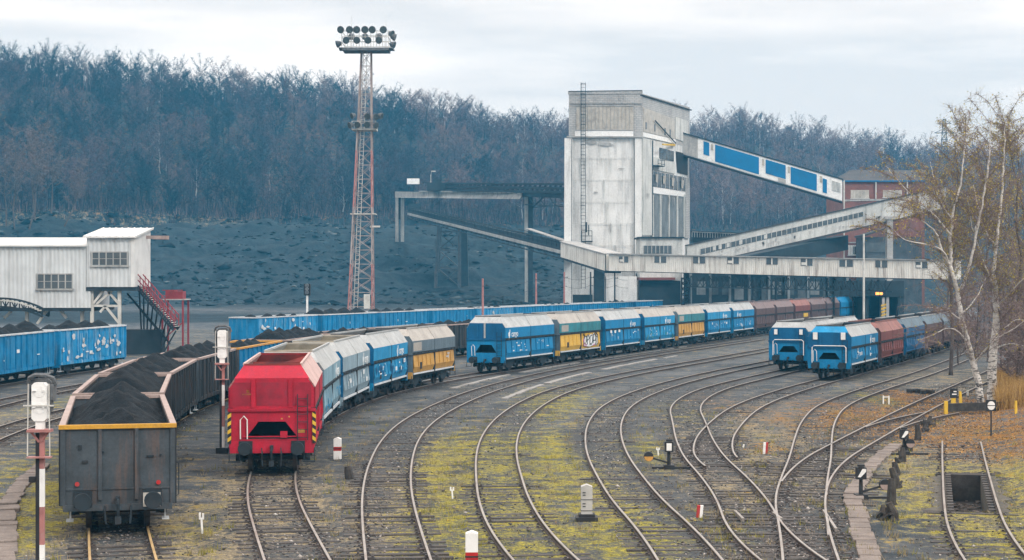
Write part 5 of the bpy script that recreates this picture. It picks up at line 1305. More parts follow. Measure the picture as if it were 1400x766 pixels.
for x0,x1,y0,y1,yy in ((126.8,175,345.5,362.5,HY-.24),(51.5,99.5,375.5,394.5,HY-.1)):
    X0_,X1_=hx(x0),hx(x1); Z0_,Z1_=tz(y1,HY),tz(y0,HY)
    m=MB(); m.bx(X0_,X1_,yy,yy+.06,Z0_,Z1_); w=m.build('window',M['glassdark'],hs)
    m=MB()
    for i in range(6): x=lerp(X0_,X1_,i/5); m.bx(x-.05,x+.05,yy-.06,yy-.005,Z0_,Z1_)
    m.bx(X0_-.1,X1_+.1,yy-.065,yy-.002,Z1_,Z1_+.09); m.bx(X0_-.06,X1_+.06,yy-.05,yy-.004,(Z0_+Z1_)/2-.02,(Z0_+Z1_)/2+.03); m.build('frame',M['beam_pale'],w)
    m=MB(); m.bx(X0_-.15,X1_+.15,yy-.12,yy,Z0_-.17,Z0_-.01); m.build('sill',M['beam_pale'],w)
def leg(px0,py0,px1,py1,Y,w=.28,name='leg'):
    m=MB(); p=at(px0,py0,Y); q=at(px1,py1,Y); 
    if name=='leg': q.z=0
    m.bar(p,q,w); m.build(name,M['steelpale'],hs)
for px,Y in ((126,HY+.3),(163.5,HY+.3),(163.5,HY+6),(126,HY+6),(112.5,HY+1),(37,HY+1),(112.5,HY+8),(37,HY+8)): leg(px,393 if px>120 else 421,px,440,Y)
for a_ in ((128,415,144,394),(144,394,162,415),(126,418,162,418.5),(144,418.5,162,441),(144,418.5,137,427),(132,416,153,398)): leg(a_[0],a_[1],a_[2],a_[3],HY+.3,.2,'brace')
for a_ in ((81,422,91,435),(58,433,51,443),(66,423,60,430),(6,435,15,426)): leg(a_[0],a_[1],a_[2],a_[3],HY+.8,.22,'brace')
m=MB(); m.bx(hx(118),hx(186),HY-.1,HY+TD,zt0-.35,zt0-.02); m.bx(xa,hx(124),HY,HY+DY,z0-.3,z0-.02); m.build('floor_beam',M['steeldark'],hs)
m=MB(); p=at(200,324.5,HY+5); m.bar(p,at(231,324.8,HY+5),.2,.3); m.bar(at(208,326.5,HY+5),at(231,327,HY+5),.1,.12); m.build('hoist_beam',M['rim_pink'],hs)
arc=thing('arched_truss','dark arched conveyor truss below the corrugated loading house','truss',(hx(15),HY+4,0))
m=MB()
for s in (0,2.2):
    for k,dz in ((0,0),(1,-.75)):
        pts=[]
        for i in range(15):
            u=i/14; px=lerp(-30,58,u); py=408+ (max(0,u-.35)**2)*32; pts.append(at(px,py,HY-1.2)+Vector((0,s,dz)))
        for p,q in zip(pts,pts[1:]): m.bar(p,q,.16)
        if k==0: up_=pts
        else:
            for i,(p,q) in enumerate(zip(up_,pts)):
                m.bar(p,q,.1)
                if i<14: m.bar(p if i%2 else q,(pts if i%2 else up_)[i+1],.09)
m.build('truss',M['steeldark'],arc)
m=MB()
for i in range(22): u=i/21; p=at(lerp(-28,54,u),411+(max(0,u-.35)**2)*32,HY-1.3); m.box(p,(.34,.1,.12))
m.build('handrail',M['steelpale'],arc)
# stair with red railing, machinery frame
sr=thing('staircase','steep dark steel staircase with red railings beside the loading house','staircase',(hx(215),HY+2,0))
s0=at(187,392,HY+1.5); s1=at(238,450,HY-.5)
m=MB(); d=s1-s0
for off in (0,2.1):
    m.bar(s0+Vector((0,off,0)),s1+Vector((0,off,0)),.12,.4)
m.build('stringer',M['steeldark'],sr)
for i in range(22):
    p=s0.lerp(s1,(i+.5)/22); MB().box(p+Vector((0,1.05,.12)),(.3,2.1,.05)).build('tread',M['steelpale'] if i%3==1 else M['concrete_dirty'],sr)
for off in (-.02,2.12):
    m=MB()
    for h in (.55,1.05): m.bar(s0+Vector((0,off,h+.15)),s1+Vector((0,off,h+.15)),.07)
    for i in range(12): p=s0.lerp(s1,i/11)+Vector((0,off,0)); m.bar(p,p+Vector((0,0,1.3)),.07)
    m.build('railing',M['redrail'],sr)
m=MB()
for i in range(9): p=s0.lerp(s1,i/8); m.bar(p+Vector((-.2,1.9,-.2)),Vector((p.x-1.4*i/8,p.y+1.9,max(0,p.z-4))),.12); 
for i in range(6): p=s0.lerp(s1,i/8); m.bar(p+Vector((-1.2,1.5,-.6)),p+Vector((.6,1.5,-2.8)),.14)
m.bx(s0.x-1.5,s1.x-1.6,HY+1.8,HY+3.6,0,2.2); m.build('substructure',M['steeldark'],sr)
dv=thing('drive_station','small red framed drive station at the foot of the red staircase','machinery platform',(hx(238),HY+5,0))
m=MB(); p0=at(222,412,HY+4); p1=at(250,412,HY+4)
for q in (p0,p1):
    for dy in (0,2.6): m.bar(Vector((q.x,HY+4+dy,0)),Vector((q.x,HY+4+dy,q.z+.1)),.16)
m.bar(Vector((p0.x,HY+4,1.2)),Vector((p1.x,HY+4,2.8)),.1)
for h in (.5,1.0): m.bar(p0+Vector((0,0,h)),p1+Vector((0,0,h)),.07)
m.build('frame',M['redrail'],dv)
m=MB(); m.bx(p0.x-.2,p1.x+.2,HY+3.8,HY+6.8,p0.z+.1,p0.z+.2); m.build('deck',M['concrete_dirty'],dv)
m=MB(); m.bx(p0.x+.2,p0.x+1.0,HY+4.4,HY+6,p0.z+.2,p0.z+1.0); m.bx(p1.x-.9,p1.x-.1,HY+4.4,HY+6,p0.z+.2,p0.z+.9); m.tube((p0.x+.9,HY+5,p0.z+.6),(p1.x-.9,HY+5,p0.z+.6),.3,n=10); m.build('motor',M['redrail'],dv)

# ---- wire poles between the trains ---------------------------------------------
def wire_pole(px,ytop,Y,label,mat):
    x=at(px,383,Y).x; t=thing('wire_pole',label,'pole',(x,Y,0),0,'wire poles in front of the tower')
    z=tz(ytop,Y); m=MB().path([(x,Y,0),(x,Y,z)],[.16,.11],8); m.build('shaft',M[mat],t)
    m=MB(); m.bar((x-.1,Y-.2,z-.9),(x+.5,Y-.2,z-.9),.06); m.tube((x+.42,Y-.2,z-.95),(x+.42,Y-.2,z-.7),.06,n=6); m.bar((x,Y,z-2.1),(x+.4,Y-.2,z-2.1),.05); m.build('insulator_arm',M['steeldark'],t)
    return Vector((x,Y-.2,z-.75))
tops=[]
for px,yt,lb,mt in ((660,381,'reddish wire pole farthest left, behind the far blue gondolas','polered'),(733,374,'reddish wire pole midway between the pier and the tower','polered'),(771.5,372,'rust red wire pole at the left edge of the white tower','polered'),(807.5,372,'dark wire pole in front of the lower tower wall, left of the chute','steeldark'),(840.5,373,'dark wire pole in front of the white base wall','steeldark'),(870,374,'dark wire pole at the right end of the white base wall','steeldark'),(897.5,374,'dark wire pole in front of the dark bay','steeldark')):
    k=.0; u=(px-CX)/FOC; Y=(TR['P'].x(200)-4.2-.365*200)/(u-.365) if px>700 else 205+ (px-660)*.22
    tops.append(wire_pole(px,yt,Y,lb,mt))
m=MB()
for p,q in zip(tops,tops[1:]):
    for dz in (0,-1.3):
        pts=[p.lerp(q,i/8)+Vector((0,0,dz-.45*4*(i/8)*(1-i/8))) for i in range(9)]; m.path(pts,.022,4,cap=False)
o=m.build('overhead_wire',M['steeldark']); tag(o,'thin overhead wires sagging between the poles before the tower','wire')
# electricity pylon on the far ridge
PY=560.0; px_=at(1291,383,PY).x; pz0,pz1=tz(222,PY),tz(163,PY)
py_=thing('power_pylon','grey electricity pylon on the far ridge above the birch','pylon',(px_,PY,pz0-6))
m=MB(); lattice(m,(px_,PY,pz0-6),(px_,PY,pz1),3.4,.8,9,.1,.12)
for z,w in ((pz1-1.5,2.2),(pz1-4.5,3.2),(pz1-9,3.6)): m.bar((px_-w,PY,z),(px_+w,PY,z),.22); m.bar((px_-w,PY,z),(px_,PY,z+1.4),.14); m.bar((px_+w,PY,z),(px_,PY,z+1.4),.14)
m.build('lattice',M['gondark'],py_)
# ================================================================== small things in the yard
def signal(px,ytop,ybot,Y,bh,label,head_w=.62):
    c=at(px,ytop,Y); zt=c.z; x=c.x; zb=zt-bh
    t=thing('railway_signal',label,'railway signal',(x,Y,0),0,'railway signals seen from behind')
    def oct_(w,z0,z1,y0,y1,cut=.1):
        return [(x-w,y0,z0+cut),(x-w,y0,z1-cut),(x-w+cut,y0,z1),(x+w-cut,y0,z1),(x+w,y0,z1-cut),(x+w,y0,z0+cut),(x+w-cut,y0,z0),(x-w+cut,y0,z0)],(0,y1-y0,0)
    a,b=oct_(.26,zb+.14,zt-.02,Y+.1,Y+.14,.12); MB().prism(a,b).build('backboard',M['lamp'],t)
    m=MB(); a,b=oct_(.17,zb+.02,zt-.1,Y-.13,Y+.09,.06); m.prism(a,b); m.bx(x-.09,x+.09,Y-.1,Y+.06,zb-.16,zb+.03); hd=m.build('lamp_case',M['white'],t)
    m=MB()
    for k in (.3,.68):
        z=lerp(zt,zb,k); m.tube((x,Y-.138,z),(x,Y-.13,z),.13,n=20)
        m.bx(x-.14,x-.06,Y-.18,Y-.13,z+.01,z+.03); m.bx(x+.09,x+.12,Y-.18,Y-.13,z,z+.04)
    m.build('case_door',M['white'],hd)
    m=MB(); m.path([(x-.31,Y+.12,zt-.16),(x-.26,Y+.05,zt+.0),(x-.12,Y-.02,zt+.07),(x+.12,Y-.02,zt+.07),(x+.26,Y+.05,zt+.0),(x+.31,Y+.12,zt-.16)],.05,6)
    for s in (-1,1):
        m.bx(x+s*.225,x+s*.29,Y-.04,Y+.26,zt-.5,zt-.14); m.bx(x+s*.225,x+s*.28,Y-.02,Y+.24,zb+.34,zt-.63)
    m.build('hood',M['lamp'],t)
    m=MB()
    for s in (-1,1): m.bar((x+s*.23,Y-.16,zt-.12),(x+s*.25,Y-.16,zb-.75),.022)
    m.bar((x-.34,Y-.17,lerp(zt,zb,.62)),(x+.34,Y-.17,lerp(zt,zb,.62)),.03); m.build('guard_bar',M['steelpale'],t)
    m=MB(); m.bx(x-.26,x+.26,Y-.2,Y+.1,zb-.22,zb-.16); m.bx(x-.26,x+.26,Y-.2,Y+.02,zb-.8,zb-.77); m.bar((x-.2,Y-.1,zb-.2),(x-.02,Y-.05,zb-.45),.05); m.bar((x+.2,Y-.1,zb-.2),(x+.02,Y-.05,zb-.45),.05); m.build('bracket',M['polered'],t)
    z=zb-.2; k=0; L_=.85 if Y<50 else .8
    while z>0:
        z1=max(0,z-L_); MB().bx(x-.01,x+.09,Y-.06,Y+.04,z1,z).build('pole_band',M['polered' if k%2==0 else 'white'],t); z=z1; k+=1
    m=MB(); m.bx(x-.1,x-.012,Y-.05,Y+.06,0,zb-.25); m.build('pole',M['black'],t)
    m=MB(); m.bx(x-.24,x-.1,Y-.1,Y+.05,zb-1.35,zb-1.22); m.bx(x-.22,x+.22,Y-.2,Y+.22,0,.22); m.build('junction_box',M['black'],t)
signal(55.5,517,573,38.5,.98,'big white-cased railway signal left of the grey gondola, on a red-white pole')
signal(304,448,489,66.0,1.2,'slim white railway signal between black gondolas and red hopper wagon')
t=thing('railway_signal','small dark colour-light signal beyond the worn blue gondola','railway signal',(at(420,400,183).x,183,0),0,'distant signal')
x=t.location.x; MB().bx(x-.35,x+.35,182.8,183.1,tz(404,183),tz(388,183)).build('lamp_case',M['black'],t); MB().bx(x-.1,x+.1,182.9,183.1,0,tz(404,183)).build('pole',M['white'],t)
m=MB()
for k in (.25,.55,.85): m.tube((x,182.8,lerp(tz(404,183),tz(388,183),k)),(x,182.5,lerp(tz(404,183),tz(388,183),k)),.2,n=10)
m.build('hood',M['lamp'],t)
def banded_post(px,ytop,ybase,label,w=.26,band=True,base=False,Y=None):
    g=on_ground(px,ybase) if Y is None else Vector((at(px,383,Y).x,Y,0)); Y=g.y; h=tz(ytop,Y); x=g.x
    t=thing('marker_post',label,'marker post',(x,Y,0))
    if band:
        for z0,z1,mt in ((0,.42*h,'white'),(.42*h,.62*h,'signred'),(.62*h,h,'white')): MB().bx(x-w/2,x+w/2,Y-w/2,Y+w/2,z0,z1).build('band',M[mt],t)
        MB().prism([(x-w/2,Y-w/2,h),(x+w/2,Y-w/2,h),(x,Y-w/2,h+.05)],(0,w,0)).build('cap',M['white'],t)
        MB().bx(x-w/2-.01,x+w/2+.01,Y-w/2-.01,Y+w/2+.01,.515*h,.545*h).build('dark_line',M['black'],t)
    else:
        m=MB(); m.bx(x-w/2,x+w/2,Y-w/2,Y+w/2,.16,h); m.prism([(x-w/2,Y-w/2,h),(x+w/2,Y-w/2,h),(x,Y-w/2,h+.06)],(0,w,0)); m.build('shaft',M['concrete_dirty'],t)
        m=MB()
        for z in (.3,.62): m.bx(x-w/2-.008,x+w/2+.008,Y-w/2-.008,Y+w/2+.008,z*h,z*h+.018)
        for z in (.42,.5,.75,.82): m.bx(x-w/2+.04,x-w/2+.12,Y-w/2-.01,Y-w/2,z*h,z*h+.025)
        m.build('weather_line',M['black'],t)
        m=MB(); m.bx(x-.3,x+.3,Y-.3,Y+.3,0,.12); m.bx(x-.22,x+.22,Y-.22,Y+.22,.12,.2); m.build('base',M['black'],t)
    return t
banded_post(461.5,600,628,'short white post with one red band beside the red hopper wagon',.27)
banded_post(645,729,795,'white post with a red band at the bottom edge, left of the mossy track',.27)
banded_post(802,665,712,'grey-white weathered concrete post on a black base between two curved tracks',.31,False)
def peg(px,y0,y1,label,cols=('signred','white'),w=.12):
    g=on_ground(px,y1); Y=g.y; x=g.x; h=tz(y0,Y); t=thing('clearance_peg',label,'marker peg',(x,Y,0))
    for i,c in enumerate(cols): 
        m=MB(); m.prism([(x-w/2+i*w/2,Y-.05,0),(x+i*w/2,Y-.05,0),(x+.03+i*w/2,Y-.05,h),(x-w/2+.03+i*w/2,Y-.05,h)],(0,.1,0)); m.build('half',M[c],t)
peg(956,691,708,'red and white peg in the gravel left of the crossing rails',('signred','white'),.17)
peg(1046,605,621,'white and red peg in orange leaves right of the track switch',('white','signred'),.17)
peg(1016,0+608,612,'tiny white peg by the branch switch',('white','white'),.05)
def fork(px,y0,y1,label,twin=False):
    g=on_ground(px,y1); Y=g.y; x=g.x; h=tz(y0,Y); m=MB()
    if twin:
        m.bx(x-.2,x-.14,Y-.03,Y+.03,0,h); m.bx(x+.1,x+.16,Y-.03,Y+.03,0,h*.97); m.bx(x-.2,x+.16,Y-.025,Y+.025,h*.8,h*.88)
    else:
        m.bar((x+.02,Y,0),(x,Y,h*.72),.045); m.bx(x-.065,x-.02,Y-.02,Y+.02,h*.7,h); m.bx(x+.02,x+.065,Y-.02,Y+.02,h*.7,h*.97); m.bx(x-.065,x+.065,Y-.018,Y+.018,h*.68,h*.76)
    tag(m.build('cable_marker',M['white']),label,'cable marker')
fork(275.5,701,730,'small white cable marker in dry grass right of the grey gondola'); fork(618,666,682,'small white cable marker in moss between two curved tracks'); fork(899.5,612,623,'tiny white cable marker beside the switch lantern'); fork(1212,541,553,'twin-post white cable marker in yellow moss left of the birches',True)
m=MB(); g=on_ground(478,655); m.path([g,g+Vector((-.05,0,.3)),g+Vector((-.08,0,.42))],[.16,.13,.09],8); tag(m.build('stump',M['wood']),'small dark stump near the white post with a red band','stump')
g=on_ground(1258,538); m=MB()
for i in range(9): m.box(g+Vector((random.uniform(-.5,.5),random.uniform(-.6,.6),.12)),(.5,.3,.2),random.random()*3)
tag(m.build('scrap_heap',M['wood']),'small dark heap of scrap on the ash left of the birches','scrap heap')
def switch_lantern(px,ybase,label,kind=0,side=-1):
    g=on_ground(px,ybase); x,Y=g.x,g.y; z0=.0
    if px>1150: z0=max(0,terrain(x,Y)-.25)
    t=thing('switch_stand',label,'switch stand',(x,Y,0))
    m=MB(); m.bx(x-.18,x+.18,Y-.2,Y+.2,z0,z0+.14); m.bx(x-.6,x+.9,Y-.07,Y+.07,z0,z0+.07); m.build('base',M['black'],t)
    m=MB(); m.tube((x,Y,z0+.1),(x,Y,z0+.62),.07,.055,8); m.build('stem',M['black'],t)
    m=MB(); m.bx(x-.145,x+.145,Y-.14,Y+.14,z0+.6,z0+.96); m.bx(x-.1,x+.1,Y-.08,Y+.08,z0+.98,z0+1.04); hd=m.build('lantern',M['black'],t)
    m=MB()
    if kind==0: m.bx(x-.095,x+.085,Y-.152,Y-.14,z0+.65,z0+.91)
    else: m.prism([(x-.125,Y-.15,z0+.67),(x-.03,Y-.15,z0+.67),(x+.125,Y-.15,z0+.83),(x+.125,Y-.15,z0+.92),(x+.02,Y-.15,z0+.92)],(0,.012,0))
    m.build('lantern_face',M['white'],hd)
    m=MB(); m.bar((x,Y,z0+.2),(x+side*.72,Y-.05,z0+.42),.06); m.build('lever',M['black'],t)
    m=MB(); m.tube((x+side*.72,Y-.13,z0+.44),(x+side*.72,Y+.05,z0+.44),.17,n=16); w=m.build('counterweight',M['black'],t)
    m=MB(); m.prism([(x+side*.72+.16*math.cos(a),Y-.135,z0+.44+.16*math.sin(a)) for a in [math.pi+math.pi*i/10 for i in range(11)]],(0,-.01,0)); m.build('painted_half',M['rim_orange'] if kind==0 else M['rim_pink'],w)
switch_lantern(914.5,641,'switch lantern with white face and weighted lever among the curved tracks',0,-1)
switch_lantern(1177,682,'switch stand with a white arrow on its lantern beside the stone footpath',1,1)
switch_lantern(1236,622,'switch stand with a slanted white lantern face at the far end of the footpath',1,.3)
# dwarf signal, stop timber, yellow posts
def ground_right(px,py):
    g=on_ground(px,py)
    for _ in range(6): z=terrain(g.x,g.y); g=on_ground(px,py,z)
    return g
g=ground_right(1355,596); x,Y,z=g
t=thing('dwarf_signal','round white and black dwarf signal disc on a thin pole in brown leaves','shunting signal',(x,Y,z))
h=tz(547,Y); MB().tube((x,Y,z-.1),(x,Y,h-.3),.035,.03,6).build('pole',M['black'],t)
MB().bx(x-.2,x+.2,Y-.02,Y+.1,h-.47,h).build('board',M['black'],t)
m=MB()
for s in (0,1): m.prism([(x+.155*math.cos(a),Y-.03,h-.235+(.018 if s==0 else -.018)+.165*math.sin(a)) for a in [math.pi*s+math.pi*i/12 for i in range(13)]],(0,.012,0))
m.build('disc_half',M['white'],t)
g0=ground_right(1293,566); g1=ground_right(1372,560)
t=thing('buffer_stop','dark timber buffer stop across the end of the short siding','buffer stop',(g0.x,g0.y,0))
m=MB(); zz=max(g0.z,g1.z)+.2; m.bar(Vector((g0.x,g0.y,zz)),Vector((g1.x,g1.y,zz)),.3,.4); m.build('beam',M['wood'],t)
m=MB(); m.bx(g0.x-.12,g0.x+.04,g0.y-.28,g0.y-.1,0,zz+.35); m.build('yellow_post',M['warnyellow'],t)
g=ground_right(1304,556); x,Y,z=g
t=thing('stop_sign_board','small black stop sign board on yellow legs behind the timber stop','sign',(x,Y,z))
MB().bx(x-.2,x+.2,Y-.03,Y+.03,z+.45,z+.95).build('board',M['black'],t)
m=MB(); m.bx(x-.1,x+.14,Y-.045,Y-.03,z+.62,z+.68); m.bx(x-.02,x+.14,Y-.045,Y-.03,z+.76,z+.82); m.build('marking',M['white'],t)
m=MB(); m.bx(x-.14,x+.1,Y-.02,Y+.06,z-.1,z+.47); m.build('leg',M['warnyellow'],t)
m=MB(); m.prism([(x+.3,Y,z-.1),(x+.46,Y,z-.1),(x+.44,Y,z+.45),(x+.4,Y,z+.8),(x+.3,Y,z+.8)],(0,.14,0)); m.build('yellow_shield',M['warnyellow'],t)
for px,y0,y1,lb in ((1365,537,556,'thin yellow post just right of the birch trunks'),(1389,548,566,'thin yellow post farther right in the dry leaves'),(1323,534,541,'small pale post between the stop sign and the birch')):
    g=ground_right(px,y1); m=MB(); m.bx(g.x-.05,g.x+.05,g.y-.05,g.y+.05,g.z-.1,tz(y0,g.y)); tag(m.build('yellow_post',M['warnyellow' if px!=1323 else 'steelpale']),lb,'post')
# row of rotten timber posts along the edge of the bank
for i,(px,y0,y1) in enumerate(((1216,694,711),(1221,688,712),(1209,692,708),(1218,655,690),(1224,632,650),(1223,640,668),(1234,612,632),(1243,603,617),(1254,581,602),(1266,574,590),(1270,569,583))):
    g=on_ground(px,y1); m=MB(); h=max(.35,tz(y0,g.y)); p=g+Vector((0,0,-.1))
    m.path([p,p+Vector((random.uniform(-.04,.04),.02,h*.6)),p+Vector((random.uniform(-.12,.12),.05,h+.1))],[.15,.14,random.uniform(.06,.12)],7)
    for k in range(3): a_=p+Vector((random.uniform(-.25,.25),random.uniform(-.5,.5),random.uniform(.05,.2))); m.path([a_,a_+Vector((random.uniform(-.2,.2),random.uniform(-.2,.2),random.uniform(.05,.25)))],[random.uniform(.07,.14),.04],6)
    tag(m.build('rotten_post',M['wood']),'rotten black timber post in the row along the mossy bank','timber post','rotten posts beside the footpath')
# stone footpaths
def footpath(pts,w0,w1,label,n,seed):
    rr=random.Random(seed); P=[on_ground(*p) for p in pts]; t=thing('footpath',label,'footpath',(P[0].x,P[0].y,0))
    t['kind']='structure'
    Ls=[0]
    for a,b in zip(P,P[1:]): Ls.append(Ls[-1]+(b-a).length)
    def pos(s):
        for i in range(len(P)-1):
            if s<=Ls[i+1]: return P[i].lerp(P[i+1],(s-Ls[i])/(Ls[i+1]-Ls[i])),(P[i+1]-P[i]).normalized()
        return P[-1],(P[-1]-P[-2]).normalized()
    s=0; 
    while s<Ls[-1]:
        l=rr.uniform(.55,.95); p,d=pos(s+l/2); w=lerp(w0,w1,s/Ls[-1])*rr.uniform(.9,1.08)
        mb=MB(); mb.box(p+Vector((rr.uniform(-.05,.05),0,rr.uniform(-.03,.03)+.02)),(w,l*.95,.14),math.atan2(-d.x,d.y)+rr.uniform(-.06,.06),0); o=mb.build('slab',M['slab'],t)
        mod=o.modifiers.new('b','BEVEL'); mod.width=.025; mod.segments=2
        s+=l
footpath([(1190,775),(1182,742),(1174,717),(1168,692),(1167,678),(1171,667),(1179,655),(1188,642),(1199,631),(1209,620),(1224,610)],.56,.52,'worn stone slab footpath curving beside the outer track on the right',0,3)
footpath([(3,790),(7,755),(9,715),(13,688),(27,664),(47,647),(58,638)],.6,.5,'narrow stone slab footpath in the bottom left corner',0,5)
# inspection pit
tm_=TR['M']; t=thing('inspection_pit','open dark inspection pit between the rails of the dead-end siding','inspection pit',(tm_.x(54),54,0))
for s in (-1,1):
    m=MB(); a0=Vector((tm_.x(PIT[1])+s*.98,PIT[1],-.62)); a1=Vector((tm_.x(PIT[2])+s*.98,PIT[2],-.62)); m.bar(a0,a1,.92,1.24); m.build('side_wall',M['slabdark'],t)
    m=MB()
    for i in range(15): p=a0.lerp(a1,(i+.5)/15)+Vector((-s*.38,0,.63)); m.box(p,(.18,.3,.08),-.24)
    m.build('edge_block',M['sleeper'],t)
m=MB()
for Y in (PIT[1],PIT[2]): m.box((tm_.x(Y),Y+(-.3 if Y==PIT[1] else .5),-.62),(2.85,.62 if Y==PIT[1] else 1.02,1.26),-.24)
m.build('end_wall',M['wood'],t)

m=MB().box((tm_.x(53.9),53.9,-.95),(1.25,9.6,.1),-.24); m.build('floor',M['wood'],t)
m=MB()
for i in range(160):
    Y=random.uniform(PIT[1]+.3,PIT[2]-.3); m.box((tm_.x(Y)+random.uniform(-.5,.5),Y,-.89+random.uniform(0,.05)),(random.uniform(.05,.16),random.uniform(.05,.16),.03),random.uniform(0,3))
o=m.build('leaf_litter',M['slab'],t); o['kind']='stuff'
# ---- loose stones and grass tufts (uncountable) -----------------------------------
def big_mesh(name,V,F,mat,kind='stuff',attr=None):
    me=bpy.data.meshes.new(name); V=np.asarray(V,dtype=np.float32); F=np.asarray(F,dtype=np.int32); k=F.shape[1]
    me.vertices.add(len(V)); me.vertices.foreach_set('co',V.reshape(-1)); me.loops.add(F.size); me.loops.foreach_set('vertex_index',F.reshape(-1))
    me.polygons.add(len(F)); me.polygons.foreach_set('loop_start',np.arange(0,F.size,k,dtype=np.int32)); me.update()
    if attr is not None:
        a=me.attributes.new('tone','FLOAT','POINT'); a.data.foreach_set('value',np.asarray(attr,dtype=np.float32))
    me.materials.append(mat); o=bpy.data.objects.new(name,me); COL.objects.link(o)
    if kind: o['kind']=kind
    return o
def tone_mat(name,cols,rough=.9):
    m,N,L,B=nt(name); a=N.new('ShaderNodeAttribute'); a.attribute_name='tone'
    r=N.new('ShaderNodeValToRGB'); e=r.color_ramp.elements
    while len(e)<len(cols): e.new(.5)
    for i,(p,c) in enumerate(cols): e[i].position=p; e[i].color=c4(c)
    L.new(a.outputs['Fac'],r.inputs['Fac']); L.new(r.outputs['Color'],B.inputs['Base Color']); B.inputs['Roughness'].default_value=rough; B.inputs['Specular IOR Level'].default_value=.15
    return m
def scatter_stones():
    base=np.array([(1,0,0),(0,1,0),(-1,0,0),(0,-1,0),(0,0,.8),(0,0,-.5)]); fc=np.array([(0,1,4),(1,2,4),(2,3,4),(3,0,4),(1,0,5),(2,1,5),(3,2,5),(0,3,5)])
    V=[];F=[];T=[];n=0
    keys='ABEFGHIJKMO'
    for _ in range(30000):
        k=random.choice(keys); y=36+74*random.random()**1.5; t=TR[k]
        if k=='I' and y<60: continue
        x=t.x(y)+random.gauss(0,.85)
        if cover_at(x,y)[0]>.28 and random.random()<.75: continue
        if not -30<x<34: continue
        z=terrain(x,y); s=random.uniform(.018,.05)*(1.6 if random.random()<.04 else 1)
        R_=RS.normal(size=(6,3))*.22+base; V.append(R_*s*np.array([1,1,.8])+np.array([x,y,z+s*.3])); F.append(fc+n); n+=6; T.append(np.full(6,random.random()))
    big_mesh('gravel',np.concatenate(V),np.concatenate(F),tone_mat('ballast_stone',[(0,(.04,.04,.042)),(.5,(.11,.10,.095)),(.85,(.2,.18,.165)),(1,(.42,.4,.38))]),attr=np.concatenate(T))
scatter_stones()
def spoil_lumps():
    base=np.array([(1,0,0),(0,1,0),(-1,0,0),(0,-1,0),(0,0,.8),(0,0,-.5)]); fc=np.array([(0,1,4),(1,2,4),(2,3,4),(3,0,4),(1,0,5),(2,1,5),(3,2,5),(0,3,5)])
    V=[];F=[];T=[];n=0
    for _ in range(8000):
        px=random.uniform(-60,800); f,c=hill_y(px); y=random.uniform(320,f+4); x=(px-CX)/FOC*y
        g=mnoise.noise(Vector((x*.06,y*.06,21)))
        if random.random()>.55+1.4*g: continue
        z=terrain(x,y); s_=random.lognormvariate(-1.0,.55)
        R_=(RS.normal(size=(6,3))*.28+base)*s_*np.array([1.3,1,.75]); V.append(R_+np.array([x,y,z])); F.append(fc+n); n+=6; T.append(np.full(6,min(1,max(0,.35+.5*g+random.gauss(0,.25)))))
    big_mesh('coal_rubble',np.concatenate(V),np.concatenate(F),tone_mat('spoil_lump',[(0,(.002,.008,.012)),(.5,(.012,.024,.032)),(.85,(.04,.06,.07)),(1,(.12,.14,.145))]),attr=np.concatenate(T))
spoil_lumps()
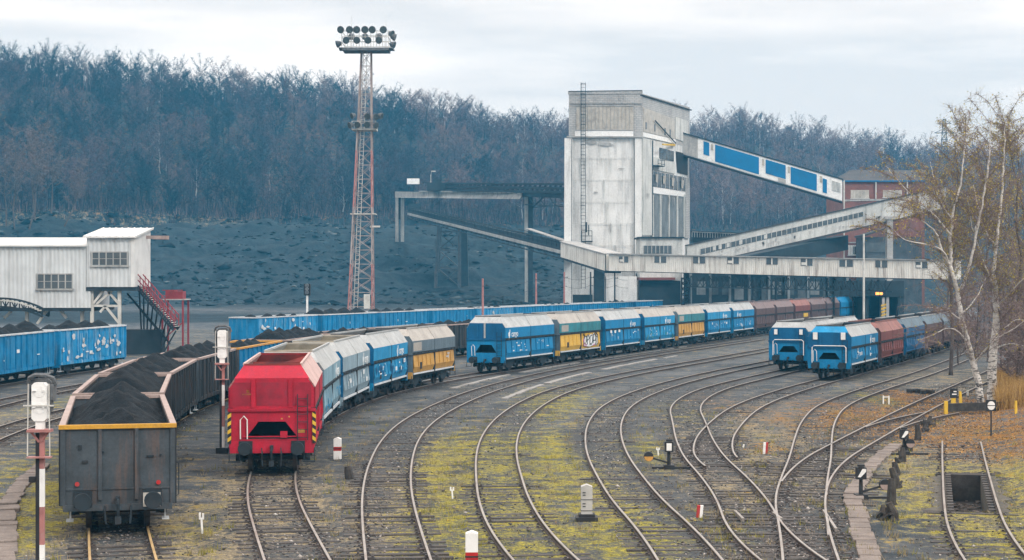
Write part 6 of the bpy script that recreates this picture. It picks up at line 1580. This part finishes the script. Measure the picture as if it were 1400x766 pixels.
def scatter_grass():
    V=[];F=[];T=[];n=0
    def blade(x,y,z,h,w,lean,tone):
        nonlocal n
        a=random.uniform(0,6.28); dx,dy=math.cos(a),math.sin(a); b=random.uniform(0,6.28)
        V.extend([(x-dx*w,y-dy*w,z),(x+dx*w,y+dy*w,z),(x+math.cos(b)*lean,y+math.sin(b)*lean,z+h)]); F.append((n,n+1,n+2)); n+=3; T.extend([tone]*3)
    cnt=0
    for _ in range(90000):
        y=36+70*random.random()**1.4; x=random.uniform(-26,34)
        if abs(x/y)>.32: continue
        c=cover_at(x,y); moss,dry,leaf,bed=[float(v) for v in c]
        p=1.3*max(0,moss+.12)+.9*max(0,dry+.12)+.35*max(0,leaf)-.2*bed+.35*mnoise.noise(Vector((x*.8,y*.8,2)))-.35
        if random.random()>p: continue
        z=terrain(x,y)-.01
        moss,dry,leaf=max(0,moss+.1),max(0,dry+.1),max(0,leaf+.1); m_=moss/(moss+dry+.8*leaf+.01)
        tone=.28*random.random() if random.random()<m_ else (.34+.3*random.random() if random.random()<dry/(dry+leaf+.01) else .7+.3*random.random())
        for k in range(random.randint(2,5)):
            blade(x+random.gauss(0,.07),y+random.gauss(0,.07),z,random.uniform(.02,.065)*(1.9 if tone>.3 and random.random()<.12 else 1),random.uniform(.006,.014),random.uniform(.02,.09),min(1,max(0,tone+random.uniform(-.05,.05))))
    for _ in range(900):     # weeds standing in clumps beside the rails
        k=random.choice('ABEFGHJKM'); y=37+52*random.random()**1.3; t=TR[k]; x=t.x(y)+random.choice((-1,1))*random.uniform(.95,2.4)
        if k=='M' and y>69: continue
        z=terrain(x,y)-.01; tone=random.choice((.1,.2,.4,.55,.6))
        for q in range(random.randint(8,22)): blade(x+random.gauss(0,.09),y+random.gauss(0,.09),z,random.uniform(.06,.26),random.uniform(.005,.011),random.uniform(.03,.14),min(1,max(0,tone+random.uniform(-.08,.08))))
    big_mesh('grass',V,F,tone_mat('grass_blade',[(0,(.12,.125,.02)),(.3,(.34,.30,.045)),(.42,(.15,.125,.075)),(.66,(.32,.26,.16)),(.75,(.2,.08,.03)),(1,(.42,.19,.05))]),attr=T)
    V.clear();F.clear();T.clear();n=0
    for _ in range(26000):   # tall dry reeds on the bank behind the birch
        px=random.uniform(1362,1480); d=random.uniform(86,112); x=(px-CX)/FOC*d; y=d
        z=terrain(x,y)-.02
        if mnoise.noise(Vector((x*.5,y*.5,4)))<-.15: continue
        blade(x,y,z,random.uniform(.5,1.5),random.uniform(.012,.022),random.uniform(.05,.45),random.random())
    big_mesh('dry_grass',V,F,tone_mat('reed',[(0,(.16,.09,.04)),(.5,(.36,.22,.07)),(1,(.52,.36,.14))]),attr=T)
    V.clear();F.clear();T.clear();n=0
    for _ in range(30000):   # fallen leaves
        y=random.uniform(62,104); x=TR['K'].x(y)+random.uniform(-4,9)
        leaf=float(cover_at(x,y)[2])
        if random.random()>(leaf+.15)*1.5+.9*mnoise.noise(Vector((x*.9,y*.9,12)))-.1: continue
        z=terrain(x,y)+random.uniform(0,.05); s=random.uniform(.015,.05); a=random.uniform(0,6.28)
        V.extend([(x+s*math.cos(a),y+s*math.sin(a),z+random.uniform(-.02,.03)),(x+s*math.cos(a+2),y+s*math.sin(a+2),z+random.uniform(-.02,.04)),(x+s*math.cos(a+4.2),y+s*math.sin(a+4.2),z+random.uniform(-.02,.03))]); F.append((n,n+1,n+2)); n+=3; T.extend([random.random()]*3)
    big_mesh('leaf_litter',V,F,tone_mat('fallen_leaf',[(0,(.08,.04,.022)),(.5,(.25,.12,.03)),(1,(.5,.28,.06))]),attr=T)
scatter_grass()

# ================================================================== trees
def tree_geo(rng,h,r0,nl,nt,tw,tww,up=.9,droop=0.0,start=.3,lean=0.0,taper=.75,topk=1.0):
    """one bare tree: wood tubes and thin twig triangles"""
    mb=MB(); TV=[]; 
    pts=[]; x=y=0.0
    for i in range(6):
        u=i/5; pts.append(Vector((x+lean*u*h,y,u*h*topk))); x+=rng.gauss(0,.02)*h; y+=rng.gauss(0,.02)*h
    mb.path(pts,[r0*(1-.85*i/5)+.015 for i in range(6)],4,cap=False)
    def along(p,u):
        f=u*(len(p)-1); i=min(len(p)-2,int(f)); return p[i].lerp(p[i+1],f-i)
    limbs=[]
    for k in range(nl):
        u=start+(1-start)*(k+rng.random())/nl; b=along(pts,min(.98,u)); a=rng.uniform(0,6.283)
        L=h*rng.uniform(.22,.36)*(1.15-taper*u); el=up*rng.uniform(.6,1.1)
        d=Vector((math.cos(a)*math.cos(el),math.sin(a)*math.cos(el),math.sin(el))); p1=b+d*L*.5; p2=b+d*L+Vector((rng.gauss(0,.06)*L,rng.gauss(0,.06)*L,L*(.18-droop)))
        lp=[b,p1,p2]; limbs.append((lp,L)); mb.path(lp,[max(.02,r0*.4*(1.1-u)),max(.015,r0*.25*(1.1-u)),.01],3,cap=False)
    wts=[l for _,l in limbs]
    for k in range(nt):
        lp,L=rng.choices(limbs,wts)[0]; b=along(lp,rng.uniform(.2,1)); d=Vector((rng.gauss(0,1),rng.gauss(0,1),rng.gauss(.55-droop*2,.6))).normalized()
        e=b+d*tw*rng.uniform(.5,1.3); s=d.cross(Vector((rng.gauss(0,1),rng.gauss(0,1),rng.gauss(0,1)))).normalized()*tww
        TV.append((b+s,b-s,e))
    return mb,TV
def forest():
    rng=random.Random(21); variants=[]
    for k in range(9):
        h=1.0
        mb,TV=tree_geo(rng,(15.0,13.0,15.5,9.0,14.0,12.0,15.0,8.0,14.5)[k],.15,22,800,1.2,.05,up=(.75,.5,.9)[k%3],start=(.3,.16,.22,.03)[k%4],taper=.18,topk=.8)
        V=[Vector(v) for v in mb.v]; F=[]
        for f in mb.f:
            if len(f)==4: F.append((f[0],f[1],f[2])); F.append((f[0],f[2],f[3]))
            elif len(f)==3: F.append(f)
        n0=len(V); lab=np.zeros(n0)
        arr=np.array([tuple(v) for v in V]); tv=np.array([[tuple(p) for p in t] for t in TV]).reshape(-1,3)
        F=np.array(F+[(n0+3*i,n0+3*i+1,n0+3*i+2) for i in range(len(TV))])
        variants.append((np.concatenate([arr,tv]),F,np.concatenate([np.zeros(n0),np.ones(len(tv))])))
    Vs=[];Fs=[];Ts=[];n=0;cnt=0
    px=-330
    pos=[]
    for r in range(34):
        for c in range(78):
            px=-320+c*26.5+rng.uniform(-12,12)+(13 if r%2 else 0)
            f,cr=hill_y(px); y=f+3+(cr+20-f)*(r+rng.uniform(-.5,.5))/28
            pos.append((px,y))
    for px,y in pos:
        x=(px-CX)/FOC*y
        z=terrain(x,y)-.3; k=rng.randrange(len(variants)); V,F,w=variants[k]; s=rng.uniform(.62,1.12); a=rng.uniform(0,6.28)
        if px>880: s*=rng.choice((.8,1,1.1))
        ca,sa=math.cos(a)*s*rng.uniform(.85,1.1),math.sin(a)*s
        R_=np.array([[math.cos(a),-math.sin(a),0],[math.sin(a),math.cos(a),0],[0,0,1.0]])*s*np.array([[rng.uniform(.85,1.15)]*3,[1]*3,[1]*3])
        Vs.append(V@R_.T+np.array([x,y,z])); Fs.append(F+n); n+=len(V); cnt+=1
        base=min(1,max(0,.5+.55*mnoise.noise(Vector((x*.035,y*.05,2)))+rng.gauss(0,.22)+(-.03 if px<560 else .36 if px>760 else .12))); pale=1 if rng.random()<(.03 if px<700 else .17) else 0
        Ts.append(np.where(w<.5,(.86+.14*pale) if pale else .12+.1*base,.25+.5*base))
    big_mesh('forest',np.concatenate(Vs),np.concatenate(Fs),tone_mat('bare_wood',[(0,(.010,.018,.024)),(.24,(.03,.033,.04)),(.27,(.006,.02,.032)),(.42,(.02,.034,.05)),(.58,(.09,.068,.085)),(.75,(.20,.14,.135)),(.85,(.3,.28,.28)),(1,(.45,.43,.42))]),attr=np.concatenate(Ts))
    # undergrowth along the forest foot
    V=[];F=[];T=[];n=0
    for q in range(42000):
        px=rng.uniform(-300,1500); f,cr=hill_y(px); y=f+rng.gauss(2,5)+abs(rng.gauss(0,14)) if q<26000 else rng.uniform(cr,cr+42); x=(px-CX)/FOC*y; z=terrain(x,y)
        h=rng.uniform(.8,3.2)*(1 if q<26000 else 2.2); w=rng.uniform(.05,.12)*(1 if q<26000 else 2); a=rng.uniform(0,6.28); l=rng.uniform(.1,1.0); b=rng.uniform(0,6.28)
        V.extend([(x-math.cos(a)*w,y-math.sin(a)*w,z-.2),(x+math.cos(a)*w,y+math.sin(a)*w,z-.2),(x+l*math.cos(b),y+l*math.sin(b),z+h)]); F.append((n,n+1,n+2)); n+=3; T.extend([rng.uniform(.2,.75)]*3)
    big_mesh('undergrowth',V,F,bpy.data.materials['bare_wood'],attr=T)
forest()
M['bark']=pm('dark_bark',(.085,.07,.065),.9,.35,2,(.12,.1,.09),.4,2,False,.4)
M['twig']=pm('twig_brown',(.20,.15,.14),.9,.3,2,(.06,.04,.04),.4,2)
M['twigpurple']=pm('twig_grey_brown',(.15,.115,.11),.9,.3,2,(.05,.04,.04),.4,2)
def birch_bark():
    m,N,L,B=nt('birch_bark'); v=coords(N,L,(1,1,1)); v2=coords(N,L,(5,5,14)); v3=coords(N,L,(1.2,1.2,1.6))
    n=noise_node(N,L,v2,.55,6,.75); r=ramp(N,L,n,.5,.56); nb=noise_node(N,L,v3,3,5,.7); rb=ramp(N,L,nb,.56,.66)
    tc=N.new('ShaderNodeTexCoord'); sp=N.new('ShaderNodeSeparateXYZ'); L.new(tc.outputs['Object'],sp.inputs[0])
    mr=N.new('ShaderNodeMapRange'); mr.inputs['From Min'].default_value=.8; mr.inputs['From Max'].default_value=4.5; mr.inputs['To Min'].default_value=1; mr.inputs['To Max'].default_value=.35; L.new(sp.outputs['Z'],mr.inputs['Value'])
    k=N.new('ShaderNodeMath'); k.operation='MULTIPLY'; L.new(r,k.inputs[0]); L.new(mr.outputs[0],k.inputs[1])
    c=mix(N,L,k.outputs[0],(.56,.54,.51,1),(.03,.028,.028,1)); 
    k2=N.new('ShaderNodeMath'); k2.operation='MULTIPLY'; L.new(rb,k2.inputs[0]); k2.inputs[1].default_value=.55
    L.new(mix(N,L,k2.outputs[0],c,(.2,.17,.16,1)),B.inputs['Base Color']); B.inputs['Roughness'].default_value=.8; return m
M['birch']=birch_bark()
M['leafy']=tone_mat('birch_leaf',[(0,(.14,.13,.03)),(.5,(.34,.29,.04)),(1,(.52,.40,.06))])
def tris_object(name,tris,mat,parent,tone=None):
    V=np.array([[tuple(p) for p in t] for t in tris],dtype=np.float32).reshape(-1,3); F=np.arange(len(V)).reshape(-1,3)
    o=big_mesh(name,V,F,mat,kind=None,attr=tone); o.parent=parent; o.location=-parent.location; return o
def smooth_path(P,k=4):
    out=[]
    for i in range(len(P)-1):
        p0=P[max(0,i-1)];p1=P[i];p2=P[i+1];p3=P[min(len(P)-1,i+2)]
        for j in range(k):
            t=j/k; out.append(.5*((2*p1)+(p2-p0)*t+(2*p0-5*p1+4*p2-p3)*t*t+(3*p1-p0-3*p2+p3)*t**3))
    out.append(P[-1]); return out
def birch(label,Y,stems,seed,ntw,leaf,leafz,bark='birch',drop=.25):
    """stems: list of (pixel path, start radius, end radius, depth drift)"""
    rng=random.Random(seed); b=at(stems[0][0][0][0],stems[0][0][0][1],Y); zg=terrain(b.x,Y)
    t=thing('birch_tree',label,'birch tree',(b.x,Y,zg))
    mb=MB(); limbs=[]; br=MB(); tw=[]; lv=[]; lt=[]
    for si,(P,ra,rb,dr) in enumerate(stems):
        pts=[]
        for i,(px,py) in enumerate(P): u=i/(len(P)-1); pts.append(at(px,py,Y)+Vector((0,dr*u,0)))
        if si==0: pts[0].z=zg-.2
        sp_=smooth_path(pts,5); n=len(sp_)
        for i in range(1,n-1): sp_[i]=sp_[i]+Vector((rng.gauss(0,.018),rng.gauss(0,.03),0))
        mb.path(sp_,[lerp(ra,rb,(i/(n-1))**.8)*(1.25 if si==0 and i==0 else 1) for i in range(n)],8 if ra>.08 else 6)
        limbs.append((sp_,ra,rb))
    # side branches: fine, arching up and out, hanging at the tip
    sec=[]
    for sp_,ra,rb in limbs:
        n=len(sp_); L=sum((q-p).length for p,q in zip(sp_,sp_[1:])); cnt=int(L*3.0*min(1,.35+ra/.1))
        for k in range(cnt):
            u=rng.uniform(.12 if sp_ is limbs[0][0] else .08,1); 
            if sp_ is limbs[0][0] and u<.3: continue
            f=u*(n-1); i=min(n-2,int(f)); p=sp_[i].lerp(sp_[i+1],f-i); a=rng.uniform(0,6.283)
            l=rng.uniform(.9,2.3); d=(sp_[i+1]-sp_[i]).normalized()*.75+Vector((math.cos(a),math.sin(a),.15))*.8; d.normalize()
            pp=[p,p+d*l*.5,p+d*l+Vector((0,0,-.05*l)),p+d*l*1.35+Vector((rng.gauss(0,.15),rng.gauss(0,.15),-.28*l*drop*2))]
            br.path(smooth_path(pp,2),[.018*(1.2-u*.5)]+[.012]*5+[.005],4,cap=False); sec.append(pp)
    mb.build('trunk',M[bark],t,smooth=True); br.build('branches',M['twigpurple'],t)
    for k in range(ntw):
        pp=rng.choice(sec); f=rng.uniform(.1,2.99); i=int(f); p=pp[i].lerp(pp[i+1],f-i)
        d=Vector((rng.gauss(0,.6),rng.gauss(0,.6),rng.gauss(.15-drop*.8,.55))).normalized(); l=rng.uniform(.3,.85); e=p+d*l+Vector((0,0,-drop*.25*l))
        s=d.cross(Vector((rng.gauss(0,1),rng.gauss(0,1),rng.gauss(0,1)))).normalized()*.0075; tw.append((p+s,p-s,e))
        if rng.random()<leaf*(1 if e.z>leafz else .25):
            c=p.lerp(e,rng.random()); q=.085*rng.uniform(.6,1.2); r1=Vector((rng.gauss(0,1),rng.gauss(0,1),rng.gauss(0,1))).normalized()*q; r2=Vector((rng.gauss(0,1),rng.gauss(0,1),rng.gauss(0,1))).normalized()*q
            lv.append((c,c+r1,c+r2)); lt+= [rng.random()]*3
    tris_object('twigs',tw,M['twig'],t)
    if lv: tris_object('leaves',lv,M['leafy'],t,lt)
    return t
BYr=92.0
birch('white-barked birch with forking trunk leaning left, in front of the others',BYr,[
 ([(1341,554),(1337,522),(1329,490),(1319,455),(1313,425),(1309,398),(1299,363)],.21,.10,0),
 ([(1299,363),(1301,345),(1301,325),(1305,303),(1308,284),(1317,258),(1322,225),(1327,190),(1330,165)],.115,.02,1.2),
 ([(1298,362),(1288,350),(1278,323),(1264,309),(1243,295),(1228,276)],.085,.015,-1.5),
 ([(1297,360),(1284,343),(1258,335),(1226,329),(1203,313)],.07,.012,-2.6),
 ([(1301,323),(1288,303),(1275,286),(1252,263),(1233,241),(1222,222)],.06,.012,2.0),
 ([(1310,402),(1320,378),(1328,345),(1333,315),(1339,280),(1345,235),(1348,190),(1349,160)],.10,.018,-1.0),
 ([(1333,315),(1343,290),(1352,262),(1360,225),(1366,195)],.05,.012,1.5),
 ([(1316,440),(1297,428),(1275,421),(1254,420)],.045,.01,-2.0),
 ([(1324,470),(1305,452),(1288,449),(1266,458),(1248,463)],.05,.01,-1.6),
 ([(1331,500),(1343,478),(1358,460),(1375,448),(1394,428)],.06,.012,-2.2),
 ([(1314,430),(1330,418),(1347,398),(1358,380)],.05,.012,1.5),
 ([(1305,303),(1290,280),(1281,250),(1277,220)],.04,.01,.8)],5,14000,.6,6.5)
birch('darker two-stemmed birch close behind the white one, black at its base',94.5,[
 ([(1356,537),(1357,505),(1359,470),(1362,435),(1361,405),(1358,375)],.30,.13,0),
 ([(1358,375),(1363,340),(1368,305),(1373,265),(1377,225),(1380,190),(1381,165)],.11,.02,1.0),
 ([(1360,392),(1345,365),(1334,338),(1322,305),(1315,270)],.06,.012,-1.2),
 ([(1361,420),(1376,402),(1390,382),(1408,360)],.06,.012,-1.5),
 ([(1361,452),(1378,448),(1396,438),(1420,440)],.05,.012,1.5),
 ([(1359,478),(1375,470),(1392,472),(1410,480)],.045,.012,-1.5),
 ([(1364,338),(1352,315),(1347,285),(1344,250)],.05,.012,2.0)],6,9500,.6,6.0)
birch('slender dark birch at the right edge of the picture',99,[
 ([(1392,545),(1394,500),(1391,450),(1393,400),(1397,350)],.14,.09,0),([(1397,350),(1392,310),(1394,270),(1399,230),(1396,195)],.08,.015,1.0),([(1394,410),(1404,380),(1418,350)],.05,.012,1.0),([(1392,450),(1380,420),(1370,395)],.04,.01,-1)],8,3400,.5,7.5,'bark')
birch('yellow-leaved birch beyond the two white birches',112,[
 ([(1412,540),(1410,480),(1408,420),(1403,360),(1401,300)],.16,.08,0),([(1401,300),(1395,260),(1388,225),(1385,195),(1383,170)],.08,.015,1),([(1403,350),(1390,320),(1372,290),(1360,262)],.05,.012,1),([(1401,310),(1415,275),(1425,235),(1430,190)],.05,.012,-1)],9,8000,1.4,4.0,'bark')
birch('ochre-leaved birch behind the forking birch, its crown over the hall roof',120,[
 ([(1300,500),(1302,440),(1300,380),(1303,320),(1308,270)],.15,.08,0),([(1308,270),(1312,235),(1309,205),(1312,180)],.07,.015,1),([(1303,320),(1290,285),(1279,255),(1272,225)],.05,.012,1),([(1302,345),(1318,310),(1332,275),(1341,240)],.05,.012,-1)],10,8000,1.4,5.5,'bark')
# bare trees at the left edge and a thicket on the right
def bare_tree(x,y,h,label,seed,lean=0.0,group=None,nt=900,cat='tree',name='bare_tree',tw=1.3,twig='twigpurple',nl=20,start=.3,r=.2):
    rng=random.Random(seed); z=terrain(x,y); t=thing(name,label,cat,(x,y,z),0,group)
    mb,TV=tree_geo(rng,h,r,nl,nt,tw,.05 if y>250 else .022,start=start,lean=lean)
    mb.build('trunk',M['bark'],t,local=True); V=[[p for p in q] for q in TV]
    o=tris_object('crown',V,M[twig],t); o.location=(0,0,0); return t
for i,(px,yy,h,ln,lb) in enumerate(((20,398,23,.02,'tall bare tree at the far left edge, left of the leaning one'),(48,402,22,.03,'bare tree at the far left with a straight dark trunk'),(40,397,24,.16,'bare tree at the far left leaning clearly to the right'),(88,405,15,.22,'low bare tree leaning right at the end of the left clump'),(70,408,19,-.03,'bare tree behind the leaning one at the far left'),(8,404,20,-.05,'bare tree cut by the left picture edge on the spoil bank'),(-25,400,22,.0,'bare tree just outside the left edge of the picture'))):
    x=(px-CX)/FOC*yy; bare_tree(x,yy,h,lb,300+i,ln,'bare trees at the far left',1100)
for i,(px,Y,h) in enumerate(((1310,134,5.5),(1335,128,6),(1368,122,7),(1392,118,8),(1350,140,8),(1385,134,9),(1325,150,7),(1378,108,5.5),(1398,104,6),(1412,110,7),(1388,98,4),(1405,96,5))):
    x=(px-CX)/FOC*Y; bare_tree(x,Y,h,'bare brown shrub in the thicket behind the birches',400+i,0,'bare shrubs behind the birches',650,'shrub','bare_shrub',.9,'twig',26,.08,.07)
for i,(px,Y,h) in enumerate(((1290,215,17),(1345,190,19),(1392,176,20))):
    x=(px-CX)/FOC*Y; t=bare_tree(x,Y,h,'tall bare tree standing behind the birches, beyond the rightmost train',450+i,0,'bare trees behind the birches',1000,'tree','bare_tree',1.3,'twigpurple',26,.25,.16)
# ================================================================== sky, light, air, camera
w=bpy.data.worlds.new('World'); SC.world=w; w.use_nodes=True; N=w.node_tree.nodes; L=w.node_tree.links
bg=N['Background']; sky=N.new('ShaderNodeTexSky'); sky.sky_type='NISHITA'; sky.sun_disc=False
SUN=Vector((.55,-.62,.62)).normalized()
sky.sun_elevation=math.asin(SUN.z); sky.sun_rotation=math.atan2(SUN.x,SUN.y); sky.air_density=1.2; sky.dust_density=1.5
tc=N.new('ShaderNodeTexCoord'); mp=N.new('ShaderNodeMapping'); mp.inputs['Scale'].default_value=(2.2,2.2,17); L.new(tc.outputs['Generated'],mp.inputs['Vector'])
n1=noise_node(N,L,mp.outputs['Vector'],1.35,7,.55)
cl=ramp(N,L,n1,.40,.60,(8.6,7.9,7.5,1),(11.7,10.3,9.35,1))
sp=N.new('ShaderNodeSeparateXYZ'); L.new(tc.outputs['Generated'],sp.inputs[0])
mr=N.new('ShaderNodeMapRange'); mr.interpolation_type='SMOOTHSTEP'; mr.inputs['From Min'].default_value=.12; mr.inputs['From Max'].default_value=.9; mr.inputs['To Min'].default_value=1; mr.inputs['To Max'].default_value=2.5; L.new(sp.outputs['Z'],mr.inputs['Value'])
vm=N.new('ShaderNodeVectorMath'); vm.operation='SCALE'; L.new(cl,vm.inputs[0]); L.new(mr.outputs[0],vm.inputs['Scale'])
L.new(mix(N,L,.96,sky.outputs['Color'],vm.outputs[0]),bg.inputs['Color']); bg.inputs['Strength'].default_value=.1
ld=bpy.data.lights.new('sun','SUN'); ld.energy=1.5; ld.angle=math.radians(10); ld.color=(1,.95,.88); lo=bpy.data.objects.new('sun',ld); COL.objects.link(lo)
lo.rotation_euler=SUN.to_track_quat('Z','Y').to_euler()
HAZE=True
if HAZE:
    m=bpy.data.materials.new('haze_air'); m.use_nodes=True; N=m.node_tree.nodes; L=m.node_tree.links
    for n_ in list(N):
        if n_.type=='BSDF_PRINCIPLED': N.remove(n_)
    pv=N.new('ShaderNodeVolumePrincipled'); pv.inputs['Density'].default_value=.00033; pv.inputs['Color'].default_value=(.10,.58,1,1)
    out=[n_ for n_ in N if n_.type=='OUTPUT_MATERIAL'][0]; L.new(pv.outputs[0],out.inputs['Volume'])
    mb=MB().bx(-450,500,-80,900,-3,125); o=mb.build('haze',m); o['kind']='stuff'
cam=bpy.data.cameras.new('camera'); cam.sensor_width=36; cam.lens=FOC/1400*36; cam.clip_end=5000; cam.clip_start=.5
co=bpy.data.objects.new('camera',cam); COL.objects.link(co); co.location=(0,0,EYE); co.rotation_euler=(math.pi/2,0,0); SC.camera=co
vs=SC.view_settings; vs.view_transform='Standard'; vs.look='None'; vs.gamma=1; vs.exposure=.22; vs.use_curve_mapping=False
SC.cycles.max_bounces=6; SC.cycles.diffuse_bounces=3; SC.cycles.volume_bounces=1
